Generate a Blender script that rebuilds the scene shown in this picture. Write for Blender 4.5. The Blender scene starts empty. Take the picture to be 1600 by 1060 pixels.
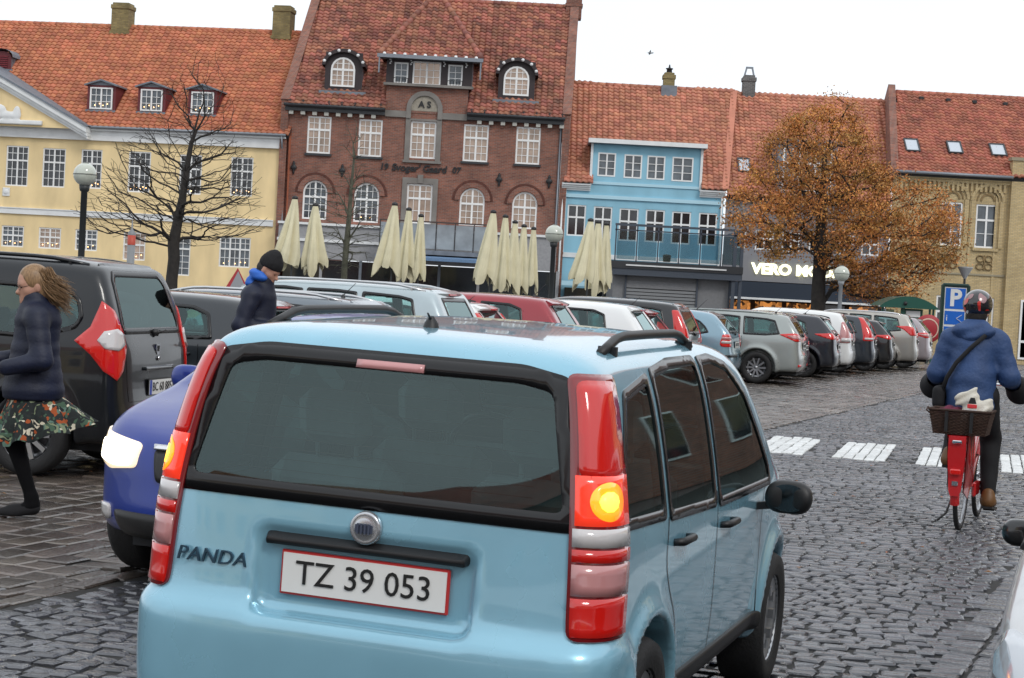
import bpy, bmesh, math, random
import numpy as np
from mathutils import Vector, Matrix
from mathutils.geometry import delaunay_2d_cdt

# ------------------------------------------------------------------ camera, sky, sun, exposure
SC = bpy.context.scene
COL = SC.collection
R = math.radians
F_PX, ROLL, PITCH, EYE = 2900.0, R(3.1), math.atan(75 / 2900), 1.62
FWD = Vector((0, math.cos(PITCH), -math.sin(PITCH)))
_r0 = Vector((1, 0, 0)); _u0 = _r0.cross(FWD)
UPV = (_u0 * math.cos(ROLL) - _r0 * math.sin(ROLL)).normalized()
RGT = FWD.cross(UPV).normalized()
cam_data = bpy.data.cameras.new('camera')
cam_data.sensor_width = 36.0
cam_data.lens = F_PX / 1600 * 36.0
cam_data.clip_start = 0.1
cam_data.clip_end = 2000
cam = bpy.data.objects.new('camera', cam_data)
COL.objects.link(cam)
M = Matrix((RGT, UPV, -FWD)).transposed().to_4x4()
M.translation = Vector((0, 0, EYE))
cam.matrix_world = M
SC.camera = cam

world = bpy.data.worlds.new('World'); SC.world = world
world.use_nodes = True
wn = world.node_tree; wn.nodes.clear()
w_out = wn.nodes.new('ShaderNodeOutputWorld')
w_bg = wn.nodes.new('ShaderNodeBackground')
w_sky = wn.nodes.new('ShaderNodeTexSky'); w_sky.sky_type = 'NISHITA'; w_sky.sun_disc = False
w_sky.sun_elevation = R(42); w_sky.sun_rotation = R(150)
w_bg.inputs['Strength'].default_value = 0.1
# thick overcast: an even cloud layer almost hides the blue sky
w_tc = wn.nodes.new('ShaderNodeTexCoord')
w_no = wn.nodes.new('ShaderNodeTexNoise'); w_no.inputs['Scale'].default_value = 2.2; w_no.inputs['Detail'].default_value = 5
w_rp = wn.nodes.new('ShaderNodeValToRGB')
w_rp.color_ramp.elements[0].position = .3; w_rp.color_ramp.elements[0].color = (8.6, 9.2, 9.9, 1)
w_rp.color_ramp.elements[1].position = .75; w_rp.color_ramp.elements[1].color = (10.6, 10.9, 11.2, 1)
w_mx = wn.nodes.new('ShaderNodeMix'); w_mx.data_type = 'RGBA'; w_mx.inputs[0].default_value = .94
wn.links.new(w_tc.outputs['Generated'], w_no.inputs['Vector'])
wn.links.new(w_no.outputs['Fac'], w_rp.inputs['Fac'])
wn.links.new(w_sky.outputs[0], w_mx.inputs[6]); wn.links.new(w_rp.outputs[0], w_mx.inputs[7])
wn.links.new(w_mx.outputs[2], w_bg.inputs['Color']); wn.links.new(w_bg.outputs[0], w_out.inputs['Surface'])

sun_d = bpy.data.lights.new('sun', 'SUN'); sun_d.energy = 0.9; sun_d.angle = R(14); sun_d.color = (1, .96, .9)
sun = bpy.data.objects.new('sun', sun_d); COL.objects.link(sun)
_sd = Vector((math.sin(R(150)) * math.cos(R(42)), math.cos(R(150)) * math.cos(R(42)), math.sin(R(42))))
sun.rotation_euler = _sd.to_track_quat('Z', 'Y').to_euler()

vs = SC.view_settings
vs.view_transform = 'Standard'; vs.look = 'None'; vs.exposure = 0.2; vs.gamma = 1; vs.use_curve_mapping = False
SC.render.engine = 'CYCLES'
SC.cycles.max_bounces = 6; SC.cycles.transparent_max_bounces = 16
SC.cycles.use_denoising = True

rnd = random.Random(7)
NR = np.random.RandomState(5)

# ------------------------------------------------------------------ photo pixel -> place helpers
def ray(px, py):
    v = FWD * F_PX + RGT * (px - 800) + UPV * (530 - py)
    return v.normalized()
def at(px, py, Y):                       # point of the vertical plane at depth Y seen at that pixel
    v = ray(px, py); t = Y / v.y
    return Vector((v.x * t, Y, EYE + v.z * t))
def gr(px, py, z=0.0):                   # point of the ground seen at that pixel
    v = ray(px, py); t = (z - EYE) / v.z
    return Vector((v.x * t, v.y * t, z))
class Plane:                             # a facade: local x along it, y into the building, z up
    def __init__(s, org, yaw):
        s.o = Vector(org); s.u = Vector((math.cos(yaw), math.sin(yaw), 0)); s.n = Vector((-math.sin(yaw), math.cos(yaw), 0)); s.yaw = yaw
    def at(s, px, py, d=0.0):            # -> local (x, z) on the parallel plane d behind the facade
        v = ray(px, py); p0 = s.o + s.n * d - Vector((0, 0, EYE))
        t = (p0.dot(s.n)) / v.dot(s.n)
        q = v * t + Vector((0, 0, EYE)) - s.o
        return q.dot(s.u), q.z
def proj(p):
    q = Vector(p) - Vector((0, 0, EYE)); w = q.dot(FWD)
    return 800 + F_PX * q.dot(RGT) / w, 530 - F_PX * q.dot(UPV) / w

# ------------------------------------------------------------------ materials
MATS = {}
def mat(name, col, rough=.5, metal=0., var=0., vscale=8., bump=0., bscale=40., coat=0., spec=.5, emit=0., emitcol=None, island=0., stretch=None, rvar=0.):
    if name in MATS: return MATS[name]
    m = bpy.data.materials.new(name); m.use_nodes = True
    nt = m.node_tree; b = nt.nodes['Principled BSDF']
    b.inputs['Base Color'].default_value = (*col, 1)
    b.inputs['Roughness'].default_value = rough; b.inputs['Metallic'].default_value = metal
    b.inputs['Coat Weight'].default_value = coat; b.inputs['Coat Roughness'].default_value = .04
    b.inputs['Specular IOR Level'].default_value = spec
    if emit:
        b.inputs['Emission Color'].default_value = (*(emitcol or col), 1); b.inputs['Emission Strength'].default_value = emit
    tc = nt.nodes.new('ShaderNodeTexCoord'); vec = tc.outputs['Object']
    if stretch:
        mp = nt.nodes.new('ShaderNodeMapping'); mp.inputs['Scale'].default_value = stretch
        nt.links.new(vec, mp.inputs['Vector']); vec = mp.outputs[0]
    csock = None
    if var:
        n = nt.nodes.new('ShaderNodeTexNoise'); n.inputs['Scale'].default_value = vscale; n.inputs['Detail'].default_value = 6
        nt.links.new(vec, n.inputs['Vector'])
        mr = nt.nodes.new('ShaderNodeMapRange'); mr.inputs[1].default_value = .3; mr.inputs[2].default_value = .7
        mr.inputs[3].default_value = 1 - var; mr.inputs[4].default_value = 1 + var
        nt.links.new(n.outputs['Fac'], mr.inputs[0])
        hs = nt.nodes.new('ShaderNodeHueSaturation'); hs.inputs['Color'].default_value = (*col, 1)
        nt.links.new(mr.outputs[0], hs.inputs['Value']); csock = hs.outputs[0]
        if rvar:
            m2 = nt.nodes.new('ShaderNodeMapRange'); m2.inputs[1].default_value = .35; m2.inputs[2].default_value = .65
            m2.inputs[3].default_value = rough - rvar; m2.inputs[4].default_value = rough + rvar
            nt.links.new(n.outputs['Fac'], m2.inputs[0]); nt.links.new(m2.outputs[0], b.inputs['Roughness'])
    if island:
        g = nt.nodes.new('ShaderNodeNewGeometry'); oi = nt.nodes.new('ShaderNodeObjectInfo')
        ad = nt.nodes.new('ShaderNodeMath'); ad.operation = 'ADD'
        nt.links.new(g.outputs['Random Per Island'], ad.inputs[0]); nt.links.new(oi.outputs['Random'], ad.inputs[1])
        fr = nt.nodes.new('ShaderNodeMath'); fr.operation = 'FRACT'; nt.links.new(ad.outputs[0], fr.inputs[0])
        mr = nt.nodes.new('ShaderNodeMapRange'); mr.inputs[3].default_value = 1 - island; mr.inputs[4].default_value = 1 + island
        nt.links.new(fr.outputs[0], mr.inputs[0])
        hs = nt.nodes.new('ShaderNodeHueSaturation'); hs.inputs['Color'].default_value = (*col, 1)
        if csock: nt.links.new(csock, hs.inputs['Color'])
        nt.links.new(mr.outputs[0], hs.inputs['Value'])
        ml = nt.nodes.new('ShaderNodeMath'); ml.operation = 'MULTIPLY'; ml.inputs[1].default_value = 7.31
        nt.links.new(fr.outputs[0], ml.inputs[0])
        f2 = nt.nodes.new('ShaderNodeMath'); f2.operation = 'FRACT'; nt.links.new(ml.outputs[0], f2.inputs[0])
        mr2 = nt.nodes.new('ShaderNodeMapRange'); mr2.inputs[3].default_value = .5 - island * .03; mr2.inputs[4].default_value = .5 + island * .03
        nt.links.new(f2.outputs[0], mr2.inputs[0]); nt.links.new(mr2.outputs[0], hs.inputs['Hue'])
        csock = hs.outputs[0]
    if csock: nt.links.new(csock, b.inputs['Base Color'])
    if bump:
        n2 = nt.nodes.new('ShaderNodeTexNoise'); n2.inputs['Scale'].default_value = bscale; n2.inputs['Detail'].default_value = 4
        nt.links.new(vec, n2.inputs['Vector'])
        bp = nt.nodes.new('ShaderNodeBump'); bp.inputs['Strength'].default_value = bump; bp.inputs['Distance'].default_value = .02
        nt.links.new(n2.outputs['Fac'], bp.inputs['Height']); nt.links.new(bp.outputs[0], b.inputs['Normal'])
    MATS[name] = m
    return m

def brick_mat(name, c1, c2, mortar, bw=.24, bh=.075, ms=.010, rough=.85, dark=.35):
    m = bpy.data.materials.new(name); m.use_nodes = True
    nt = m.node_tree; b = nt.nodes['Principled BSDF']; b.inputs['Roughness'].default_value = rough
    tc = nt.nodes.new('ShaderNodeTexCoord'); sx = nt.nodes.new('ShaderNodeSeparateXYZ'); cb = nt.nodes.new('ShaderNodeCombineXYZ')
    ad = nt.nodes.new('ShaderNodeMath'); nt.links.new(tc.outputs['Object'], sx.inputs[0])
    nt.links.new(sx.outputs[0], ad.inputs[0]); nt.links.new(sx.outputs[1], ad.inputs[1])
    nt.links.new(ad.outputs[0], cb.inputs[0]); nt.links.new(sx.outputs[2], cb.inputs[1])
    br = nt.nodes.new('ShaderNodeTexBrick'); nt.links.new(cb.outputs[0], br.inputs['Vector'])
    br.inputs['Scale'].default_value = 1; br.inputs['Brick Width'].default_value = bw; br.inputs['Row Height'].default_value = bh
    br.inputs['Mortar Size'].default_value = ms; br.inputs['Color1'].default_value = (*c1, 1); br.inputs['Color2'].default_value = (*c2, 1)
    br.inputs['Mortar'].default_value = (*mortar, 1); br.inputs['Bias'].default_value = 0
    no = nt.nodes.new('ShaderNodeTexNoise'); no.inputs['Scale'].default_value = .9; no.inputs['Detail'].default_value = 8; no.inputs['Roughness'].default_value = .7
    nt.links.new(cb.outputs[0], no.inputs['Vector'])
    mr = nt.nodes.new('ShaderNodeMapRange'); mr.inputs[1].default_value = .3; mr.inputs[2].default_value = .7; mr.inputs[3].default_value = 1 - dark; mr.inputs[4].default_value = 1 + dark * .6
    nt.links.new(no.outputs['Fac'], mr.inputs[0])
    hs = nt.nodes.new('ShaderNodeHueSaturation'); nt.links.new(br.outputs['Color'], hs.inputs['Color']); nt.links.new(mr.outputs[0], hs.inputs['Value'])
    nt.links.new(hs.outputs[0], b.inputs['Base Color'])
    bp = nt.nodes.new('ShaderNodeBump'); bp.invert = True; bp.inputs['Strength'].default_value = .5; bp.inputs['Distance'].default_value = .01
    nt.links.new(br.outputs['Fac'], bp.inputs['Height']); nt.links.new(bp.outputs[0], b.inputs['Normal'])
    MATS[name] = m
    return m

def glass_mat(name, tint=(.5, .56, .56), transp=.7, rough=.02, gl_k=1.2):
    m = bpy.data.materials.new(name); m.use_nodes = True; nt = m.node_tree; nt.nodes.clear()
    o = nt.nodes.new('ShaderNodeOutputMaterial'); mx = nt.nodes.new('ShaderNodeMixShader'); tr = nt.nodes.new('ShaderNodeBsdfTransparent')
    gl = nt.nodes.new('ShaderNodeBsdfGlossy'); gl.inputs['Roughness'].default_value = rough; gl.inputs['Color'].default_value = (.78, 1, 1, 1)
    tr.inputs['Color'].default_value = (*[c * transp for c in tint], 1)
    fr = nt.nodes.new('ShaderNodeFresnel'); fr.inputs['IOR'].default_value = 1.6
    ml = nt.nodes.new('ShaderNodeMath'); ml.operation = 'MULTIPLY_ADD'; ml.inputs[1].default_value = gl_k; ml.inputs[2].default_value = .012; ml.use_clamp = True
    nt.links.new(fr.outputs[0], ml.inputs[0]); nt.links.new(ml.outputs[0], mx.inputs[0])
    nt.links.new(tr.outputs[0], mx.inputs[1]); nt.links.new(gl.outputs[0], mx.inputs[2]); nt.links.new(mx.outputs[0], o.inputs[0])
    MATS[name] = m
    return m

# ------------------------------------------------------------------ object helpers
def tag(o, label=None, cat=None, group=None, kind=None):
    if label: o['label'] = label
    if cat: o['category'] = cat
    if group: o['group'] = group
    if kind: o['kind'] = kind
    return o
def empty(name, loc=(0, 0, 0), rz=0., **k):
    o = bpy.data.objects.new(name, None); COL.objects.link(o)
    o.location = loc; o.rotation_euler = (0, 0, rz); o.empty_display_size = .3
    return tag(o, **k)
def meshobj(name, verts, faces, m, parent=None, smooth=False, mats=None, fmat=None, me=None):
    if me is None:
        me = bpy.data.meshes.new(name)
        me.from_pydata([tuple(map(float, v)) for v in verts], [], [tuple(map(int, f)) for f in faces])
        for mm in (mats or [m]): me.materials.append(mm)
        if fmat is not None: me.polygons.foreach_set('material_index', np.asarray(fmat, dtype=np.int32))
        if smooth: me.polygons.foreach_set('use_smooth', np.ones(len(me.polygons), dtype=bool))
        me.update()
    o = bpy.data.objects.new(name, me); COL.objects.link(o)
    if parent is not None: o.parent = parent
    return o
class MB:                                # collects shapes, builds ONE mesh object
    def __init__(s): s.v = []; s.f = []; s.sm = []
    def add(s, vs_, fs, smooth=False):
        n = len(s.v); s.v += [tuple(v) for v in vs_]; s.f += [tuple(i + n for i in f) for f in fs]; s.sm += [smooth] * len(fs); return s
    def box(s, x0, x1, y0, y1, z0, z1, bev=0.):
        if bev > 0:
            b = min(bev, (x1 - x0) / 2.01, (y1 - y0) / 2.01, (z1 - z0) / 2.01)
            v = []
            for (sx, cx, ix) in ((0, x0, x0 + b), (1, x1, x1 - b)):
                for (sy, cy, iy) in ((0, y0, y0 + b), (1, y1, y1 - b)):
                    for (sz, cz, iz) in ((0, z0, z0 + b), (1, z1, z1 - b)):
                        v += [(cx, iy, iz), (ix, cy, iz), (ix, iy, cz)]
            bm = bmesh.new(); bv = [bm.verts.new(p) for p in v]
            r = bmesh.ops.convex_hull(bm, input=bv); bm.verts.index_update(); bm.faces.ensure_lookup_table()
            bm.normal_update()
            s.add([tuple(q.co) for q in bm.verts], [tuple(q.index for q in f.verts) for f in bm.faces]); bm.free(); return s
        v = [(x, y, z) for x in (x0, x1) for y in (y0, y1) for z in (z0, z1)]
        return s.add(v, [(0, 1, 3, 2), (4, 6, 7, 5), (0, 4, 5, 1), (2, 3, 7, 6), (0, 2, 6, 4), (1, 5, 7, 3)])
    def bar(s, a, b, w, h=None, up=(0, 0, 1)):
        a = Vector(a); b = Vector(b); h = h or w; d = (b - a).normalized(); u = Vector(up)
        if abs(d.dot(u)) > .98: u = Vector((0, 1, 0))
        x = d.cross(u).normalized(); y = x.cross(d).normalized()
        v = [p + x * i * w / 2 + y * j * h / 2 for p in (a, b) for i in (-1, 1) for j in (-1, 1)]
        return s.add(v, [(0, 1, 3, 2), (4, 6, 7, 5), (0, 4, 5, 1), (2, 3, 7, 6), (0, 2, 6, 4), (1, 5, 7, 3)])
    def tube(s, pts, rad, n=8, cap=True, smooth=True):
        pts = [Vector(p) for p in pts]; k = len(pts)
        rad = list(rad) if hasattr(rad, '__len__') else [rad] * k
        d0 = (pts[1] - pts[0]).normalized(); a = Vector((0, 0, 1)) if abs(d0.z) < .9 else Vector((1, 0, 0))
        x = d0.cross(a).normalized(); v = []
        for i in range(k):
            d = (pts[min(i + 1, k - 1)] - pts[max(i - 1, 0)]).normalized()
            x = (x - d * x.dot(d)).normalized(); y = d.cross(x)
            for j in range(n):
                t = 2 * math.pi * j / n; v.append(pts[i] + (x * math.cos(t) + y * math.sin(t)) * rad[i])
        f = [(i * n + j, i * n + (j + 1) % n, (i + 1) * n + (j + 1) % n, (i + 1) * n + j) for i in range(k - 1) for j in range(n)]
        if cap: f += [tuple(reversed(range(n))), tuple((k - 1) * n + j for j in range(n))]
        return s.add(v, f, smooth)
    def lathe(s, prof, n=24, c=(0, 0, 0), axis='z', smooth=True):   # prof: (r, h)
        v = []
        for (r, h) in prof:
            for j in range(n):
                t = 2 * math.pi * j / n
                if axis == 'z': v.append((c[0] + r * math.cos(t), c[1] + r * math.sin(t), c[2] + h))
                elif axis == 'y': v.append((c[0] + r * math.cos(t), c[1] + h, c[2] - r * math.sin(t)))
                else: v.append((c[0] + h, c[1] + r * math.cos(t), c[2] + r * math.sin(t)))
        k = len(prof)
        f = [(i * n + j, i * n + (j + 1) % n, (i + 1) * n + (j + 1) % n, (i + 1) * n + j) for i in range(k - 1) for j in range(n)]
        return s.add(v, f, smooth)
    def prism(s, poly, y0, y1):                                      # poly in x,z, extruded in y
        n = len(poly); v = [(x, y0, z) for x, z in poly] + [(x, y1, z) for x, z in poly]
        f = [tuple(range(n)), tuple(reversed(range(n, 2 * n)))] + [(i, i + n, (i + 1) % n + n, (i + 1) % n) for i in range(n)]
        return s.add(v, f)
    def build(s, name, m, parent=None, **k):
        me = bpy.data.meshes.new(name)
        me.from_pydata([tuple(map(float, v)) for v in s.v], [], s.f); me.materials.append(m)
        me.polygons.foreach_set('use_smooth', np.array(s.sm, dtype=bool)); me.update()
        o = bpy.data.objects.new(name, me); COL.objects.link(o)
        if parent is not None: o.parent = parent
        return tag(o, **k) if k else o
def dup(o, parent=None):
    c = o.copy(); COL.objects.link(c)
    if parent is not None: c.parent = parent
    for ch in list(o.children): dup(ch, c)
    return c
FONT = {}
def text_mb(txt, size, depth, m, parent, name='lettering', loc=(0, 0, 0), rot=(math.pi / 2, 0, 0), sx=1., align='CENTER', shear=0., bold=0.):
    cu = bpy.data.curves.new('t', 'FONT'); cu.body = txt; cu.size = size; cu.extrude = depth; cu.align_x = align; cu.align_y = 'CENTER'
    cu.shear = shear; cu.offset = bold; cu.resolution_u = 3
    t = bpy.data.objects.new('t', cu); COL.objects.link(t)
    dg = bpy.context.evaluated_depsgraph_get(); me = bpy.data.meshes.new_from_object(t.evaluated_get(dg))
    bpy.data.objects.remove(t); bpy.data.curves.remove(cu)
    me.materials.clear(); me.materials.append(m); me.name = name
    o = bpy.data.objects.new(name, me); COL.objects.link(o); o.parent = parent
    o.location = loc; o.rotation_euler = rot; o.scale = (sx, 1, 1)
    return o

# ------------------------------------------------------------------ signed distance meshing (bodies of cars and people)
def smax(a, b, k): 
    h = np.maximum(k - np.abs(a - b), 0) / k
    return np.maximum(a, b) + h * h * k * .25
def smin(a, b, k): return -smax(-a, -b, k)
def chaikin(p, n=2, closed=True):
    p = np.asarray(p, float)
    for _ in range(n):
        q = np.roll(p, -1, 0)
        a = .75 * p + .25 * q; b = .25 * p + .75 * q
        if closed: p = np.stack([a, b], 1).reshape(-1, p.shape[1])
        else:
            r = np.stack([a[:-1], b[:-1]], 1).reshape(-1, p.shape[1]); p = np.vstack([p[:1], r, p[-1:]])
    return p
def poly_sdf(P, poly):
    x, y = P[:, 0], P[:, 1]; d = np.full(len(P), 1e9); inside = np.zeros(len(P), bool)
    n = len(poly)
    for i in range(n):
        a = poly[i]; b = poly[(i + 1) % n]; e = b - a; w0 = x - a[0]; w1 = y - a[1]
        t = np.clip((w0 * e[0] + w1 * e[1]) / max(e @ e, 1e-12), 0, 1)
        d = np.minimum(d, (w0 - e[0] * t) ** 2 + (w1 - e[1] * t) ** 2)
        if a[1] != b[1]:
            c = (a[1] > y) != (b[1] > y)
            inside ^= c & (x < (b[0] - a[0]) * (y - a[1]) / (b[1] - a[1]) + a[0])
    return np.where(inside, -1, 1) * np.sqrt(d)
class Sil:                               # silhouette sampled on a grid, read back smoothly
    def __init__(s, poly, sub=3, res=.012, pad=.5, blur=2):
        p = chaikin(poly, sub); s.lo = p.min(0) - pad; hi = p.max(0) + pad; s.res = res
        s.n = np.ceil((hi - s.lo) / res).astype(int) + 1
        gx, gy = np.meshgrid(np.arange(s.n[0]) * res + s.lo[0], np.arange(s.n[1]) * res + s.lo[1], indexing='ij')
        s.g = poly_sdf(np.stack([gx.ravel(), gy.ravel()], 1), p).reshape(s.n)
        for _ in range(blur):
            for ax in (0, 1):
                g = s.g; s.g = (np.roll(g, 1, ax) + 2 * g + np.roll(g, -1, ax)) / 4
    def __call__(s, x, y):
        u = np.clip((x - s.lo[0]) / s.res, 0, s.n[0] - 1.001); v = np.clip((y - s.lo[1]) / s.res, 0, s.n[1] - 1.001)
        i = u.astype(int); j = v.astype(int); fu = u - i; fv = v - j; g = s.g
        return (g[i, j] * (1 - fu) + g[i + 1, j] * fu) * (1 - fv) + (g[i, j + 1] * (1 - fu) + g[i + 1, j + 1] * fu) * fv
def grad(f, P, e=.004):
    g = np.stack([f(P + np.eye(3)[k] * e) - f(P - np.eye(3)[k] * e) for k in range(3)], 1) / (2 * e)
    return g
def surf_nets(f, lo, hi, res, proj_it=3):
    lo = np.array(lo, float); n = np.ceil((np.array(hi) - lo) / res).astype(int) + 1
    X = [lo[k] + np.arange(n[k]) * res for k in range(3)]
    G = np.stack(np.meshgrid(*X, indexing='ij'), -1).reshape(-1, 3)
    V = np.empty(len(G))
    for a in range(0, len(G), 400000): V[a:a + 400000] = f(G[a:a + 400000])
    V = V.reshape(n)
    S = V < 0
    cnt = np.zeros(n - 1, int)
    for dx in (0, 1):
        for dy in (0, 1):
            for dz in (0, 1): cnt += S[dx:n[0] - 1 + dx, dy:n[1] - 1 + dy, dz:n[2] - 1 + dz]
    act = (cnt > 0) & (cnt < 8)
    idx = -np.ones(n - 1, int); idx[act] = np.arange(act.sum())
    C = np.argwhere(act)
    acc = np.zeros((len(C), 3)); num = np.zeros(len(C))
    for ax in range(3):
        o = [k for k in range(3) if k != ax]
        for p in (0, 1):
            for q in (0, 1):
                A = C.copy(); A[:, o[0]] += p; A[:, o[1]] += q; B = A.copy(); B[:, ax] += 1
                va = V[A[:, 0], A[:, 1], A[:, 2]]; vb = V[B[:, 0], B[:, 1], B[:, 2]]
                m = (va < 0) != (vb < 0); t = np.where(m, va / np.where(m, va - vb, 1), 0)
                P = A.astype(float); P[:, ax] += t
                acc[m] += P[m]; num[m] += 1
    verts = acc / num[:, None] * res + lo
    quads = []
    for ax in range(3):
        o = [(ax + 1) % 3, (ax + 2) % 3]
        sl = [slice(1, -1)] * 3; sl[ax] = slice(0, n[ax] - 1)
        a = S[tuple(sl)]; s2 = list(sl); s2[ax] = slice(1, n[ax]); b = S[tuple(s2)]
        E = np.argwhere(a != b); flip = a[a != b]
        E = E + 1; E[:, ax] -= 1
        def cell(d0, d1):
            c = E.copy(); c[:, o[0]] -= d0; c[:, o[1]] -= d1; return idx[c[:, 0], c[:, 1], c[:, 2]]
        q = np.stack([cell(1, 1), cell(0, 1), cell(0, 0), cell(1, 0)], 1)
        q[~flip] = q[~flip][:, ::-1]
        quads.append(q)
    quads = np.vstack(quads)
    for _ in range(proj_it):
        g = grad(f, verts); gg = (g * g).sum(1) + 1e-9
        st = np.clip(f(verts) / gg, -res, res)
        verts = verts - g * st[:, None] * .9
    return verts, quads
def march(f, P, d, it=40):
    P = P.copy(); d = np.asarray(d, float)
    for _ in range(it): P += d * (f(P) * .85)[:, None]
    return P
def in_poly(pts, poly): return poly_sdf(np.asarray(pts, float), np.asarray(poly, float))
def inset(poly, d):
    p = np.asarray(poly, float); a = np.roll(p, 1, 0); b = np.roll(p, -1, 0)
    area = (p[:, 0] * b[:, 1] - b[:, 0] * p[:, 1]).sum()
    t1 = p - a; t2 = b - p; t1 /= np.linalg.norm(t1, axis=1)[:, None] + 1e-9; t2 /= np.linalg.norm(t2, axis=1)[:, None] + 1e-9
    n = np.stack([-(t1 + t2)[:, 1], (t1 + t2)[:, 0]], 1); n /= np.linalg.norm(n, axis=1)[:, None] + 1e-9
    c = np.clip((n * np.stack([-t1[:, 1], t1[:, 0]], 1)).sum(1), .5, 1)
    return p + n * (d / c)[:, None] * (1 if area > 0 else -1)
def tri2d(poly, step, inner=None):
    P = [Vector(p) for p in poly]; n = len(P); edges = [(i, (i + 1) % n) for i in range(n)]
    if inner is not None:
        k = len(P); P += [Vector(p) for p in inner]; m = len(inner); edges += [(k + i, k + (i + 1) % m) for i in range(m)]
    lo = np.min(poly, 0); hi = np.max(poly, 0)
    g = np.stack(np.meshgrid(np.arange(lo[0], hi[0], step), np.arange(lo[1], hi[1], step), indexing='ij'), -1).reshape(-1, 2)
    if len(g):
        g = g[in_poly(g, poly) < -step * .35]
        if inner is not None and len(g): g = g[np.abs(in_poly(g, inner)) > step * .3]
        P += [Vector(q) for q in g]
    r = delaunay_2d_cdt(P, edges, [], 0, 1e-6)
    V = np.array([tuple(v) for v in r[0]]); T = np.array([t for t in r[2]])
    c = V[T].mean(1); k = in_poly(c, poly) < 0
    T = T[k]; c = c[k]
    tin = in_poly(c, inner) < 0 if inner is not None else np.ones(len(T), bool)
    return V, T, tin
def fillet(poly, r, n=4):
    p = np.asarray(poly, float); out = []
    for i in range(len(p)):
        a, b, c = p[i - 1], p[i], p[(i + 1) % len(p)]; la, lc = np.linalg.norm(a - b), np.linalg.norm(c - b); d = min(r, .45 * la, .45 * lc)
        q0 = b + (a - b) / la * d; q1 = b + (c - b) / lc * d
        for k in range(n + 1): t = k / n; out.append((1 - t) ** 2 * q0 + 2 * t * (1 - t) * b + t * t * q1)
    return np.array(out)
def outline(poly, step=.03, sub=2):
    p = fillet(poly, {1: .03, 2: .07}[sub]) if sub else np.asarray(poly, float)
    out = []
    for i in range(len(p)):
        a = p[i]; b = p[(i + 1) % len(p)]; k = max(1, int(np.linalg.norm(b - a) / step))
        out += [a + (b - a) * j / k for j in range(k)]
    out = np.array(out); keep = np.linalg.norm(out - np.roll(out, 1, 0), axis=1) > step * .15
    return out[keep]
# ------------------------------------------------------------------ ground: base sheet, setts, paving, kerb
RA = R(20.3); RU = np.array([math.sin(RA), math.cos(RA)]); RVv = np.array([math.cos(RA), -math.sin(RA)])
JOINT = mat('joint_earth', (.012, .011, .010), rough=.8, bump=.4, bscale=30)
FARP = brick_mat('far_paving', (.16, .155, .16), (.10, .098, .105), (.015, .014, .014), bw=.25, bh=.2, ms=.018, rough=.3, dark=.4)
# far paving uses x/y instead of x/z
for n in FARP.node_tree.nodes:
    if n.type == 'COMBXYZ':
        sx = [q for q in FARP.node_tree.nodes if q.type == 'SEPXYZ'][0]
        FARP.node_tree.links.new(sx.outputs[0], n.inputs[0]); FARP.node_tree.links.new(sx.outputs[1], n.inputs[1])
def gz(Y): 
    t = np.clip((np.asarray(Y, float) - 62) / 28, 0, 1); return -.7 * t * t * (3 - 2 * t)
ys = [-6] + list(range(60, 94, 2)) + [900]; xs = [-600, 600]
v = []; 
for y in ys:
    for x in xs: v.append((x, y, float(gz(y)) - .022))
fo = meshobj('ground', v, [(2 * i, 2 * i + 1, 2 * i + 3, 2 * i + 2) for i in range(len(ys) - 1)], FARP); tag(fo, kind='structure')

def stone_batch(cu, cv, lu, lv, h, jit, seed, bev=.012, rot=None, tilt=.02, ang=RA):
    """setts at road coordinates (cu along, cv across), sizes lu x lv; returns verts (n,12,3) and face template"""
    r = np.random.RandomState(seed); n = len(cu)
    sg = np.array([[-1, -1], [1, -1], [1, 1], [-1, 1]], float)
    half = np.stack([lu, lv], 1)[:, None, :] / 2
    j = r.uniform(-jit, jit, (n, 4, 2))
    o = sg[None] * half + j
    if rot is not None:
        c, s = np.cos(rot)[:, None], np.sin(rot)[:, None]; o = np.stack([o[..., 0] * c - o[..., 1] * s, o[..., 0] * s + o[..., 1] * c], -1)
    inn = o * (1 - bev * 2 / np.stack([lu, lv], 1)[:, None, :].clip(.03)) 
    hz = h + r.uniform(-.006, .006, n); tx = r.normal(0, tilt, n); ty = r.normal(0, tilt, n)
    def mk(o2, dz): 
        z = hz[:, None] + dz + o2[..., 0] * tx[:, None] + o2[..., 1] * ty[:, None]
        U = cu[:, None] + o2[..., 0]; Vv = cv[:, None] + o2[..., 1]
        X = U * RU[0] + Vv * RVv[0]; Y = U * RU[1] + Vv * RVv[1]
        return np.stack([X, Y, z], -1)
    top = mk(inn, r.uniform(-.002, .002, (n, 4))); mid = mk(o, -.008); low = mk(o, -.045)
    return np.concatenate([top, mid, low], 1)
ST_F = [(0, 3, 2, 1)] + [(i, (i + 1) % 4, (i + 1) % 4 + 4, i + 4) for i in range(4)] + [(i + 4, (i + 1) % 4 + 4, (i + 1) % 4 + 8, i + 8) for i in range(4)]
def visible(B, m=.06, right=1.12):
    c = B.mean(1); q = c - np.array([0, 0, EYE]); w = q @ np.array(FWD)
    px = 800 + F_PX * (q @ np.array(RGT)) / w; py = 530 - F_PX * (q @ np.array(UPV)) / w
    return (w > 1) & (px > -1600 * m - 120) & (px < 1600 * right) & (py < 1060 * 1.10), w
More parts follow.
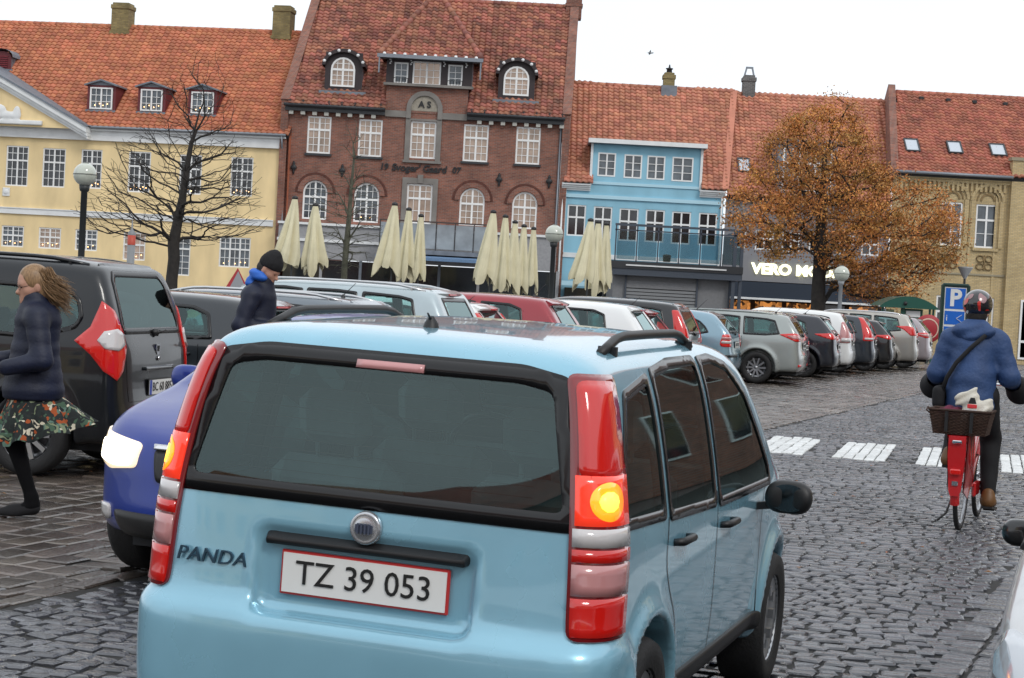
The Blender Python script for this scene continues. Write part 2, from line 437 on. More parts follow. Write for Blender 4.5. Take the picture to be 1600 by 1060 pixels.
def lay(B, name, m, parent, stuffname, n_single=300):
    ok, w = visible(B); B = B[ok]; w = w[ok]
    c = B.mean(1); q = c - np.array([0, 0, EYE])
    px = 800 + F_PX * (q @ np.array(RGT)) / w; py = 530 - F_PX * (q @ np.array(UPV)) / w
    # what stands in front of the lens hides the middle: largest visible ones first
    hid = (px > 215) & (px < 1240) & (py > 560) | (px < 0) | (px > 1600) | (py > 1060)
    order = np.argsort(w + hid * 1000.)
    sing = order[:n_single]; rest = order[n_single:]
    for i in sing:
        b = B[i]; cc = b.mean(0); cc[2] = 0
        o = meshobj(name, b - cc, ST_F, m, parent); o.location = cc
    b = B[rest]; n = len(b)
    F = (np.array([f for f in ST_F])[None] + (np.arange(n) * 12)[:, None, None]).reshape(-1, 4)
    me = bpy.data.meshes.new(stuffname); V = b.reshape(-1, 3)
    me.vertices.add(len(V)); me.vertices.foreach_set('co', V.ravel()); me.loops.add(F.size); me.loops.foreach_set('vertex_index', F.ravel())
    me.polygons.add(len(F)); me.polygons.foreach_set('loop_start', np.arange(0, F.size, 4)); me.update(calc_edges=True); me.materials.append(m)
    o = bpy.data.objects.new(stuffname, me); COL.objects.link(o); o.parent = parent; o['kind'] = 'stuff'
    return o
WET = dict(rough=.19, rvar=.09, spec=1.0, bump=.42, bscale=42)
SETTB = mat('wet_brown_sett', (.080, .066, .056), var=.5, vscale=1.1, island=.4, **WET)
SETT = mat('wet_granite_sett', (.072, .074, .085), var=.5, vscale=1.3, island=.38, **WET)
SLAB = mat('wet_brown_granite', (.090, .073, .062), var=.5, vscale=.9, island=.40, **WET)
KERBM = mat('pale_kerb_granite', (.34, .36, .37), var=.2, vscale=3, island=.2, rough=.35, spec=.6, bump=.5, bscale=50)
WHT = mat('white_marking_stone', (.68, .70, .70), var=.15, vscale=6, island=.10, rough=.4, bump=.5, bscale=50)
V_B, V_G = -5.22, -1.06
def in_zebra(u, v):
    vv = v + .105 * (u - 20.2)
    r = np.zeros(len(u), bool)
    for k in range(4): r |= (vv > -4.60 + .905 * k - .02) & (vv < -4.60 + .905 * k + .61)
    return r & (u > 20.15) & (u < 22.75)
r = NR
road = empty('road', (0, 0, 0)); road['kind'] = 'structure'
bs = meshobj('road_bed', [(x_ * RU[0] + y_ * RVv[0], x_ * RU[1] + y_ * RVv[1], -.014) for x_, y_ in ((-2, -12.5), (62, -12.5), (62, 4), (-2, 4))], [(0, 3, 2, 1)], JOINT, road); bs.location = (0, 0, 0)
# small setts in wavering arcs
cu, cv, lu, lv = [], [], [], []
u = 4.0; row = 0
while u < 62:
    du = .112 * r.uniform(.9, 1.1); v = V_B + r.uniform(0, .1)
    while v < V_G - .05:
        w_ = r.uniform(.095, .155); cu.append(u); cv.append(v + w_ / 2); lu.append(du - .023); lv.append(w_ - .020); v += w_
    u += du; row += 1
cu, cv, lu, lv = map(np.array, (cu, cv, lu, lv))
cu = cu + .11 * np.abs(np.sin((cv - V_B) * math.pi / 1.40)) + .05 * np.sin(cv * 2.1 + cu * .7) + r.normal(0, .009, len(cu)); rot = r.normal(0, .05, len(cu)) + .20 * np.cos((cv - V_B) * math.pi / 1.40) * np.sign(np.sin((cv - V_B) * math.pi / 1.40))
k = ~in_zebra(cu, cv); B = stone_batch(cu[k], cv[k], lu[k], lv[k], 0, .012, 3, rot=rot[k], tilt=.026)
lay(B, 'sett', SETT, road, 'setts_beyond')
# gutter: two straight rows along the kerb
cu, cv, lu, lv = [], [], [], []
for rv_ in (V_G + .085, V_G + .245 - .0):
    u = 4.0
    while u < 40:
        l = r.uniform(.10, .16); cu.append(u + l / 2); cv.append(rv_ - .01); lu.append(l - .014); lv.append(.14); u += l
lay(stone_batch(*map(np.array, (cu, cv, lu, lv)), .0, .009, 5, tilt=.03), 'gutter_sett', SETT, road, 'gutter_setts_beyond', 120)
# zebra crossing: bars made of five rows of white blocks
cr = empty('zebra_crossing', (float(21.4 * RU[0] - 3.2 * RVv[0]), float(21.4 * RU[1] - 3.2 * RVv[1]), 0)); cr['kind'] = 'structure'
for kbar in range(4):
    for j in range(5):
        cu, cv, lu, lv = [], [], [], []; u = 20.2
        while u < 22.65:
            l = r.uniform(.19, .27); cu.append(u + l / 2); cv.append(-4.60 + .905 * kbar + .06 + .118 * j - .105 * (u + l / 2 - 20.2)); lu.append(l - .012); lv.append(.104); u += l
        Bz = stone_batch(*map(np.array, (cu, cv, lu, lv)), .004, .004, 50 + kbar * 5 + j, bev=.008, rot=np.full(len(cu), -.105), tilt=.015)
        for b in Bz:
            cc = b.mean(0); cc[2] = 0; o = meshobj('white_block', b - cc, ST_F, WHT, cr); o.location = Vector(cc) - cr.location
# square paving: large worn setts with rows along the road
sq = empty('square_paving', (0, 0, 0)); sq['kind'] = 'structure'
cu, cv, lu, lv = [], [], [], []
v = V_B - .02
first = True
while v > -12.5:
    w_ = r.uniform(.13, .145) if v > V_B - .3 else r.uniform(.17, .22); u = 4.0 + r.uniform(0, .2)
    while u < 62:
        l = r.uniform(.20, .36) if v < V_B - .3 else r.uniform(.24, .42); cu.append(u + l / 2); cv.append(v - w_ / 2); lu.append(l - .016); lv.append(w_ - .016); u += l
    v -= w_
cu, cv, lu, lv = map(np.array, (cu, cv, lu, lv)); cv = cv + .02 * np.sin(cu * .9) + r.normal(0, .004, len(cv))
lay(stone_batch(cu, cv, lu, lv, 0, .010, 9, tilt=.020), 'paving_stone', SLAB, sq, 'paving_stones_beyond')
# kerb and pavement on the right
kb = empty('kerb', (0, 0, 0)); kb['kind'] = 'structure'
cu, cv, lu, lv = [], [], [], []; u = 4.0
while u < 45:
    l = r.uniform(.11, .15); cu.append(u + l / 2); cv.append(V_G + .34 + .15); lu.append(l - .010); lv.append(.29); u += l
lay(stone_batch(*map(np.array, (cu, cv, lu, lv)), .012, .006, 13, tilt=.02), 'kerb_stone', KERBM, kb, 'kerb_stones_beyond', 90)
pv = empty('pavement', (0, 0, 0)); pv['kind'] = 'structure'
cu, cv, lu, lv = [], [], [], []; u = 4.0
while u < 40:
    du = .13; v = V_G + .66
    while v < 4.2:
        w_ = r.uniform(.10, .14); cu.append(u); cv.append(v + w_ / 2); lu.append(du - .014); lv.append(w_ - .014); v += w_
    u += du
lay(stone_batch(*map(np.array, (cu, cv, lu, lv)), .006, .010, 15, tilt=.03), 'sett', SETT, pv, 'pavement_setts', 60)

# a few fallen leaves on the wet stones
q = MB(); rr_ = random.Random(4)
for i in range(150):
    u_, v_ = rr_.uniform(6, 34), rr_.uniform(-9, -.8); x_, y_ = u_ * RU[0] + v_ * RVv[0], u_ * RU[1] + v_ * RVv[1]; a = rr_.uniform(0, 6.28); s_ = rr_.uniform(.018, .034)
    c_, d_ = math.cos(a) * s_, math.sin(a) * s_; q.add([(x_ - c_, y_ - d_, .012), (x_ - d_ * .6, y_ + c_ * .6, .020), (x_ + c_, y_ + d_, .013), (x_ + d_ * .6, y_ - c_ * .6, .018)], [(0, 3, 2, 1)])
q.build('fallen_leaves', mat('fallen_leaf', (.28, .11, .03), rough=.6, island=.5), None, label='few brown fallen leaves scattered on the wet stones', cat='leaves', kind='stuff')
# ------------------------------------------------------------------ building kit (local frame: x along the facade, y into the house, z up)
WW = mat('white_window_paint', (.80, .80, .79), rough=.45)
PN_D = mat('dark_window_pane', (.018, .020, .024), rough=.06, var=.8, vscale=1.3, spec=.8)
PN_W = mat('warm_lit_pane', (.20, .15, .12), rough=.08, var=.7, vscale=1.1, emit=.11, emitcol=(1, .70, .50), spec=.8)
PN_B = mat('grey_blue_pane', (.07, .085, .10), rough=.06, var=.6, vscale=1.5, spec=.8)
LEAD = mat('lead_grey', (.16, .18, .21), rough=.5, var=.2, vscale=3)
GUT = mat('dark_gutter', (.03, .032, .036), rough=.45)
PIPE = mat('zinc_downpipe', (.22, .24, .27), rough=.45, metal=.4)
GLOW = mat('candle_bulb', (1, .7, .4), rough=.3, emit=6, emitcol=(1, .55, .22))
WHITE = mat('white_cornice', (.72, .73, .73), rough=.6, var=.08, vscale=2)
OCHRE = mat('ochre_render', (.80, .62, .34), rough=.9, var=.16, vscale=.9, bump=.15, bscale=8, stretch=(1, 1, .35))
BRED = brick_mat('red_brick', (.30, .108, .068), (.18, .066, .048), (.23, .18, .15), dark=.35)
BYEL = brick_mat('yellow_brick', (.60, .46, .24), (.50, .37, .18), (.34, .28, .19), dark=.22)
BCHI = brick_mat('chimney_brick_yellow', (.30, .23, .09), (.20, .15, .06), (.2, .17, .1), dark=.4)
BGRY = brick_mat('chimney_brick_grey', (.13, .13, .13), (.08, .08, .08), (.22, .21, .2), dark=.3)
STONE = mat('grey_sandstone', (.20, .185, .17), rough=.85, var=.2, vscale=1.5, bump=.2, bscale=20)
BLUEW = mat('blue_render', (.25, .48, .60), rough=.85, var=.13, vscale=.9, bump=.1, bscale=10, stretch=(1, 1, .35))
BLUEP = mat('pale_blue_trim', (.42, .64, .74), rough=.6)
GREYW = mat('grey_render', (.20, .20, .215), rough=.85, var=.12, vscale=.6)
def tilemat(name, c, dark=.25, isl=.28, patch=(.10, .05, .035), pf=.35, ps=.8):
    m = mat(name, c, rough=.62, var=dark, vscale=.7, island=isl, spec=.4)
    nt = m.node_tree; b = nt.nodes['Principled BSDF']; src = b.inputs['Base Color'].links[0].from_socket
    tc = nt.nodes.new('ShaderNodeTexCoord'); n = nt.nodes.new('ShaderNodeTexNoise'); n.inputs['Scale'].default_value = ps; n.inputs['Detail'].default_value = 9; n.inputs['Roughness'].default_value = .72
    g = nt.nodes.new('ShaderNodeNewGeometry'); nt.links.new(g.outputs['Position'], n.inputs['Vector'])
    mr = nt.nodes.new('ShaderNodeMapRange'); mr.inputs[1].default_value = .50; mr.inputs[2].default_value = .72; mr.inputs[3].default_value = 0; mr.inputs[4].default_value = pf
    nt.links.new(n.outputs['Fac'], mr.inputs[0]); mx = nt.nodes.new('ShaderNodeMix'); mx.data_type = 'RGBA'
    nt.links.new(mr.outputs[0], mx.inputs[0]); nt.links.new(src, mx.inputs[6]); mx.inputs[7].default_value = (*patch, 1); nt.links.new(mx.outputs[2], b.inputs['Base Color'])
    return m
T_OR = tilemat('orange_pantile', (.46, .160, .082), .16, .22, pf=.22)
T_BR = tilemat('weathered_pantile', (.31, .115, .075), .22, .40, patch=(.045, .035, .032), pf=.7)
T_SA = tilemat('salmon_pantile', (.46, .185, .115), .14, .24, pf=.3)
T_RD = tilemat('red_pantile', (.37, .125, .08), .15, .25, patch=(.09, .05, .04), pf=.5)
TILE_ME = {}
def tile_mesh(m, w, l):
    key = (m.name, w, l)
    if key not in TILE_ME:
        hs = [(0, .012), (.14, .055), (.34, .075), (.54, .050), (.74, .008), (.90, .002), (1.0, .012)]
        v = []
        for x, h in hs: v += [(x * w * 1.01, -.02, h + .055), (x * w * 1.01, l, h), (x * w * 1.01, -.02, h - .012)]
        n = len(hs); f = []
        for i in range(n - 1): a = 3 * i; f += [(a, a + 3, a + 4, a + 1), (a + 2, a + 5, a + 3, a)]
        me = bpy.data.meshes.new('roof_tile'); me.from_pydata(v, [], f); me.materials.append(m)
        me.polygons.foreach_set('use_smooth', [i % 2 == 0 for i in range(len(f))]); me.update(); TILE_ME[key] = (me, np.array(v), np.array(f))
    return TILE_ME[key]
def roof(parent, quad, m, w=.30, l=.34, singles=300, name='roof_tile', holes=()):
    """quad: bottom-left, bottom-right, top-right, top-left (3D local). lays pantiles on it"""
    q = [Vector(p) for p in quad]; ex = (q[1] - q[0]).normalized(); n = ex.cross(q[-1] - q[0]).normalized(); ey = n.cross(ex)
    p2 = np.array([[(p - q[0]).dot(ex), (p - q[0]).dot(ey)] for p in q])
    base = meshobj('roof_deck', [p - n * .02 for p in q] + [p - n * .22 for p in q], [(0, 1, 2, 3)[:len(q)] if len(q) == 4 else (0, 1, 2)] + [tuple(reversed(range(len(q), 2 * len(q))))] + [(i, i + len(q), (i + 1) % len(q) + len(q), (i + 1) % len(q)) for i in range(len(q))], GUT, parent)
    me, tv, tf = tile_mesh(m, w, l)
    pos = []
    hi = p2.max(0); lo = p2.min(0)
    for j in range(int((hi[1] - lo[1]) / (l * .86)) + 1):
        y = lo[1] + j * l * .86
        for i in range(int((hi[0] - lo[0]) / w) + 1): pos.append((lo[0] + i * w, y))
    pos = np.array(pos); c = pos + np.array([w / 2, l * .4]); k = in_poly(c, p2) < w * .25
    for hx0, hx1, hy0, hy1 in holes: k &= ~((c[:, 0] > hx0) & (c[:, 0] < hx1) & (c[:, 1] > hy0) & (c[:, 1] < hy1))
    pos = pos[k]
    Mx = Matrix((ex, ey, n)).transposed().to_4x4()
    for i in range(min(singles, len(pos))):
        o = bpy.data.objects.new(name, me); COL.objects.link(o); o.parent = parent
        T = Mx.copy(); T.translation = q[0] + ex * pos[i][0] + ey * pos[i][1] + n * rnd.uniform(0, .006); o.matrix_local = T @ Matrix.Rotation(rnd.gauss(0, .012), 4, 'Z')
    rest = pos[singles:]
    if len(rest):
        A = np.array(Mx.to_3x3()); r_ = np.random.RandomState(len(rest))
        T = np.array(q[0])[None] + rest[:, :1] * np.array(ex) + rest[:, 1:] * np.array(ey) + r_.uniform(0, .008, (len(rest), 1)) * np.array(n)
        V = (tv[None] @ A.T + T[:, None]).reshape(-1, 3); F = (tf[None] + (np.arange(len(rest)) * len(tv))[:, None, None]).reshape(-1, 4)
        o = meshobj(name + 's_above', V, F, m, parent); o['kind'] = 'stuff'
        o.data.polygons.foreach_set('use_smooth', np.tile([i % 2 == 0 for i in range(len(tf))], len(rest)))
    return ex, ey, n
def ridge(parent, a, b, m, r=.13, name='ridge_tile', l=.42):
    a = Vector(a); b = Vector(b); n = max(1, int((b - a).length / l)); d = (b - a) / n
    q = MB(); q.tube([(0, 0, 0), d * 1.06], [r * 1.06, r * .92], 8); first = q.build(name, m, parent); first.location = a
    for i in range(1, n):
        o = bpy.data.objects.new(name, first.data); COL.objects.link(o); o.parent = parent; o.location = a + d * i
def wall(parent, x0, x1, z0, z1, holes, m, depth=.18, y=0., name='wall', thick=.35):
    """front wall with openings; holes: (x0,x1,z0,z1,arch)"""
    X = sorted({x0, x1} | {h[0] for h in holes} | {h[1] for h in holes}); Z = sorted({z0, z1} | {h[2] for h in holes} | {h[3] for h in holes})
    q = MB()
    for i in range(len(X) - 1):
        for j in range(len(Z) - 1):
            cx, cz = (X[i] + X[i + 1]) / 2, (Z[j] + Z[j + 1]) / 2
            if any(h[0] < cx < h[1] and h[2] < cz < h[3] for h in holes): continue
            q.add([(X[i], y, Z[j]), (X[i + 1], y, Z[j]), (X[i + 1], y, Z[j + 1]), (X[i], y, Z[j + 1])], [(0, 1, 2, 3)])
    for h in holes:
        a0, a1, b0, b1 = h[:4]; yi = y + depth
        if len(h) > 4 and h[4]:
            c = (a0 + a1) / 2; rr = (a1 - a0) / 2; rz = min(rr, (b1 - b0) * .6); zc = b1 - rz; n = 10
            arc = [(c + rr * math.cos(math.pi * i / n), zc + rz * math.sin(math.pi * i / n)) for i in range(n + 1)]
            for s_, pts in ((a1, arc[:n // 2 + 1]), (a0, arc[n // 2:])):
                P = [(s_, y, b1)] + [(px_, y, pz_) for px_, pz_ in pts]
                if s_ == a0: P = P
                q.add(P, [(0, i + 1, i) if False else (0, i, i + 1) for i in range(1, len(pts))][::1])
            for i in range(n): q.add([(arc[i][0], y, arc[i][1]), (arc[i + 1][0], y, arc[i + 1][1]), (arc[i + 1][0], yi, arc[i + 1][1]), (arc[i][0], yi, arc[i][1])], [(0, 1, 2, 3)])
            zt = zc
        else:
            zt = b1; q.add([(a0, y, b1), (a1, y, b1), (a1, yi, b1), (a0, yi, b1)], [(0, 1, 2, 3)])
        q.add([(a0, y, b0), (a0, yi, b0), (a0, yi, zt), (a0, y, zt)], [(0, 1, 2, 3)]); q.add([(a1, y, b0), (a1, y, zt), (a1, yi, zt), (a1, yi, b0)], [(0, 1, 2, 3)])
        q.add([(a0, y, b0), (a1, y, b0), (a1, yi, b0), (a0, yi, b0)], [(0, 1, 2, 3)])
    return q.build(name, m, parent)
def window(parent, x0, x1, z0, z1, cols=2, rows=3, arch=False, y=.10, pane=None, fw=.07, transom=.34, sub=(2, 2), sill=None, name='window', frame=WW, candles=0, bars=.028):
    """casement window: frame, mullions, transom, fine glazing bars; pane is a sub-part"""
    q = MB(); c = (x0 + x1) / 2; rr = (x1 - x0) / 2; rz = min(rr, (z1 - z0) * .6)
    zt = z1 - rz if arch else z1
    q.box(x0, x0 + fw, y - .06, y + .02, z0, zt); q.box(x1 - fw, x1, y - .06, y + .02, z0, zt); q.box(x0 + fw, x1 - fw, y - .061, y + .019, z0, z0 + fw)
    if arch:
        n = 10
        for i in range(n):
            a, b = math.pi * i / n, math.pi * (i + 1) / n
            P = [(c + k * math.cos(t), zt + (rz - rr + k) * math.sin(t)) for t in (a, b) for k in (rr, rr - fw)]
            q.add([(P[0][0], y - .06, P[0][1]), (P[2][0], y - .06, P[2][1]), (P[3][0], y - .06, P[3][1]), (P[1][0], y - .06, P[1][1])], [(0, 1, 2, 3)])
            q.add([(P[1][0], y - .06, P[1][1]), (P[3][0], y - .06, P[3][1]), (P[3][0], y + .02, P[3][1]), (P[1][0], y + .02, P[1][1])], [(0, 1, 2, 3)])
    else: q.box(x0 + fw, x1 - fw, y - .061, y + .019, z1 - fw, z1)
    H = z1 - z0; ztr = z1 - H * transom if transom else None
    def top_at(x):
        if not arch: return z1 - fw
        t = max(0, 1 - ((x - c) / rr) ** 2); return zt + (rz - fw * .6) * math.sqrt(t)
    cw = (x1 - x0 - fw) / cols
    for i in range(1, cols): xm = x0 + fw / 2 + cw * i; q.box(xm - fw * .55, xm + fw * .55, y - .055, y + .01, z0 + fw, top_at(xm))
    if ztr: q.box(x0 + fw, x1 - fw, y - .065, y + .012, ztr - fw * .6, ztr + fw * .6)
    for i in range(cols):
        a = x0 + fw / 2 + cw * i
        for j in range(1, sub[0]): xb = a + cw * j / sub[0]; q.box(xb - bars / 2, xb + bars / 2, y - .035, y, z0 + fw, top_at(xb))
    zl = (ztr - fw * .6) if ztr else z1 - fw
    for j in range(1, rows): zb = z0 + fw + (zl - z0 - fw) * j / rows; q.box(x0 + fw, x1 - fw, y - .036, y - .001, zb - bars / 2, zb + bars / 2)
    if ztr and sub[1] > 1:
        for j in range(1, sub[1]): zb = ztr + (z1 - ztr) * j / sub[1]; q.box(x0 + fw, x1 - fw, y - .036, y - .001, zb - bars / 2, zb + bars / 2)
    o = q.build(name, frame, parent)
    pm = pane or PN_D; q = MB()
    if arch:
        n = 12; P = [(x0 + .01, y + .02, z0), (x1 - .01, y + .02, z0)] + [(c + (rr - .01) * math.cos(math.pi * i / n), y + .02, zt + (rz - .01) * math.sin(math.pi * i / n)) for i in range(n + 1)]
        q.add(P, [tuple(range(len(P)))])
    else: q.add([(x0, y + .02, z0), (x1, y + .02, z0), (x1, y + .02, z1), (x0, y + .02, z1)], [(0, 1, 2, 3)])
    q.build('pane', pm, o)
    if sill: q = MB(); q.box(x0 - .08, x1 + .08, -.12, y - .02, z0 - .12, z0 - .005); q.build('sill', sill, o)
    if candles:
        q = MB()
        for i in range(candles):
            xx = x0 + fw * 1.6 + (x1 - x0 - fw * 3.2) * (i + .5) / candles + rnd.uniform(-.04, .04); zz = z0 + .14 + .16 * math.sin(math.pi * ((i * 2 % candles) + .5) / candles)
            q.lathe([(0, -.028), (.028, 0), (0, .03)], 6, c=(xx, y - .012, zz))
        q.build('candle_lights', GLOW, o)['kind'] = 'stuff'
    return o
def rect(P, a, b, c, d, dd=0.):                     # photo rectangle -> local x0,x1,z0,z1
    xm, ym = (a + b) / 2, (c + d) / 2
    xa = P.at(a, ym, dd)[0]; xb = P.at(b, ym, dd)[0]; return xa, xb, P.at(xm, d, dd)[1], P.at(xm, c, dd)[1]
def chimney(parent, x, y, z0, z1, w, m, cap=True, dpt=None):
    q = MB(); d = dpt or w; q.box(x - w / 2, x + w / 2, y - d / 2, y + d / 2, z0, z1 - .35)
    if cap: q.box(x - w * .56, x + w * .56, y - d * .56, y + d * .56, z0 + (z1 - z0) * .30, z0 + (z1 - z0) * .37)
    q.box(x - w / 2 - .05, x + w / 2 + .05, y - d / 2 - .05, y + d / 2 + .05, z1 - .35, z1 - .12, .02); q.box(x - w / 2 + .03, x + w / 2 - .03, y - d / 2 + .03, y + d / 2 - .03, z1 - .12, z1, .02)
    return q.build('chimney', m, parent)
def skylight(parent, ex, ey, n, o, px, py, w, h, m=None):
    T = Matrix((ex, ey, n)).transposed().to_4x4(); T.translation = o
    q = MB(); q.box(px, px + w, py, py + .07, .05, .17); q.box(px, px + w, py + h - .07, py + h, .05, .17); q.box(px, px + .07, py + .07, py + h - .07, .05, .169); q.box(px + w - .07, px + w, py + .07, py + h - .07, .05, .169)
    s = q.build('skylight', GUT, parent); s.matrix_local = T
    q = MB(); q.box(px + .07, px + w - .07, py + .07, py + h - .07, .08, .13); q.build('pane', mat('skylight_pane', (.45, .50, .56), rough=.05, spec=1, coat=1), s)
YB = 95.0; GB = -.72
# ------------------------------------------------------------------ ochre house on the left
px_ = at(441, 340, YB); PY = Plane((px_.x, YB, 0), R(-8))
yh = empty('ochre_house', PY.o, PY.yaw, label='long ochre house with white pediment and orange tiled roof at the left', cat='house')
ez = PY.at(441, 214)[1]; XL = PY.at(-190, 300)[0]
ups = [(9, 44, 228, 291), (66, 102, 232, 293), (126, 159, 234, 295), (200, 235, 237, 301), (280, 315, 242, 304), (360, 395, 246, 307), (-52, -17, 224, 288), (-112, -77, 221, 285)]
lows = [(2, 37, 353, 386), (60, 95, 356, 389), (117, 152, 359, 392), (192, 227, 363, 407), (272, 297, 371, 431), (342, 391, 371, 418), (-56, -21, 350, 384)]
holes = [rect(PY, *w_) for w_ in ups + lows]
wall(yh, XL, 0, GB, ez, holes, OCHRE)
for i, h in enumerate(holes):
    n = i - len(ups)
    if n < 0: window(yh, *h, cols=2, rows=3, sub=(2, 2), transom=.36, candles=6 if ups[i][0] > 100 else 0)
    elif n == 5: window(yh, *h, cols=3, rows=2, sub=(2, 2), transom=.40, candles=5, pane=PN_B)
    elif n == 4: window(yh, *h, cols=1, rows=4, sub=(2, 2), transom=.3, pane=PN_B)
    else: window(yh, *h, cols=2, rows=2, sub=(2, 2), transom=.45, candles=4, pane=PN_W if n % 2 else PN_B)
q = MB(); z = PY.at(425, 350)[1]; q.box(XL, -.45, -.10, 0, z - .14, z + .14); q.box(XL, -.45, -.14, 0, z + .14, z + .19); q.build('string_course', WHITE, yh)
q = MB(); q.box(XL, .05, -.20, 0, ez - .62, ez - .12); q.box(XL, .08, -.38, 0, ez - .12, ez + .02); q.build('cornice', WHITE, yh)
q = MB(); q.tube([(XL, -.48, ez + .05), (.1, -.48, ez + .05)], .08, 8); q.build('gutter', PIPE, yh)
rz_, rd = PY.at(200, 43, 6.2)[1], 6.2
x_r = .25
ax = roof(yh, [(XL, -.45, ez + .05), (x_r, -.45, ez + .05), (x_r, rd, rz_), (XL, rd, rz_)], T_OR)
ridge(yh, (XL, rd, rz_ + .03), (x_r, rd, rz_ + .03), T_OR)
q = MB(); q.add([(x_r, -.4, ez), (x_r, rd, rz_), (x_r, 12.5, ez), (x_r, 12.5, GB), (x_r, -.0, GB)], [(0, 1, 2, 3, 4)]); q.add([(XL, rd, rz_), (x_r, rd, rz_), (x_r, 12.8, ez), (XL, 12.8, ez)], [(0, 1, 2, 3)]); q.build('rear_slope', T_OR, yh)
def on_roof(P, d0, z0, d1, z1, pxx, pyy):
    """local point of a sloping roof seen at a pixel"""
    lo_, hi_ = d0, d1
    for _ in range(40):
        m_ = (lo_ + hi_) / 2; x, z = P.at(pxx, pyy, m_); zr = z0 + (z1 - z0) * (m_ - d0) / (d1 - d0)
        if z > zr: lo_ = m_
        else: hi_ = m_
    return x, m_, z
def dormer(parent, P, d0, z0, d1, z1, a, b, c, d, m_frame, roofm, ov=.28):
    """small gabled dormer, window rectangle given in the photo"""
    x, y, z = on_roof(P, d0, z0, d1, z1, (a + b) / 2, d + 3); y -= .06
    xa, xb, za, zb = rect(P, a, b, c, d, y)
    q = MB(); sl = (z1 - z0) / (d1 - d0)
    yb = y + (zb + .35 - za) / sl + .2
    # cheeks and front frame round the window
    for x0_, x1_ in ((xa - .16, xa - .02), (xb + .02, xb + .16)):
        q.add([(x0_, y, za - .05), (x1_, y, za - .05), (x1_, y, zb + .12), (x0_, y, zb + .12)], [(0, 1, 2, 3)])
    for xs, s in ((xa - .16, -1), (xb + .16, 1)):
        q.add([(xs, y, za - .25), (xs, y, zb + .12), (xs, yb, zb + .12)], [(0, 1, 2)])
    q.add([(xa - .02, y, zb), (xb + .02, y, zb), (xb + .02, y, zb + .12), (xa - .02, y, zb + .12)], [(0, 1, 2, 3)])
    fr = q.build('dormer', m_frame, parent)
    q = MB(); xm = (xa + xb) / 2; w_ = (xb - xa) / 2 + ov
    for s in (-1, 1):
        q.add([(xm, y - .22, zb + .42), (xm + s * w_, y - .22, zb + .14), (xm + s * w_, yb, zb + .14), (xm, yb + .4, zb + .42), (xm, y - .22, zb + .34), (xm + s * w_, y - .22, zb + .06), (xm + s * w_, yb, zb + .06), (xm, yb + .4, zb + .34)], [(0, 1, 2, 3), (7, 6, 5, 4), (0, 4, 5, 1), (1, 5, 6, 2)])
    q.add([(xm - w_ + .1, y - .02, zb + .12), (xm + w_ - .1, y - .02, zb + .12), (xm, y - .02, zb + .36)], [(0, 1, 2)])
    q.box(xa - .2, xb + .2, y - .10, y + .06, za - .14, za - .04); q.build('dormer_roof', roofm, fr)
    window(fr, xa, xb, za, zb, cols=2, rows=3, transom=None, sub=(2, 1), y=y + .0, pane=PN_B, candles=4)
    return fr
MAROON = mat('maroon_wood', (.13, .02, .025), rough=.6)
for a, b, c, d in ((141, 176, 137, 171), (220, 254, 140, 174), (299, 334, 144, 178)):
    dormer(yh, PY, -.45, ez + .05, rd, rz_, a, b, c, d, MAROON, LEAD)
# louvred dormer at the frame edge
x, y, z = on_roof(PY, -.45, ez + .05, rd, rz_, 8, 111); y -= .05; xa, xb, za, zb = rect(PY, -12, 18, 80, 108, y)
q = MB(); q.add([(xa, y, za)] + [((xa + xb) / 2 + (xb - xa) / 2 * math.cos(math.pi * (1 - i / 8)), y, zb - .35 + .35 * math.sin(math.pi * i / 8)) for i in range(9)] + [(xb, y, za)], [tuple(range(11))]); dl = q.build('louvre_dormer', MAROON, yh)
for i in range(6): q = MB(); q.box(xa + .2, xb - .2, y - .06, y - .01, za + .1 + i * .11, za + .15 + i * .11); q.build('louvre', mat('louvre_red', (.2, .02, .03), rough=.5), dl)
q = MB(); n = 9; arc = [((xa + xb) / 2 + ((xb - xa) / 2 + .15) * math.cos(math.pi * (1 - i / 8)), zb - .33 + .46 * math.sin(math.pi * i / 8)) for i in range(9)]
for i in range(8): q.add([(arc[i][0], y - .2, arc[i][1]), (arc[i + 1][0], y - .2, arc[i + 1][1]), (arc[i + 1][0], y + 1.2, arc[i + 1][1]), (arc[i][0], y + 1.2, arc[i][1])], [(0, 1, 2, 3)])
q.add([(xb, y, za - .1), (xb, y, zb - .3), (xb, y + 1.1, zb - .3)], [(0, 1, 2)]); q.box(xa - .1, xb + .1, y - .1, y + .05, za - .12, za); q.build('dormer_roof', LEAD, dl)
# pediment
xa, za = PY.at(138, 205); xt, zt = PY.at(-120, 66)
zc = ez - .10; slope = (PY.at(8, 128)[1] - zc) / (PY.at(8, 128)[0] - xa); xap = -24.2
x0 = 2 * xap - xa; zap = zc + slope * (xap - xa)
q = MB(); q.add([(x0, -.62, zc), (xa, -.62, zc), (xap, -.62, zap)], [(0, 1, 2)]); q.build('pediment_field', OCHRE, yh)
q = MB()
for s_, xe in ((1, xa), (-1, x0)):
    for o_, t_, yy in ((.0, .30, -.98), (.32, .16, -.85), (.50, .12, -.74)):
        A = Vector((xe + s_ * .25, 0, zc - o_ + .12)); Bq = Vector((xap, 0, zap + .10 - o_ + .22))
        q.add([(A.x, yy, A.z), (Bq.x, yy, Bq.z), (Bq.x, yy, Bq.z - t_), (A.x, yy, A.z - t_), (A.x, 0, A.z), (Bq.x, 0, Bq.z), (Bq.x, 0, Bq.z - t_), (A.x, 0, A.z - t_)], [(0, 1, 2, 3), (0, 4, 5, 1), (3, 2, 6, 7), (0, 3, 7, 4)])
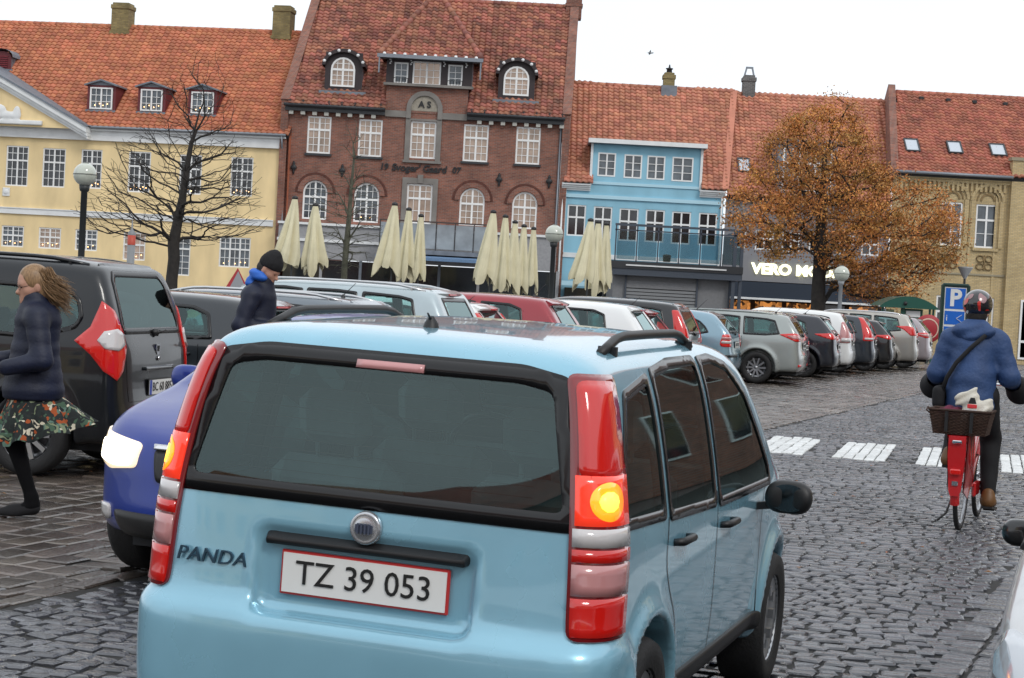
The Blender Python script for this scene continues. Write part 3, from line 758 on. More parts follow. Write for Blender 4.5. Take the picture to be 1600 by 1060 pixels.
for i in range(40):
    xx = x0 + .4 + i * .5
    if xx < xa - .3: q.box(xx, xx + .2, -.50, -.37, ez - .36, ez - .20)
q.build('pediment_moulding', WHITE, yh)
q = MB()
for s_, xe in ((1, xa), (-1, x0)):
    A = (xe + s_ * .35, zc + .16); Bq = (xap, zap + .34)
    yb2 = -.45 + (Bq[1] - ez) / ((rz_ - ez) / (rd + .45))
    q.add([(A[0], -1.05, A[1]), (Bq[0], -1.05, Bq[1]), (Bq[0], yb2, Bq[1]), (A[0], -.40, A[1])], [(0, 1, 2, 3)]); q.add([(A[0], -1.05, A[1]), (Bq[0], -1.05, Bq[1]), (Bq[0], -1.05, Bq[1] - .1), (A[0], -1.05, A[1] - .1)], [(0, 1, 2, 3)])
q.build('pediment_roof', LEAD, yh)
# white relief: a reclining figure shape with scrolls on a slab
f_ = lambda P: smin(smin(smin(np.linalg.norm((P - np.array([-.55, 0, .75])) / np.array([.45, .12, .28]), axis=1) * .2 - .2, np.linalg.norm((P - np.array([.0, 0, .45])) / np.array([.6, .12, .22]), axis=1) * .2 - .2, .1),
     np.linalg.norm((P - np.array([.5, 0, .55])) / np.array([.22, .1, .40]), axis=1) * .2 - .2, .1), smax(smax(np.abs(P[:, 0]) - 1.9, np.abs(P[:, 1]) - .09, .02), np.abs(P[:, 2] - .12) - .12, .03), .06)
v, qd = surf_nets(f_, (-2.1, -.3, -.15), (2.1, .3, 1.3), .06); xr, zr = PY.at(20, 193)
o = meshobj('pediment_relief', v, qd, WHITE, yh, smooth=True); o.location = (xr, -.70, zr - .1)
xr, zr = PY.at(10, 300); q = MB(); q.box(xr - .2, xr + .2, -.06, 0, zr - .22, zr + .22, .02); q.lathe([(.0, -.08), (.13, -.08), (.15, -.06)], 16, c=(xr, 0, zr), axis='y'); q.build('wall_plaque', WHITE, yh)
for a, b in ((187, 52), (440, 60)):
    x, y, z = on_roof(PY, -.45, ez, rd, rz_, a, b + 2 if b < 60 else b); zt = PY.at(a, 5 if a < 200 else 10, y + .2)[1]
    chimney(yh, x, rd - .1, rz_ - 1.2, zt, .98, BCHI)
q = MB(); q.tube([(-.12, -.48, ez), (-.12, -.3, ez - .5), (-.12, -.08, ez - .8), (-.12, -.08, GB)], .05, 8); q.build('downpipe', PIPE, yh)

# ------------------------------------------------------------------ red brick house with the year 1907
pl_ = at(450, 200, YB); PB_ = Plane((pl_.x, YB, 0), 0)
bh = empty('brick_house', PB_.o, 0, label='dark red brick house with hipped centre gable and white gridded windows', cat='house')
BWD = PB_.at(879, 200)[0]; bez = PB_.at(660, 176)[1] - .05
w2 = [(480, 517, 182, 240), (560, 597, 187, 245), (724, 763, 195, 253), (806, 844, 199, 257)]
w2c = (641, 681, 190, 248)
w1 = [(473, 511, 282, 343), (553, 592, 286, 348), (718, 757, 294, 353), (800, 839, 300, 358)]; w1c = (635, 675, 288, 350)
H2 = [rect(PB_, *w_) for w_ in w2]; H2c = rect(PB_, *w2c); H1 = [rect(PB_, *w_) for w_ in w1]; H1c = rect(PB_, *w1c)
zg = PB_.at(660, 352)[1]
wall(bh, .0, BWD, zg - .3, bez, [h for h in H2] + [H2c, H1c] + [(*h, True) for h in H1], BRED)
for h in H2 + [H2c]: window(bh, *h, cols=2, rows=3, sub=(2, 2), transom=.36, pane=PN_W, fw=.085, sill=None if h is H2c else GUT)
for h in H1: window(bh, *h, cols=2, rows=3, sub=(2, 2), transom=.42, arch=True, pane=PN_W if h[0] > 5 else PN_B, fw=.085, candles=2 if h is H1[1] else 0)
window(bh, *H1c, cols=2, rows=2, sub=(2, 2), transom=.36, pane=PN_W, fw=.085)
def arch_ring(h, t, yo, m, name, legs=0.):
    q = MB(); c = (h[0] + h[1]) / 2; rr = (h[1] - h[0]) / 2 + .02; zc = h[3] - (h[1] - h[0]) / 2; n = 14
    for i in range(n):
        a, b = math.pi * i / n, math.pi * (i + 1) / n; g_ = .0
        P = [(c + k * math.cos(tt), yy, zc + k * math.sin(tt)) for tt in (a + g_, b - g_) for k in (rr, rr + t) for yy in (0, yo)]
        q.add(P, [(1, 5, 7, 3), (2, 3, 7, 6), (0, 4, 5, 1)])
    return q.build(name, m, bh)
for h in H1: arch_ring(h, .26, -.10, BRED, 'arch_ring'); arch_ring((h[0] - .27, h[1] + .27, h[2], h[3] + .27), .12, -.05, mat('arch_dark_brick', (.10, .035, .025), rough=.85, var=.3, vscale=8), 'arch_ring')
# stone surrounds
def stone_frame(h, t, top, nm='stone_surround', bot=.12):
    q = MB(); q.box(h[0] - t, h[0] - .01, -.08, 0, h[2] - bot, h[3] + top); q.box(h[1] + .01, h[1] + t, -.08, 0, h[2] - bot, h[3] + top); q.box(h[0] - .01, h[1] + .01, -.079, 0, h[3] + .01, h[3] + top)
    q.box(h[0] - t - .06, h[1] + t + .06, -.14, 0, h[2] - bot - .12, h[2] - bot); return q.build(nm, STONE, bh)
stone_frame(H1c, .26, .30); q = MB(); c = (H1c[0] + H1c[1]) / 2; q.box(c - .14, c + .14, -.13, 0, H1c[3] + .05, H1c[3] + .48); q.build('keystone', STONE, bh)
sf = stone_frame(H2c, .27, .12)
c = (H2c[0] + H2c[1]) / 2; rO = (H2c[1] - H2c[0]) / 2 + .27; zc_ = H2c[3] + .62
q = MB(); n = 16
for i in range(n):
    a, b = math.pi * i / n, math.pi * (i + 1) / n
    P = [(c + k * math.cos(tt), yy, zc_ + k * math.sin(tt)) for tt in (a, b) for k in (rO - .24, rO) for yy in (0, -.15)]; q.add(P, [(1, 5, 7, 3), (2, 3, 7, 6), (0, 4, 5, 1)])
q.box(c - rO, c - rO + .24, -.15, 0, H2c[3] + .12, zc_); q.box(c + rO - .24, c + rO, -.15, 0, H2c[3] + .12, zc_); q.build('stone_arch', STONE, bh)
q = MB(); q.add([(c - rO + .24, -.05, zc_ - .1)] + [(c - (rO - .24) * math.cos(math.pi * i / 12), -.05, zc_ + (rO - .24) * math.sin(math.pi * i / 12)) for i in range(13)] + [(c + rO - .24, -.05, zc_ - .1)], [tuple(range(15))]); q.build('tympanum', mat('pale_stone', (.30, .27, .22), rough=.8, var=.15), bh)
IRON = mat('black_iron', (.012, .012, .014), rough=.5)
text_mb('A S', .46, .02, IRON, bh, 'initials', (c, -.08, zc_ + .22), bold=.012)
# sign with year
xs, zs = PB_.at(655, 268)
for tx_, ppx, sz in (('19', 600, .44), ("Svoger' Gaard", 655, .50), ('07', 713, .44)):
    xx, zz = PB_.at(ppx, 264 + (ppx - 655) * .054); text_mb(tx_, sz, .025, IRON, bh, 'wall_lettering', (xx, -.05, zz), bold=.014, shear=.12, sx=.98)
f_ = lambda P: smin(np.linalg.norm(P / np.array([.17, .07, .13]), axis=1) * .1 - .1, smin(np.linalg.norm((P - np.array([0, 0, .2])) / np.array([.07, .05, .14]), axis=1) * .06 - .06, np.linalg.norm((P - np.array([0, 0, -.2])) / np.array([.06, .05, .16]), axis=1) * .06 - .06, .05), .05)
av, aq = surf_nets(f_, (-.3, -.15, -.45), (.3, .15, .45), .04)
for a, b in ((459, 262), (535, 267), (780, 281), (858, 284)):
    xx, zz = PB_.at(a, b); o = meshobj('wall_anchor', av, aq, IRON, bh, smooth=True); o.location = (xx, -.07, zz)
# eaves
gx0, gx1 = PB_.at(603, 160)[0], PB_.at(731, 160)[0]
for a_, b_ in ((-.15, gx0), (gx1, BWD + .05)): q = MB(); q.box(a_, b_, -.36, -.0, bez - .22, bez + .02); q.build('eaves_board', GUT, bh)
q = MB()
for i in range(24):
    xx = .15 + i * .60
    if xx < BWD and not gx0 - .1 < xx < gx1 + .1: q.box(xx - .11, xx + .11, -.30, -.0, bez - .40, bez - .225)
o = q.build('eaves_bracket', mat('pale_bracket', (.45, .44, .40), rough=.7), bh); o['kind'] = 'stuff'
for a_, b_ in ((-.2, gx0), (gx1, BWD + .1)): q = MB(); q.tube([(a_, -.52, bez + .06), (b_, -.52, bez + .06)], .085, 8); q.build('gutter', GUT, bh)
q = MB()
for i in range(22):
    xx = .1 + i * .66
    if gx0 - .1 < xx < gx1 + .1: continue
    q.lathe([(.0, .26), (.035, .18), (.02, .10), (.055, .05), (.02, 0)], 6, c=(xx, -.50, bez + .12)); q.box(xx - .09, xx + .09, -.51, -.49, bez + .26, bez + .29)
o = q.build('gutter_spikes', IRON, bh); o['kind'] = 'stuff'
# roof
brd = 6.6; brz = PB_.at(800, 8, brd)[1]; skew = .62
xl0, xl1 = .0, PB_.at(503, 0, brd)[0]; xr0, xr1 = BWD, PB_.at(893, 15, brd)[0]
def cut_roof(parent, A, Bq, Cq, D, ca, cb, t0, m, w):
    """roof quad A B C D (bottom-left, bottom-right, top-right, top-left) left open between x=ca and cb below the fraction t0"""
    A, Bq, Cq, D = map(Vector, (A, Bq, Cq, D)); L = lambda p, q_, x: p + (q_ - p) * ((x - p.x) / (q_.x - p.x))
    a0, a1 = L(A, Bq, ca), L(A, Bq, cb); d0, d1 = L(D, Cq, ca), L(D, Cq, cb)
    roof(parent, [A, a0, d0, D], m, w=w, singles=110); roof(parent, [a1, Bq, Cq, d1], m, w=w, singles=110); roof(parent, [a0.lerp(d0, t0), a1.lerp(d1, t0), d1, d0], m, w=w, singles=80)
gx0, gx1 = PB_.at(603, 160)[0], PB_.at(731, 160)[0]
cut_roof(bh, (xl0, -.5, bez + .08), (xr0, -.5, bez + .08), (xr1, brd, brz), (xl1, brd, brz), gx0, gx1, .42, T_BR, .31)
ridge(bh, (xl1, brd, brz + .03), (xr1, brd, brz + .03), T_BR, r=.16)
# gable walls with brick parapets
for xa_, xb_, s_ in ((xl0, xl1, -1), (xr0, xr1, 1)):
    q = MB(); t = .36 * s_
    A = [(xa_, -.30, bez - .05), (xb_, brd, brz + .28), (xb_ + (xb_ - xa_) * .9, 2 * brd + .5, bez), (xb_ + (xb_ - xa_) * .9, 2 * brd + .5, GB), (xa_, .0, GB)]
    A = [(xa_, -.30, bez + .25)] + A[1:]
    B2 = [(p_[0] + t, p_[1], p_[2]) for p_ in A]; k = len(A)
    q.add(A + B2, [tuple(range(k)), tuple(reversed(range(k, 2 * k)))] + [(i, i + k, (i + 1) % k + k, (i + 1) % k) for i in range(k)]); q.build('gable_wall', BRED, bh)
    q = MB(); q.bar((xa_ + t * .5, -.35, bez + .30), (xb_ + t * .5, brd, brz + .33), .46, .08); q.build('parapet_coping', BRED, bh)
    chimney(bh, xb_ + t * .2 + s_ * .05, brd + .1, brz - .6, brz + 1.6, .85, BRED)
q = MB(); q.add([(xl1, brd, brz), (xr1, brd, brz), (xr1 + .3, 2 * brd + .5, bez), (xl1, 2 * brd + .5, bez)], [(0, 1, 2, 3)]); q.build('rear_slope', T_BR, bh)
# centre gable in brick, timber dormer and hipped roof
gz1 = PB_.at(667, 137)[1]
wall(bh, gx0, gx1, bez + .0, gz1, [], BRED, y=-.04, name='centre_gable'); q = MB()
for xx in (gx0, gx1): q.add([(xx, -.04, bez), (xx, -.04, gz1), (xx, 2.6, gz1), (xx, 2.6, bez)], [(0, 1, 2, 3)])
q.build('gable_cheek', LEAD, bh)
q = MB(); z_ = PB_.at(615, 178)[1]; q.box(gx0 - .0, c - rO, -.12, -.04, z_ - .16, z_ + .16); q.box(c + rO, gx1, -.12, -.04, z_ - .16, z_ + .16); q.build('stone_band', STONE, bh)
DWOOD = mat('dark_timber', (.028, .018, .020), rough=.55)
tx0, tx1 = PB_.at(604, 110)[0], PB_.at(738, 115)[0]; tz1 = PB_.at(670, 92)[1]
wins = [rect(PB_, *w_) for w_ in ((616, 638, 98, 131), (645, 689, 97, 134), (700, 723, 102, 135))]
wall(bh, tx0, tx1, gz1 + .13, tz1, wins, DWOOD, y=-.10, name='timber_dormer')
for i, h in enumerate(wins): window(bh, *h, cols=1 if i != 1 else 2, rows=3, sub=(2, 1), transom=None, pane=PN_W if i == 1 else PN_B, y=-.02, fw=.08)
q = MB(); q.box(tx0 - .1, tx1 + .1, -.35, .0, gz1, gz1 + .13); q.build('dormer_sill', STONE, bh)
for xx in (tx0, tx1): q = MB(); q.add([(xx, -.10, gz1), (xx, -.10, tz1), (xx, 4.2, tz1), (xx, 3.0, gz1)], [(0, 1, 2, 3)]); q.build('dormer_cheek', LEAD, bh)
for a0, a1 in ((wins[0][0], wins[0][1]), (wins[2][0], wins[2][1])):
    q = MB(); q.tube([(a0 - .05, -.30, gz1 + .38), (a1 + .05, -.30, gz1 + .38)], .015, 4)
    for i in range(6): xx = a0 + (a1 - a0) * i / 5; q.tube([(xx, -.30, gz1 + .13), (xx, -.30, gz1 + .38)], .012, 4)
    q.build('iron_railing', IRON, bh)
q = MB()
for xx in (wins[0][0] - .22, wins[0][1] + .12, wins[1][1] + .14, wins[2][1] + .15):
    for k in range(3): q.lathe([(0, -.16), (.04, -.155), (.05, -.14)], 8, c=(xx + .05 * (k % 2), 0, tz1 - .35 + .10 * k), axis='y')
o = q.build('white_stud', WHITE, bh); o['kind'] = 'stuff'
hx0, hx1 = PB_.at(593, 84, -.8)[0], PB_.at(752, 98, -.8)[0]; hz = PB_.at(672, 90, -.8)[1]
hax, haz = PB_.at(685, -12, 3.6)
roof(bh, [(hx0, -.8, hz), (hx1, -.8, hz), (hax, 3.6, haz)], T_BR, w=.30)
ridge(bh, (hx0, -.8, hz + .08), (hax, 3.6, haz + .05), T_BR, r=.15); ridge(bh, (hx1, -.8, hz + .08), (hax, 3.6, haz + .05), T_BR, r=.15)
q = MB(); q.add([(hx0, -.8, hz), (hax, 3.6, haz), (hax, 6.4, haz), (hx0, 3.3, hz)], [(0, 1, 2, 3)]); q.add([(hx1, -.8, hz), (hax, 3.6, haz), (hax, 6.4, haz), (hx1, 3.3, hz)], [(0, 1, 2, 3)]); q.build('hip_side', T_BR, bh)
q = MB(); q.box(hx0 - .05, hx1 + .05, -.86, .0, hz - .10, hz - .03); q.box(hx0 - .1, hx1 + .1, -.95, -.80, hz - .12, hz + .06); q.box(hx0 - .02, hx0 + .05, -.9, -.82, hz - .9, hz - .1); q.box(hx1 - .05, hx1 + .02, -.9, -.82, hz - 1.0, hz - .1); q.build('hip_gutter', PIPE, bh)
q = MB()
for i in range(10): xx = hx0 + (hx1 - hx0) * (i + .5) / 10; q.lathe([(0, .11), (.07, .09), (.09, .0)], 8, c=(xx, -.9, hz + .05))
o = q.build('gutter_boss', WHITE, bh); o['kind'] = 'stuff'
# arched dormers
def arched_dormer(wpx, ppx):
    x, y, z = on_roof(PB_, -.5, bez + .08, brd, brz, (ppx[0] + ppx[1]) / 2, ppx[3]); 
    h = rect(PB_, *wpx, y); p = rect(PB_, *ppx, y); c = (p[0] + p[1]) / 2; w_ = (p[1] - p[0]) / 2; zc = p[3] - w_ * .75; n = 12
    def arc(k, y_): return [(c - (w_ + k) * math.cos(math.pi * i / n), y_, zc + (w_ * .75 + k) * math.sin(math.pi * i / n)) for i in range(n + 1)]
    d = wall(bh, p[0], p[1], p[2], p[3], [(*h, True)], DWOOD, depth=.12, y=y, name='arched_dormer')
    # trim the corners above the arch by the roof shell standing proud
    q = MB(); A = arc(.16, y - .30); B2 = arc(.16, y + 3.2); C2 = arc(-.02, y - .30)
    for i in range(n): q.add([A[i], A[i + 1], B2[i + 1], B2[i]], [(0, 1, 2, 3)], True); q.add([A[i], A[i + 1], C2[i + 1], C2[i]], [(0, 1, 2, 3)])
    q.build('dormer_roof', DWOOD, d)
    q = MB()
    for i in (1, 3, 5, 7, 9, 11): pnt = arc(.07, y - .31)[i]; q.lathe([(0, -.06), (.075, -.04), (.085, 0)], 10, c=pnt, axis='y')
    o = q.build('white_boss', WHITE, d); o['kind'] = 'stuff'
    q = MB()
    for s_ in (-1, 1): q.add([(c + s_ * w_, y, p[2] - .1), (c + s_ * w_, y, zc), (c + s_ * w_, y + 2.6, zc)], [(0, 1, 2)]); q.add([(c + s_ * w_, y - .02, p[2] - .1), (c + s_ * (w_ + .35), y + .1, p[2] - .15), (c + s_ * (w_ + .3), y + 2.2, zc), (c + s_ * w_, y + 2.2, zc)], [(0, 1, 2, 3)])
    q.box(c - w_ - .25, c + w_ + .25, y - .25, y + .05, p[2] - .16, p[2] - .02); q.build('lead_flashing', LEAD, d)
    window(d, *h, cols=2, rows=3, sub=(2, 2), transom=.42, arch=True, pane=PN_W, y=y - .0, fw=.09)
arched_dormer((517, 555, 90, 136), (508, 566, 82, 143)); arched_dormer((787, 827, 104, 150), (779, 836, 96, 157))
q = MB(); q.tube([(-.05, -.10, bez - .3), (-.05, -.10, GB)], .055, 8); q.build('downpipe', PIPE, bh); q = MB(); q.tube([(BWD - .08, -.10, bez - .3), (BWD - .08, -.10, GB)], .055, 8); q.build('downpipe', PIPE, bh)
# ground floor front: rendered fascia, balcony, awning, shop glass
FASC = mat('grey_fascia', (.30, .30, .31), rough=.7, var=.1); SHOPG = mat('shop_glass', (.012, .016, .02), rough=.06, spec=.8, var=.5, vscale=.6)
zt_, zb_ = zg - .30, PB_.at(560, 408)[1]
q = MB(); q.box(-.1, BWD, -.9, .3, zb_, zt_ - .02); q.build('shop_fascia', FASC, bh)
q = MB(); z2 = PB_.at(560, 380)[1]; q.box(-.15, gx0 + .2, -1.0, -.9, z2 - .07, z2 + .07); q.box(-.15, BWD + .02, -1.02, .0, zt_ - .02, zt_ + .10); q.build('fascia_moulding', WHITE, bh)
for i in range(7):
    xa_ = .2 + i * 2.0; q = MB(); q.box(xa_, xa_ + 1.86, -.80, -.74, GB + .5, zb_ - .05); q.build('shop_window', SHOPG, bh)
    q = MB(); q.box(xa_ + 1.86, xa_ + 2.0, -.88, -.70, GB, zb_); q.build('pilaster', LEAD if i % 2 else FASC, bh)
q = MB(); q.box(-.1, BWD, -.86, -.70, GB, GB + .5); q.build('plinth', STONE, bh)
bx0, bx1 = PB_.at(598, 380)[0], PB_.at(770, 380)[0]; zr_ = PB_.at(680, 348, -2.2)[1]; zs_ = PB_.at(680, 392, -2.2)[1]
q = MB(); q.box(bx0, bx1, -2.4, -.9, zs_ - .22, zs_); q.build('balcony_slab', LEAD, bh)
for i in range(6):
    xa_ = bx0 + (bx1 - bx0) * i / 6; q = MB(); q.box(xa_ + .03, xa_ + (bx1 - bx0) / 6 - .03, -2.36, -2.34, zs_ + .08, zr_ - .1); q.build('balcony_glass', mat('frosted_glass', (.28, .32, .35), rough=.12, spec=.8, var=.25, vscale=1.2), bh)
    q = MB(); q.box(xa_ - .025, xa_ + .025, -2.39, -2.33, zs_, zr_); q.build('balcony_post', GUT, bh)
q = MB(); q.box(bx0 - .05, bx1 + .05, -2.42, -2.32, zr_ - .03, zr_ + .04); q.build('balcony_handrail', mat('brown_handrail', (.06, .035, .03), rough=.5), bh)
q = MB(); za_ = PB_.at(690, 404, -3.4)[1]; q.add([(bx0 - .1, -3.4, za_), (bx1, -3.4, za_), (bx1, -1.5, zs_ - .22), (bx0 - .1, -1.5, zs_ - .22), (bx0 - .1, -3.4, za_ - .15), (bx1, -3.4, za_ - .15)], [(0, 1, 2, 3), (0, 4, 5, 1)]); q.build('awning', mat('blue_awning', (.13, .22, .36), rough=.8, var=.1), bh)

# ------------------------------------------------------------------ pale blue house
pl_ = at(881, 300, YB); PU = Plane((pl_.x, YB, 0), 0)
uh = empty('blue_house', PU.o, 0, label='pale blue rendered house with a wide four window dormer', cat='house')
UW = PU.at(1131, 310)[0]; uez = PU.at(1000, 294)[1]
wu = [(886, 915, 320, 369), (927, 956, 323, 373), (967, 997, 326, 377), (1008, 1038, 328, 379), (1049, 1079, 331, 382), (1091, 1120, 333, 384)]
dx0, dx1 = PU.at(926, 255)[0], PU.at(1094, 262)[0]; dzt = PU.at(1010, 229)[1]
wd = [(934, 962, 239, 276), (975, 1003, 242, 279), (1011, 1039, 244, 281), (1050, 1083, 246, 284)]
Hu = [rect(PU, *w_) for w_ in wu]; Hd = [rect(PU, *w_) for w_ in wd]
wall(uh, 0, UW, GB, uez, Hu, BLUEW)
wall(uh, dx0, dx1, uez, dzt, Hd, BLUEW, name='dormer_wall')
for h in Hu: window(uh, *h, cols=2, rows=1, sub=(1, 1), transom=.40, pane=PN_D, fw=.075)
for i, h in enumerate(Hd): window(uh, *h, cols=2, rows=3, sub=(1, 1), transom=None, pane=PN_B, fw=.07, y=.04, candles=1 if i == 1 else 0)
q = MB(); z = PU.at(1000, 288)[1]; q.box(dx0 - .1, dx1 + .1, -.06, 0, z - .12, z + .02); z = PU.at(1000, 305)[1]; q.box(0, UW, -.10, 0, z - .30, z - .12); q.build('blue_moulding', BLUEP, uh)
for s_ in range(6):                                     # concave flare under the dormer
    pass
q = MB()
for a, b in ((-.12, dx0 - .05), (dx1 + .05, UW + .05)):
    for k in range(4): q.box(a, b, -.12 - .09 * k, 0, uez - .30 + .09 * k, uez - .215 + .09 * k)
q.build('dentil_cornice', WHITE, uh)
q = MB(); z = PU.at(900, 399)[1]; q.box(0, UW, -.06, 0, z - .12, z + .12); q.box(-.02, .14, -.06, 0, z, uez - .3); q.box(dx0 - .12, dx0, -.10, .05, uez, dzt); q.box(dx1, dx1 + .12, -.10, .05, uez, dzt); q.build('white_trim', WHITE, uh)
q = MB(); q.box(dx0 - .25, dx1 + .25, -.45, 3.0, dzt + .0, dzt + .16); q.build('dormer_roof', LEAD, uh)
q = MB(); q.box(dx0 - .28, dx1 + .28, -.50, -.44, dzt + .02, dzt + .24); q.build('dormer_gutter', WHITE, uh)
q = MB(); 
for xx in (dx0, dx1): q.add([(xx, 0, uez), (xx, 0, dzt), (xx, 3.2, dzt), (xx, .0, uez - .0)], [(0, 1, 2)])
q.build('dormer_cheek', LEAD, uh)
q = MB(); q.tube([(-.05, -.14, uez - .2), (-.05, -.14, GB)], .05, 8); q.build('downpipe', WHITE, uh); q = MB(); q.tube([(UW - .1, -.14, uez - .2), (UW - .1, -.14, GB)], .05, 8); q.build('downpipe', WHITE, uh)
urd = 5.6; urz = PU.at(1010, 137, urd)[1]; xl1 = PU.at(896, 131, urd)[0]; xr1 = PU.at(1147, 144, urd)[0]
cut_roof(uh, (-.05, -.42, uez + .08), (UW + .05, -.42, uez + .08), (xr1, urd, urz), (xl1, urd, urz), dx0 - .1, dx1 + .1, (dzt + .14 - uez) / (urz - uez), T_SA, .30)
ridge(uh, (xl1, urd, urz + .02), (xr1, urd, urz + .02), T_SA)
q = MB(); q.add([(xl1, urd, urz), (xr1, urd, urz), (xr1, 11, uez), (xl1, 11, uez)], [(0, 1, 2, 3)]); q.build('rear_slope', T_SA, uh)
q = MB(); q.bar((UW + .0, -.42, uez + .12), (xr1, urd, urz + .06), .34, .14); q.build('verge', T_SA, uh)
xx, zz = PU.at(1046, 114, urd); chimney(uh, xx, urd + .1, urz - .5, zz, .60, BCHI); q = MB(); q.lathe([(.16, 0), (.14, .18), (.2, .2), (.2, .25), (.06, .28), (.03, .45), (0, .46)], 10, c=(xx, urd + .1, zz)); q.build('chimney_cowl', IRON, uh)
q = MB(); q.box(xx - .42, xx + .42, urd - .55, urd - .2, urz - .45, urz + .12); q.build('lead_flashing', LEAD, uh)
q = MB(); q.box(.1, 3.0, -1.4, -.4, PU.at(900, 447)[1], PU.at(900, 440)[1]); q.build('canopy', BLUEP, uh)
q = MB(); q.box(.3, 3.0, -.12, -.05, GB + .4, PU.at(900, 450)[1]); q.build('shop_window', SHOPG, uh)

# ------------------------------------------------------------------ grey rendered shop
pl_ = at(1134, 310, YB); PG = Plane((pl_.x, YB, 0), 0)
gh = empty('grey_shop_building', PG.o, 0, label='grey rendered shop building with lit letters, behind the autumn tree', cat='shop')
GW = PG.at(1391, 330)[0]; gez = PG.at(1260, 314)[1]
wg = [(1150, 1166, 358, 388), (1180, 1209, 360, 391), (1222, 1250, 363, 394), (1264, 1292, 365, 396), (1306, 1334, 367, 398), (1346, 1374, 369, 400)]
Hg = [rect(PG, *w_) for w_ in wg]; zf = PG.at(1260, 404)[1]
wall(gh, .02, GW, zf, gez, Hg, GREYW)
for h in Hg: window(gh, *h, cols=2, rows=1, sub=(1, 1), transom=.42, pane=PN_D, fw=.08)
grd = 6.2; grz = PG.at(1260, 154, grd)[1]; xl1 = PG.at(1148, 147, grd)[0]; xr1 = PG.at(1387, 158, grd)[0]
roof(gh, [(.02, -.42, gez + .05), (GW - .1, -.42, gez + .05), (xr1, grd, grz), (xl1, grd, grz)], T_SA); ridge(gh, (xl1, grd, grz + .02), (xr1, grd, grz + .02), T_SA)
gex = Vector((1, 0, 0)); gsl = Vector((0, grd + .42, grz - gez - .05)); gey = gsl.normalized(); gn = gex.cross(gey)
def sky_at(parent, P, a, b, c, d, d0, z0, d1, z1, o):
    x0_, y0_, zz0 = on_roof(P, d0, z0, d1, z1, a, d); x1_, y1_, zz1 = on_roof(P, d0, z0, d1, z1, b, c)
    ey = Vector((0, d1 - d0, z1 - z0)).normalized(); ex = Vector((1, 0, 0)); n = ex.cross(ey)
    l0 = (Vector((0, y0_, zz0)) - Vector((0, d0, z0))).length; l1 = (Vector((0, y1_, zz1)) - Vector((0, d0, z0))).length
    skylight(parent, ex, ey, n, Vector((0, d0, z0)), x0_, l0, max(.5, x1_ - x0_), max(.5, l1 - l0))
sky_at(gh, PG, 1153, 1171, 251, 271, -.42, gez + .05, grd, grz, None)
xx, zz = PG.at(1171, 118, grd); chimney(gh, xx, grd + .1, grz - 1.0, zz, .66, BGRY); q = MB(); q.bar((xx - .25, grd + .1, zz), (xx - .15, grd + .1, zz + .42), .09); q.bar((xx + .25, grd + .1, zz), (xx + .15, grd + .1, zz + .42), .09); q.bar((xx - .2, grd + .1, zz + .42), (xx + .2, grd + .1, zz + .42), .10); q.build('chimney_cowl', PIPE, gh)
# zinc dormer behind the tree
xd0, yd, zd = on_roof(PG, -.42, gez, grd, grz, 1255, 308); h = rect(PG, 1222, 1300, 232, 300, yd)
ds = wall(gh, h[0] - .25, h[1] + .25, h[2] - .3, h[3] + .3, [h], LEAD, y=yd - .05, name='zinc_dormer'); q = MB()
q.box(h[0] - .4, h[1] + .4, yd - .3, yd + 3.6, h[3] + .3, h[3] + .42)
for xx in (h[0] - .25, h[1] + .25): q.add([(xx, yd - .05, h[2] - .3), (xx, yd - .05, h[3] + .3), (xx, yd + 3.3, h[3] + .3)], [(0, 1, 2)])
q.build('dormer_roof', LEAD, ds); window(ds, *h, cols=3, rows=1, sub=(1, 1), transom=.35, pane=PN_B, y=yd + .04, fw=.1)
q = MB(); zl = PG.at(1260, 444)[1]; q.box(.02, GW, -.30, .3, zl, zf); q.build('shop_fascia', mat('grey_panel', (.20, .20, .215), rough=.6), gh)
q = MB(); za = PG.at(1260, 472, -1.4)[1]; q.box(.1, GW - .1, -1.4, -.30, za + .08, zl - .05); q.build('dark_canopy', mat('navy_canopy', (.012, .022, .040), rough=.6), gh)
q = MB(); q.box(.1, GW - .1, -1.46, -1.38, za - .02, za + .08); q.build('canopy_edge', WHITE, gh)
LETM = mat('lit_letter', (.9, .88, .6), rough=.5, emit=1.6, emitcol=(1, .96, .62))
xx, zz = PG.at(1246, 424, -.35); text_mb('VERO MODA', .74, .05, LETM, gh, 'sign_lettering', (xx, -.36, zz), sx=1.08, bold=.03)
q = MB(); q.box(.02, GW, .1, .3, GB, zl); q.build('shop_back_wall', mat('shop_inside', (.05, .03, .02), rough=.8), gh)
SHOPW = mat('lit_shop_window', (.12, .06, .03), rough=.1, var=.9, vscale=1.7, emit=.5, emitcol=(1, .42, .12))
nt = SHOPW.node_tree; b_ = nt.nodes['Principled BSDF']; n_ = nt.nodes.new('ShaderNodeTexVoronoi'); n_.inputs['Scale'].default_value = 6; tc_ = nt.nodes.new('ShaderNodeTexCoord'); nt.links.new(tc_.outputs['Object'], n_.inputs['Vector'])
rp_ = nt.nodes.new('ShaderNodeValToRGB'); rp_.color_ramp.elements[0].color = (.02, .008, .003, 1); rp_.color_ramp.elements[1].color = (1, .38, .09, 1); rp_.color_ramp.elements[0].position = .25; rp_.color_ramp.elements[1].position = .9
sp_ = nt.nodes.new('ShaderNodeSeparateColor'); nt.links.new(n_.outputs['Color'], sp_.inputs[0]); nt.links.new(sp_.outputs[0], rp_.inputs[0]); nt.links.new(rp_.outputs[0], b_.inputs['Emission Color']); b_.inputs['Emission Strength'].default_value = .55
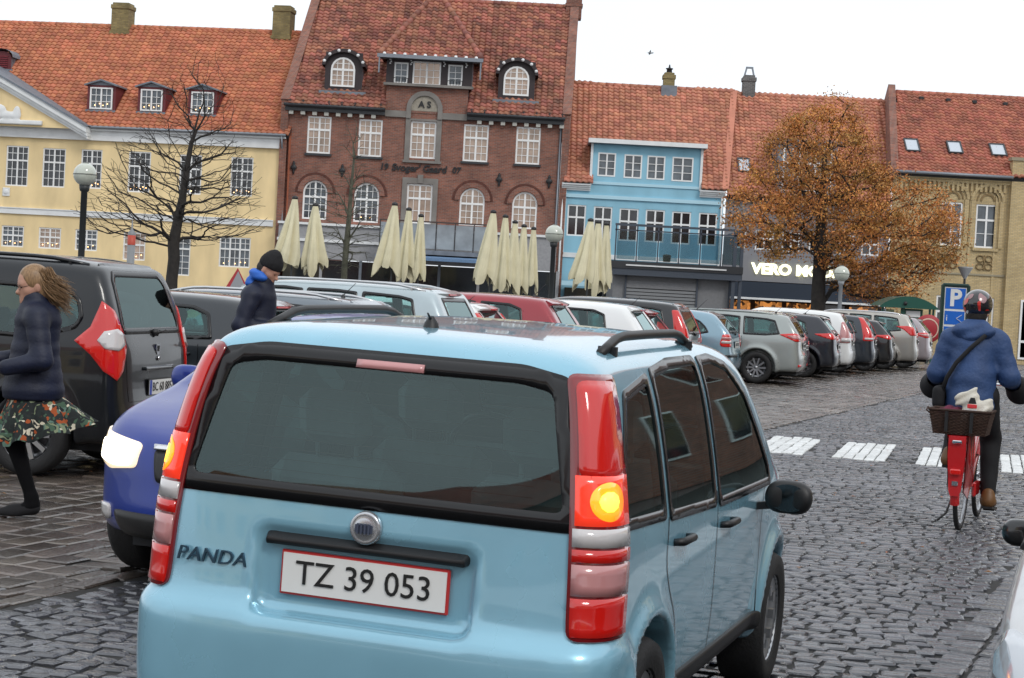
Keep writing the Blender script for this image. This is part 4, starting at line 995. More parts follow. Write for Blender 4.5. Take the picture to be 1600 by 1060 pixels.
for i in range(5):
    xa_ = .2 + i * (GW - .4) / 5; q = MB(); q.box(xa_, xa_ + (GW - .4) / 5 - .25, -.05, 0, GB + .4, za - .1); q.build('shop_window', SHOPW if i != 3 else mat('pale_poster', (.42, .42, .42), rough=.5), gh)

# ------------------------------------------------------------------ yellow brick hall on the right
pl_ = at(1395, 300, YB); PH = Plane((pl_.x, YB, 0), 0)
hh = empty('yellow_brick_hall', PH.o, 0, label='yellow brick building with arched windows and red roof at the far right', cat='building')
HW = PH.at(1720, 300)[0]; hez = PH.at(1520, 276)[1]; xp = PH.at(1578, 300)[0]
archs = [(1470, 1503, 316, 384), (1524, 1558, 320, 388), (1606, 1642, 324, 392), (1660, 1696, 327, 395)]; grw = [(1462, 1490, 462, 512), (1534, 1552, 466, 515), (1592, 1640, 470, 563)]
Ha = [rect(PH, *w_) for w_ in archs]; Hgr = [rect(PH, *w_) for w_ in grw]
wall(hh, 0, HW, GB, hez - .02, Ha + Hgr, BYEL)
for h in Ha: window(hh, *h, cols=2, rows=2, sub=(1, 1), transom=.36, pane=PN_B, fw=.085)
for i, h in enumerate(Hgr): window(hh, *h, cols=2 if i < 2 else 1, rows=1, sub=(1, 1), transom=.5 if i < 2 else .3, pane=PN_D, fw=.09)
def hring(c, zc, rr, t, yo, m, name):
    q = MB(); n = 12
    for i in range(n):
        a, b = math.pi * i / n, math.pi * (i + 1) / n
        P = [(c + k * math.cos(tt), yy, zc + k * math.sin(tt)) for tt in (a, b) for k in (rr, rr + t) for yy in (0, yo)]; q.add(P, [(1, 5, 7, 3), (2, 3, 7, 6), (0, 4, 5, 1)])
    return q.build(name, m, hh)
YD = mat('ornament_brick', (.22, .15, .07), rough=.9, var=.3, vscale=6)  # darker brown brick for the ornaments
for h in Ha[:4]:
    c = (h[0] + h[1]) / 2; rr = (h[1] - h[0]) / 2 + .08
    hring(c, h[3] + .18, rr + .10, .14, -.10, BYEL, 'arch_moulding'); hring(c, h[3] + .18, rr * .45, .10, -.05, YD, 'tympanum_ornament'); hring(c, h[3] + .18, rr * .80, .06, -.05, YD, 'tympanum_ornament')
    q = MB(); q.box(h[0] - .28, h[0] - .08, -.08, 0, h[2], h[3] + .18); q.box(h[1] + .08, h[1] + .28, -.08, 0, h[2], h[3] + .18); q.box(h[0] - .1, h[1] + .1, -.12, .05, h[2] - .16, h[2] - .02); q.build('window_surround', BYEL, hh)
    q = MB(); zo = PH.at(1538, 411)[1]
    for s_ in (-1, 1):
        for k in (0, 1): q.tube([(c + s_ * (.22 + .18 * math.cos(t)), -.05, zo + (.2 if k else -.2) + .16 * math.sin(t)) for t in np.linspace(0, 2 * math.pi, 13)], .035, 5)
    q.box(c - .03, c + .03, -.07, -.01, zo - .38, zo + .38); q.build('terracotta_ornament', YD, hh)
q = MB(); q.box(0, xp, -.22, 0, hez - .22, hez - .02); q.box(0, xp, -.12, 0, hez - .36, hez - .22)
for i in range(30):
    xx = .1 + i * .24
    if xx < xp - .15: q.box(xx, xx + .12, -.12, 0, hez - .78, hez - .36)
q.build('arcaded_cornice', BYEL, hh)
q = MB(); zt2 = PH.at(1590, 252)[1]; q.box(xp, HW, -.28, .3, GB, zt2); q.build('corner_pilaster', BYEL, hh)
# the pilaster covers the openings right of it: give it its own windows
for px4 in ((1606, 1642, 324, 392),):
    h = rect(PH, *px4, -.28); window(hh, *h, cols=2, rows=2, sub=(1, 1), transom=.36, pane=PN_B, fw=.085, y=-.30)
h = rect(PH, 1592, 1640, 470, 563, -.28); window(hh, *h, cols=1, rows=1, sub=(1, 1), transom=.7, pane=PN_D, fw=.10, y=-.30)
q = MB(); q.box(xp - .1, HW, -.36, .3, zt2, zt2 + .16); z = PH.at(1500, 428)[1]; q.box(0, xp - .01, -.06, 0, z - .05, z + .05); q.build('stone_coping', mat('coping', (.3, .26, .18), rough=.8), hh)
for xx in (xp - 2.0, xp - .7): q = MB(); q.box(xx, xx + .12, -.05, 0, GB, hez - .8); q.build('lesene', BYEL, hh)
hrd = 5.8; hrz = PH.at(1500, 150, hrd)[1]; xl1 = PH.at(1400, 146, hrd)[0]
roof(hh, [(.05, -.42, hez + .02), (HW, -.42, hez + .02), (HW, hrd, hrz), (xl1, hrd, hrz)], T_RD); ridge(hh, (xl1, hrd, hrz + .02), (HW, hrd, hrz + .02), T_RD)
for a, b, c, d in ((1415, 1433, 221, 239), (1482, 1500, 225, 242), (1549, 1568, 229, 246)): sky_at(hh, PH, a, b, c, d, -.42, hez + .02, hrd, hrz, None)
for a, b in ((1439, 156), (1481, 159), (1522, 162), (1570, 165)):
    x, y, z = on_roof(PH, -.42, hez, hrd, hrz, a, b); q = MB(); q.box(x - .12, x + .12, y - .18, y + .1, z - .02, z + .16, .03); q.build('roof_vent', IRON, hh)
q = MB(); q.tube([(0, -.5, hez + .02), (xp, -.5, hez + .02)], .08, 8); q.build('gutter', PIPE, hh)
# fire wall between the roofs
xf0 = PH.at(1389, 290)[0]; xf1 = PH.at(1388, 132, hrd)[0]
q = MB(); A = [(xf0, -.3, hez - .2), (xf0, -.3, hez + .2), (xf1, hrd, PH.at(1392, 132, hrd)[1]), (xf1, 2 * hrd, hez + .2), (xf1, 2 * hrd, hez - .2)]; B2 = [(p_[0] + .38, p_[1], p_[2]) for p_ in A]; k = 5
q.add(A + B2, [tuple(range(k)), tuple(reversed(range(k, 2 * k)))] + [(i, i + k, (i + 1) % k + k, (i + 1) % k) for i in range(k)]); q.build('fire_wall', BRED, hh)
q = MB(); q.add([(xl1, hrd, hrz), (HW, hrd, hrz), (HW, 2 * hrd, hez), (xl1, 2 * hrd, hez)], [(0, 1, 2, 3)]); q.build('rear_slope', T_RD, hh)
# ------------------------------------------------------------------ unseen houses behind and beside the viewer, added to darken car reflections
def plain_house(x, y, rz, w, h, hr, wm, rm, nfl, nwin, label):
    e = empty('unseen_house', (x, y, 0), rz, label=label, cat='house', group='houses behind the viewer')
    q = MB(); q.box(0, w, 0, 9, 0, h); q.build('wall', wm, e)
    q = MB(); q.add([(-.2, -.4, h), (w + .2, -.4, h), (w + .2, 4.5, hr), (-.2, 4.5, hr), (-.2, 9.4, h), (w + .2, 9.4, h)], [(0, 1, 2, 3), (3, 2, 5, 4), (0, 3, 4), (1, 5, 2)]); q.build('roof', rm, e)
    for f in range(nfl):
        for i in range(nwin):
            xa = w * (i + .5) / nwin - .55; za = 1.0 + f * 3.2
            q = MB(); q.box(xa - .08, xa + 1.18, -.06, -.01, za - .08, za + 1.78); fr = q.build('window', WW, e); q = MB(); q.box(xa, xa + 1.1, -.09, -.062, za, za + 1.7); q.build('pane', PN_D, fr)
hs = [(-34, 12, 6.5, 9.6, OCHRE, T_OR, 2, 5), (-22, 14, 7, 10.2, BRED, T_BR, 2, 5), (-8, 13, 6.4, 9.2, GREYW, T_SA, 2, 4), (5, 12, 6.8, 9.8, BYEL, T_RD, 2, 4), (17, 13, 6.5, 9.5, STONE, T_OR, 2, 5)]
for i, (x, w, h, hr, wm, rm, a, b) in enumerate(hs):
    plain_house(x + w, -19, math.pi, w - .05, h, hr, wm, rm, a, b, ['ochre', 'red brick', 'grey', 'yellow brick', 'brown stone'][i] + ' town house standing behind the viewer across the street')
for i, (y, w, h, hr, wm, rm) in enumerate([(-10, 13, 7.5, 11, BRED, T_RD), (3.2, 12, 8, 11.5, GREYW, T_SA), (15.4, 13, 7.6, 11, OCHRE, T_BR), (28.6, 13, 8, 11.8, BRED, T_OR)]):
    plain_house(17.5, y + w, -math.pi / 2, w - .05, h, hr, wm, rm, 2, 4, ['red brick', 'grey', 'ochre', 'dark brick'][i] + ' town house beside the road to the right of the viewer')
# ------------------------------------------------------------------ trees
BARK = mat('dark_wet_bark', (.022, .018, .015), rough=.75, var=.4, vscale=6, bump=.6, bscale=25)
BARK2 = mat('grey_green_bark', (.085, .085, .06), rough=.85, var=.35, vscale=5, bump=.4, bscale=30)
def grow(targets, trunk, up=.9, seg=.35, wob=.10, seed=1, tip=.006, expo=2.25, lean=0.):
    """skeleton that reaches every target point: returns nodes, parent index and radius"""
    r = np.random.RandomState(seed); N = [np.array(p, float) for p in trunk]; par = [-1] + list(range(len(trunk) - 1))
    base = N[-1]; order = np.argsort(np.linalg.norm((targets - base) * np.array([1, 1, .7]), axis=1))
    A = np.array(N); D = [0.] + [np.linalg.norm(N[i] - N[i - 1]) for i in range(1, len(N))]; D = list(np.cumsum(D))
    dirs = [np.array([0, 0, 1.])] * len(N)
    for t in targets[order]:
        A = np.array(N); d = t - A; L = np.linalg.norm(d, axis=1)
        cost = L + .28 * np.array(D) + up * np.maximum(0, -d[:, 2] + .10 * L); cost[:max(1, len(trunk) // 2 - 1)] += 50
        dd = np.array(dirs); cost += .35 * L * (1 - (dd * d).sum(1) / (L + 1e-6))
        i = int(np.argmin(cost)); L = L[i]
        if L < .05: continue
        n = max(1, int(L / seg)); s = A[i]; dv = dirs[i] * L * .38; prev = i
        for k in range(1, n + 1):
            u = k / n; p = s + (t - s) * u + dv * u * (1 - u) * 1.5 + (r.normal(0, wob * seg, 3) if k < n else 0)
            N.append(p); par.append(prev); q = p - N[prev]; dirs.append(q / (np.linalg.norm(q) + 1e-9)); D.append(D[prev] + np.linalg.norm(q)); prev = len(N) - 1
    N = np.array(N); w = np.zeros(len(N)); ch = [0] * len(N)
    for i in range(len(N) - 1, 0, -1):
        if ch[i] == 0: w[i] = tip ** expo
        w[par[i]] += w[i]; ch[par[i]] += 1
        if w[i] == 0: w[i] = tip ** expo
    return N, par, w ** (1 / expo), ch
def skeleton_mesh(root, N, par, rad, ch, m, rmax, thick=.03, name=('trunk', 'twigs')):
    rad = rad * (rmax / rad[0]); kids = {}
    for i, p in enumerate(par):
        if p >= 0: kids.setdefault(p, []).append(i)
    big, fine = MB(), MB()
    starts = [(None, 0)]
    while starts:
        p, i = starts.pop(); chain = ([p] if p is not None else []) + [i]
        while chain[-1] in kids:
            ks = sorted(kids[chain[-1]], key=lambda k: -rad[k]); 
            for k in ks[1:]: starts.append((chain[-1], k))
            chain.append(ks[0])
        if len(chain) < 2: continue
        rr = [rad[c] for c in chain]
        if p is not None: rr[0] = min(rr[0], rr[1] * 1.25)
        tgt = big if rr[min(1, len(rr) - 1)] > thick else fine
        pts = [N[c] for c in chain]
        if tgt is big: rr[-1] *= .6
        tgt.tube(pts, [max(.0045, q_) for q_ in rr], 7 if tgt is big else 3, cap=False)
    # flare at the foot
    a = big.build(name[0], m, root); b = fine.build(name[1], m, root); b['kind'] = 'stuff'; return a, b
def shell_points(n, fn, lo, hi, seed, edge=.0):
    r = np.random.RandomState(seed); out = []
    while len(out) < n:
        P = r.uniform(lo, hi, (n, 3)); v = fn(P); k = (v < 0) & (r.uniform(0, 1, len(P)) < np.where(v > -.25, 1, edge)); out += list(P[k])
    return np.array(out[:n])
def ell(P, c, r): return np.linalg.norm((P - np.array(c)) / np.array(r), axis=1) - 1
# bare tree in front of the ochre house
b = at(269, 430, 73); t1 = empty('bare_tree', (b.x, 73, float(gz(73))), label='large leafless tree with dark spreading branches before the ochre house', cat='tree', group=None)
cr1 = lambda P: np.minimum(np.minimum(ell(P, (.15, 0, 5.4), (3.3, 3.0, 2.6)), np.minimum(ell(P, (.5, 0, 7.0), (1.9, 1.8, 3.2)), ell(P, (.75, 0, 8.8), (1.2, 1.1, 2.0)))), ell(P, (-.2, 0, 4.2), (4.0, 3.2, 1.3)))
T = shell_points(1500, cr1, (-4.2, -3.4, 2.6), (4.4, 3.4, 11.0), 3, edge=.45)
sk = grow(T, [(0, 0, -.1), (.02, 0, .8), (.0, 0, 1.6), (.05, .02, 2.4), (.0, .0, 3.0), (.1, .05, 3.8), (.25, .05, 4.8), (.35, 0, 5.8), (.5, 0, 7.0), (.75, 0, 8.2)], seed=4, wob=.16, seg=.30, expo=1.98, up=1.5)
skeleton_mesh(t1, *sk, BARK, .24)
# slim bare tree before the brick house
b = at(537, 445, 76); t2 = empty('bare_tree', (b.x, 76, float(gz(76))), label='slim young leafless tree before the red brick house between the cream parasols', cat='tree')
cr2 = lambda P: np.minimum(ell(P, (.0, 0, 4.6), (1.7, 1.5, 2.4)), ell(P, (.05, 0, 6.6), (.8, .8, 2.2)))
T = shell_points(420, cr2, (-2, -2, 2.2), (2, 2, 9), 6, edge=.5)
sk = grow(T, [(0, 0, -.1), (.03, 0, 1.2), (.0, 0, 2.4), (.03, 0, 3.4), (.08, 0, 4.6), (.1, 0, 5.8), (.16, 0, 7.0), (.2, 0, 8.3)], seed=5, wob=.13, up=1.4, expo=2.0)
skeleton_mesh(t2, *sk, BARK2, .13, thick=.035)
# autumn oak
YT = 73.0; b = at(1277, 480, YT); t3 = empty('autumn_tree', (b.x, YT, float(gz(YT))), label='broad tree in brown and orange autumn leaf in front of the grey shop', cat='tree')
def lp(px, py): q_ = at(px, py, YT); return (q_.x - b.x, q_.z - float(gz(YT)))
E = []
for cx, cy, rx, ry, rdp in ((1275, 275, 92, 112, 2.6), (1298, 200, 60, 52, 1.7), (1205, 335, 70, 58, 2.3), (1345, 345, 100, 95, 3.0), (1424, 372, 76, 80, 2.5), (1380, 440, 80, 36, 2.2), (1450, 335, 36, 44, 1.5), (1212, 376, 52, 30, 1.8), (1180, 285, 34, 34, 1.2)):
    x, z = lp(cx, cy); E.append(((x, 0, z), (rx / 39.7, rdp, ry / 39.7)))
cr3 = lambda P: np.min([ell(P, c, r_) for c, r_ in E], axis=0)
lo = np.min([np.array(c) - np.array(r_) for c, r_ in E], 0); hi = np.max([np.array(c) + np.array(r_) for c, r_ in E], 0)
T = shell_points(760, cr3, lo, hi, 8, edge=.42)
x5, z5 = lp(1283, 330); x6, z6 = lp(1290, 240)
sk = grow(T, [(0, 0, -.1), (.0, 0, .9), (.02, 0, 1.8), (.0, 0, 2.5), (x5, 0, z5), ((x5 + x6) / 2, 0, (z5 + z6) / 2), (x6, 0, z6)], seed=9, wob=.2, seg=.4, up=.7, expo=2.0)
skeleton_mesh(t3, *sk, BARK, .30, thick=.025)
rl = np.random.RandomState(12); LV = []; 
nc = len(T); per = 92
cen = np.repeat(T, per, 0) + rl.normal(0, 1, (nc * per, 3)) * np.array([.24, .24, .15]) 
keep = rl.uniform(0, 1, len(cen)) < .92; cen = cen[keep]; n = len(cen)
a1 = rl.normal(0, 1, (n, 3)); a1 /= np.linalg.norm(a1, axis=1)[:, None]; a2 = np.cross(a1, rl.normal(0, 1, (n, 3))); a2 /= np.linalg.norm(a2, axis=1)[:, None]
sz = rl.uniform(.032, .066, (n, 1)); w_ = sz * .55
V = np.stack([cen - a1 * sz, cen + a2 * w_ - a1 * sz * .1, cen + a1 * sz, cen - a2 * w_ + a1 * sz * .1], 1).reshape(-1, 3)
LEAF = mat('autumn_leaf', (.50, .205, .050), rough=.6, island=.45, var=.35, vscale=.55)
nt = LEAF.node_tree; bs_ = nt.nodes['Principled BSDF']; src = bs_.inputs['Base Color'].links[0].from_socket
no = nt.nodes.new('ShaderNodeTexNoise'); no.inputs['Scale'].default_value = .8; tcn = nt.nodes.new('ShaderNodeTexCoord'); nt.links.new(tcn.outputs['Object'], no.inputs['Vector'])
mr = nt.nodes.new('ShaderNodeMapRange'); mr.inputs[1].default_value = .48; mr.inputs[2].default_value = .66; nt.links.new(no.outputs['Fac'], mr.inputs[0]); mx = nt.nodes.new('ShaderNodeMix'); mx.data_type = 'RGBA'
mu = nt.nodes.new('ShaderNodeMath'); mu.operation = 'MULTIPLY'; mu.inputs[1].default_value = .6; nt.links.new(mr.outputs[0], mu.inputs[0]); nt.links.new(mu.outputs[0], mx.inputs[0]); nt.links.new(src, mx.inputs[6]); mx.inputs[7].default_value = (.26, .18, .035, 1); nt.links.new(mx.outputs[2], bs_.inputs['Base Color'])
bs_.inputs['Subsurface Weight'].default_value = 0
me = bpy.data.meshes.new('crown'); me.vertices.add(len(V)); me.vertices.foreach_set('co', V.ravel()); me.loops.add(n * 4); me.loops.foreach_set('vertex_index', np.arange(n * 4)); me.polygons.add(n); me.polygons.foreach_set('loop_start', np.arange(0, n * 4, 4)); me.update(calc_edges=True); me.materials.append(LEAF)
o = bpy.data.objects.new('crown', me); COL.objects.link(o); o.parent = t3; o['kind'] = 'stuff'

# ------------------------------------------------------------------ lamp posts with glass globes
GLOBE = mat('milk_glass_globe', (.50, .53, .46), rough=.12, spec=.7, coat=.6, var=.12, vscale=3)
POST = mat('post_dark_green', (.022, .026, .028), rough=.5)
def lamp(px, py, Y, label, r=.25, col=POST, base=None):
    c = at(px, py, Y); g0 = float(gz(Y)) if Y > 62 else 0.
    e = empty('street_lamp', (c.x, Y, g0), label=label, cat='street lamp', group='globe lamps round the square')
    h = c.z - g0; q = MB(); q.lathe([(.11, 0), (.11, .6), (.075, .75), (.07, h - r - .12), (.10, h - r - .10), (.12, h - r + .02), (.0, h - r + .03)], 14); q.build('post', col, e)
    q = MB(); q.lathe([(r * math.sin(t), h - r * math.cos(t)) for t in np.linspace(.25, math.pi, 16)], 28); q.build('globe', GLOBE, e)
    q = MB(); q.lathe([(r * 1.012, h - .012), (r * 1.02, h), (r * 1.012, h + .012)], 28); q.lathe([(r * .3, h + r * .97), (r * .2, h + r * 1.05), (0, h + r * 1.06)], 12); q.build('globe_band', mat('lamp_band', (.16, .17, .15), rough=.5), e)
lamp(133, 273, 40, 'globe lamp post nearest the viewer, in front of the ochre house')
lamp(866, 366, 55, 'globe lamp post in front of the blue house beside the cream parasols', r=.27)
lamp(1315, 428, 66, 'globe lamp on a pale grey post under the autumn tree', r=.28, col=mat('pale_grey_post', (.30, .32, .34), rough=.5))
c = at(1508, 424, 72); e = empty('park_lamp', (c.x, 72, float(gz(72))), label='slim lamp with funnel shaped shade behind the parking sign', cat='street lamp')
h = c.z - float(gz(72)); q = MB(); q.lathe([(.05, 0), (.045, h - .15)], 10); q.build('post', POST, e); q = MB(); q.lathe([(.05, h - .3), (.08, h - .25), (.28, h + .12), (.30, h + .16), (0, h + .17)], 18); q.build('lamp_shade', mat('shade_grey', (.35, .36, .37), rough=.4), e)

# ------------------------------------------------------------------ folded cream parasols
CREAM = mat('cream_canvas', (.66, .61, .42), rough=.9, var=.12, vscale=1.4, bump=.35, bscale=14)
def parasol(px, py0, py1, wpx, lean, seed, Y, label, group):
    r = np.random.RandomState(seed); s = F_PX / Y; g0 = float(gz(Y)); t = at(px, py0, Y); bt = at(px, py1, Y).z
    e = empty('folded_parasol', (t.x, Y, g0), label=label, cat='parasol', group=group); zt = t.z - g0; L = t.z - bt; w = wpx / s / 2
    nth, nt_ = 72, 16; k1 = r.choice([4, 5, 6]); ph = r.uniform(0, 6.28); V = []
    lobes = r.uniform(.75, 1.25, 8); hem = r.uniform(-.5, .6, 8)
    for j in range(nt_ + 1):
        u = j / nt_
        for i in range(nth):
            a = 2 * math.pi * i / nth; f = .5 + .5 * math.cos(k1 * a + ph + .8 * math.sin(2 * a) * u); lb = np.interp((a / (2 * math.pi) * 8) % 8, range(9), list(lobes) + [lobes[0]]); hm = np.interp((a / (2 * math.pi) * 8) % 8, range(9), list(hem) + [hem[0]])
            rad = (.085 + (w * .98 - .085) * u ** .85) * (1 - .50 * f ** 1.6 * min(1, u * 2.2)) * (1 + (lb - 1) * u) * (1 + .06 * math.sin(19 * a + 5 * u) * u)
            if u > .86: rad *= 1 - (u - .86) * 1.6 * (.6 + .4 * f)
            z = zt - L * u * (1 - .10 * f * u ** 3 + .22 * hm * u ** 4 )
            V.append((rad * math.cos(a) * 1.05 + lean * u ** 1.3 * w, rad * math.sin(a), z))
    F = [(j * nth + i, j * nth + (i + 1) % nth, (j + 1) * nth + (i + 1) % nth, (j + 1) * nth + i) for j in range(nt_) for i in range(nth)]
    meshobj('canopy', V, F, CREAM, e, smooth=True)
    q = MB(); q.lathe([(.035, 0), (.035, zt + .02)], 10); q.lathe([(.0, .12), (.3, .10), (.32, 0)], 14); q.build('pole', POST, e)
    q = MB(); q.lathe([(.0, zt + .10), (.05, zt + .09), (.11, zt + .05), (.12, zt - .02), (.09, zt - .05)], 14); q.build('cap', IRON, e)
spec = [
 ((461, 310, 416, 46, -.55, 71), 'leftmost folded cream parasol, leaning left, of the left pair', 'left pair of folded parasols'),
 ((493, 321, 424, 46, .10, 73), 'folded cream parasol flaring to the right, right one of the left pair', 'left pair of folded parasols'),
 ((617, 320, 428, 44, -.45, 71), 'widest folded cream parasol of the middle three, leftmost', 'middle three folded parasols'),
 ((639, 328, 433, 34, -.1, 73), 'folded cream parasol in the middle of the middle three', 'middle three folded parasols'),
 ((658, 338, 440, 28, .1, 75), 'greyish narrow folded parasol, right one of the middle three', 'middle three folded parasols'),
 ((771, 332, 442, 44, -.45, 70), 'folded cream parasol leftmost in the group of five', 'right hand five folded parasols'),
 ((790, 339, 452, 32, 0, 72), 'second folded parasol from the left in the group of five', 'right hand five folded parasols'),
 ((805, 348, 453, 30, -.1, 74), 'third folded parasol, middle of the group of five', 'right hand five folded parasols'),
 ((819, 354, 456, 28, 0, 76), 'fourth folded parasol from the left in the group of five', 'right hand five folded parasols'),
 ((834, 358, 458, 24, .1, 78), 'narrow folded parasol rightmost in the group of five', 'right hand five folded parasols'),
 ((923, 345, 448, 46, -.35, 70), 'folded cream parasol at the left of the cluster beside the steel terrace', 'folded parasols beside the steel terrace'),
 ((935, 348, 455, 36, .0, 72), 'folded cream parasol in the middle of the cluster beside the steel terrace', 'folded parasols beside the steel terrace'),
 ((948, 351, 452, 26, .15, 74), 'folded cream parasol nearest the steel terrace', 'folded parasols beside the steel terrace')]
for i, (a, lb, g) in enumerate(spec): parasol(a[0], a[1], a[2], a[3], a[4], 20 + i, a[5], lb, g)

# ------------------------------------------------------------------ steel terrace pavilion with shutter
YK = 84.0; gk = float(gz(YK)); pk = at(958, 440, YK); K = Plane((pk.x, YK, 0), 0)
kp = empty('terrace_pavilion', (pk.x, YK, 0), label='grey pavilion with closed roller shutter and glass railed terrace on top', cat='pavilion')
kw = K.at(1156, 440)[0]; zsl = K.at(1050, 420)[1]; zsb = K.at(1050, 434)[1]; ztr = K.at(1050, 356)[1]
MET = mat('blue_grey_steel', (.055, .068, .09), rough=.5); WALLG = mat('grey_metal_wall', (.20, .205, .215), rough=.6, var=.08)
q = MB(); q.box(0, kw - .45, .0, 6, gk, zsb); q.build('wall', WALLG, kp)
q = MB(); q.box(-.1, kw, -.5, 6.2, zsb, zsl - .10); q.build('roof_beam', MET, kp); q = MB(); q.box(-.15, kw + .05, -.55, 6.2, zsl - .10, zsl + .22); q.build('terrace_floor', GUT, kp)
q = MB(); q.box(.5, kw - .7, -.60, -.55, zsl + .02, zsl + .08); q.build('light_strip', CHROME if 'CHROME' in globals() else WHITE, kp)
h = rect(K, 978, 1087, 438, 480); q = MB(); q.box(h[0], h[1], -.09, -.03, K.at(1030, 452)[1], K.at(1030, 441)[1]); q.build('shutter_box', WALLG, kp)
zz_ = K.at(1030, 453)[1]; 
for i in range(14):
    q = MB(); q.box(h[0], h[1], -.07, -.02, zz_ - .13, zz_ - .015); q.build('shutter_slat', mat('shutter_slat_grey', (.26, .27, .28), rough=.45, metal=.3), kp); zz_ -= .15
    if zz_ < gk + .2: break
q = MB(); q.box(h[0], h[1], -.018, -.003, gk, K.at(1030, 452)[1]); q.build('shutter_back', GUT, kp)
for xx in (h[0] - .08, h[1], kw - .5): q = MB(); q.box(xx, xx + .08, -.14, -.01, gk, zsb - .002); q.build('wall_post', MET, kp)
for xx, w_ in ((kw - .42, .16), (kw - .10, .14)): q = MB(); q.box(xx, xx + w_, -.42, -.22, gk, ztr + .02); q.build('steel_column', MET, kp)
n = 6
for i in range(n):
    xa_ = kw * i / n; q = MB(); q.box(xa_ + .06, xa_ + kw / n - .06, -.40, -.38, zsl + .30, ztr - .28); q.build('railing_glass', glass_mat('railing_glass', (.72, .86, .92), .72, .08) if 'railing_glass' not in MATS else MATS['railing_glass'], kp)
    q = MB(); q.box(xa_ - .03, xa_ + .03, -.42, -.36, zsl + .22, ztr); q.build('railing_post', MET, kp)
q = MB(); q.box(-.05, kw + .1, -.44, -.34, ztr - .04, ztr + .06); q.box(-.05, kw + .1, -.42, -.37, ztr - .26, ztr - .20); q.build('handrail', MET, kp)
q = MB(); 
for i in range(3): q.box(kw - .01 + .0, kw + .05, -.35 + i * 2.1, 1.7 + i * 2.1, ztr - .04, ztr + .06)
q.build('side_rail', MET, kp)
q = MB(); q.lathe([(0, 0), (.16, 0), (.20, .3), (.10, .34), (0, .34)], 10, c=((K.at(1044, 395)[0]), .6, zsl + .3)); q.build('planter', STONE, kp)

# ------------------------------------------------------------------ green shelter, parking sign, posts
GRN = mat('dark_green_paint', (.012, .085, .062), rough=.4, coat=.4)
YS = 62.0; ps = at(1376, 505, YS); S2 = Plane((ps.x, YS, 0), 0); sh = empty('green_shelter', (ps.x, YS, 0), label='green shelter with curved roof on thin posts behind the parked cars', cat='shelter')
sw_ = S2.at(1457, 480)[0]; zrf = S2.at(1415, 480)[1]; zrt = S2.at(1412, 463)[1]
q = MB(); n = 12
for i in range(n):
    for (u0, u1) in ((i / n, (i + 1) / n),):
        P = [(-.12 + (sw_ + .24) * u, yy, zrf + (zrt - zrf) * math.sin(math.pi * u) ** .8) for u in (u0, u1) for yy in (-.35, 1.5)]; q.add(P, [(0, 2, 3, 1)], True)
        q.add([(P[0][0], -.35, P[0][2]), (P[2][0], -.35, P[2][2]), (P[2][0], -.35, zrf - .04), (P[0][0], -.35, zrf - .04)], [(0, 3, 2, 1)])
q.build('curved_roof', GRN, sh)
for xx in (0, sw_ * .38, sw_ * .42, sw_ * .93, sw_): q = MB(); q.box(xx - .03, xx + .03, -.2, -.14, -.02, zrf); q.build('post', GRN, sh)
q = MB(); q.box(sw_ * .42, sw_ * .80, -.12, -.04, .1, zrf - .05); q.build('notice_case', GRN, sh); q = MB(); q.box(sw_ * .47, sw_ * .75, -.14, -.12, zrf - .32, zrf - .12); q.build('notice', WHITE, sh)
q = MB(); q.box(.05, sw_ * .36, .9, .93, .3, zrf - .1); q.build('glass_panel', MATS['railing_glass'], sh)
q = MB(); q.lathe([(0, -.06), (.06, -.05), (.07, 0)], 10, c=(sw_ * .42, -.36, zrf + .12), axis='y'); q.build('roof_ornament', IRON, sh)
YP = 50.0; pp = at(1490, 500, YP); S3 = Plane((pp.x, YP, 0), 0); sg = empty('parking_sign', (pp.x, YP, 0), label='tall blue parking sign with white letter in a dark green frame', cat='sign')
x0, x1 = S3.at(1468, 500)[0], S3.at(1513, 500)[0]; z1 = S3.at(1490, 443)[1]; zb = .35; SBL = mat('sign_blue', (.012, .13, .56), rough=.35); DG = mat('sign_frame_green', (.008, .035, .028), rough=.4)
q = MB(); q.box(x0, x0 + .09, -.06, .06, 0, z1 - .04, .02); q.box(x1 - .09, x1, -.06, .06, 0, z1 - .04, .02); q.box(x0 + .03, x1 - .03, -.061, .059, z1 - .10, z1, .03); q.build('frame', DG, sg)
q = MB(); q.box(x0 + .09, x1 - .09, -.02, .02, zb, z1 - .10); q.build('panel', WHITE, sg)
za = z1 - .13; zb2 = S3.at(1490, 483)[1]; rows_ = [(za, zb2), (zb2 - .06, zb2 - .42), (zb2 - .48, zb2 - .95)]
for i, (a, b_) in enumerate(rows_): q = MB(); q.box(x0 + .12, x1 - .12, -.028, -.02, b_, a); q.build('blue_field', SBL, sg)
xm = (x0 + x1) / 2; text_mb('P', .62, .004, WHITE, sg, 'letter', (xm, -.034, (za + zb2) / 2 + .0), bold=.022)
text_mb('i', .24, .003, WHITE, sg, 'symbol', (x0 + .18, -.033, zb2 - .25)); text_mb('Parkering', .085, .003, WHITE, sg, 'small_lettering', (xm, -.033, zb2 - .60)); text_mb('Torvet', .085, .003, WHITE, sg, 'small_lettering', (xm, -.033, zb2 - .74))
q = MB(); q.bar((xm + .05, -.032, zb2 - .25), (xm + .2, -.032, zb2 - .15), .03, .01); q.bar((xm + .05, -.032, zb2 - .25), (xm + .2, -.032, zb2 - .35), .03, .01); q.build('arrow', WHITE, sg)
YR = 60.0; c = at(1450, 514, YR); e = empty('round_sign', (c.x, YR, 0), label='red oval sign on a short post behind the last parked car', cat='sign')
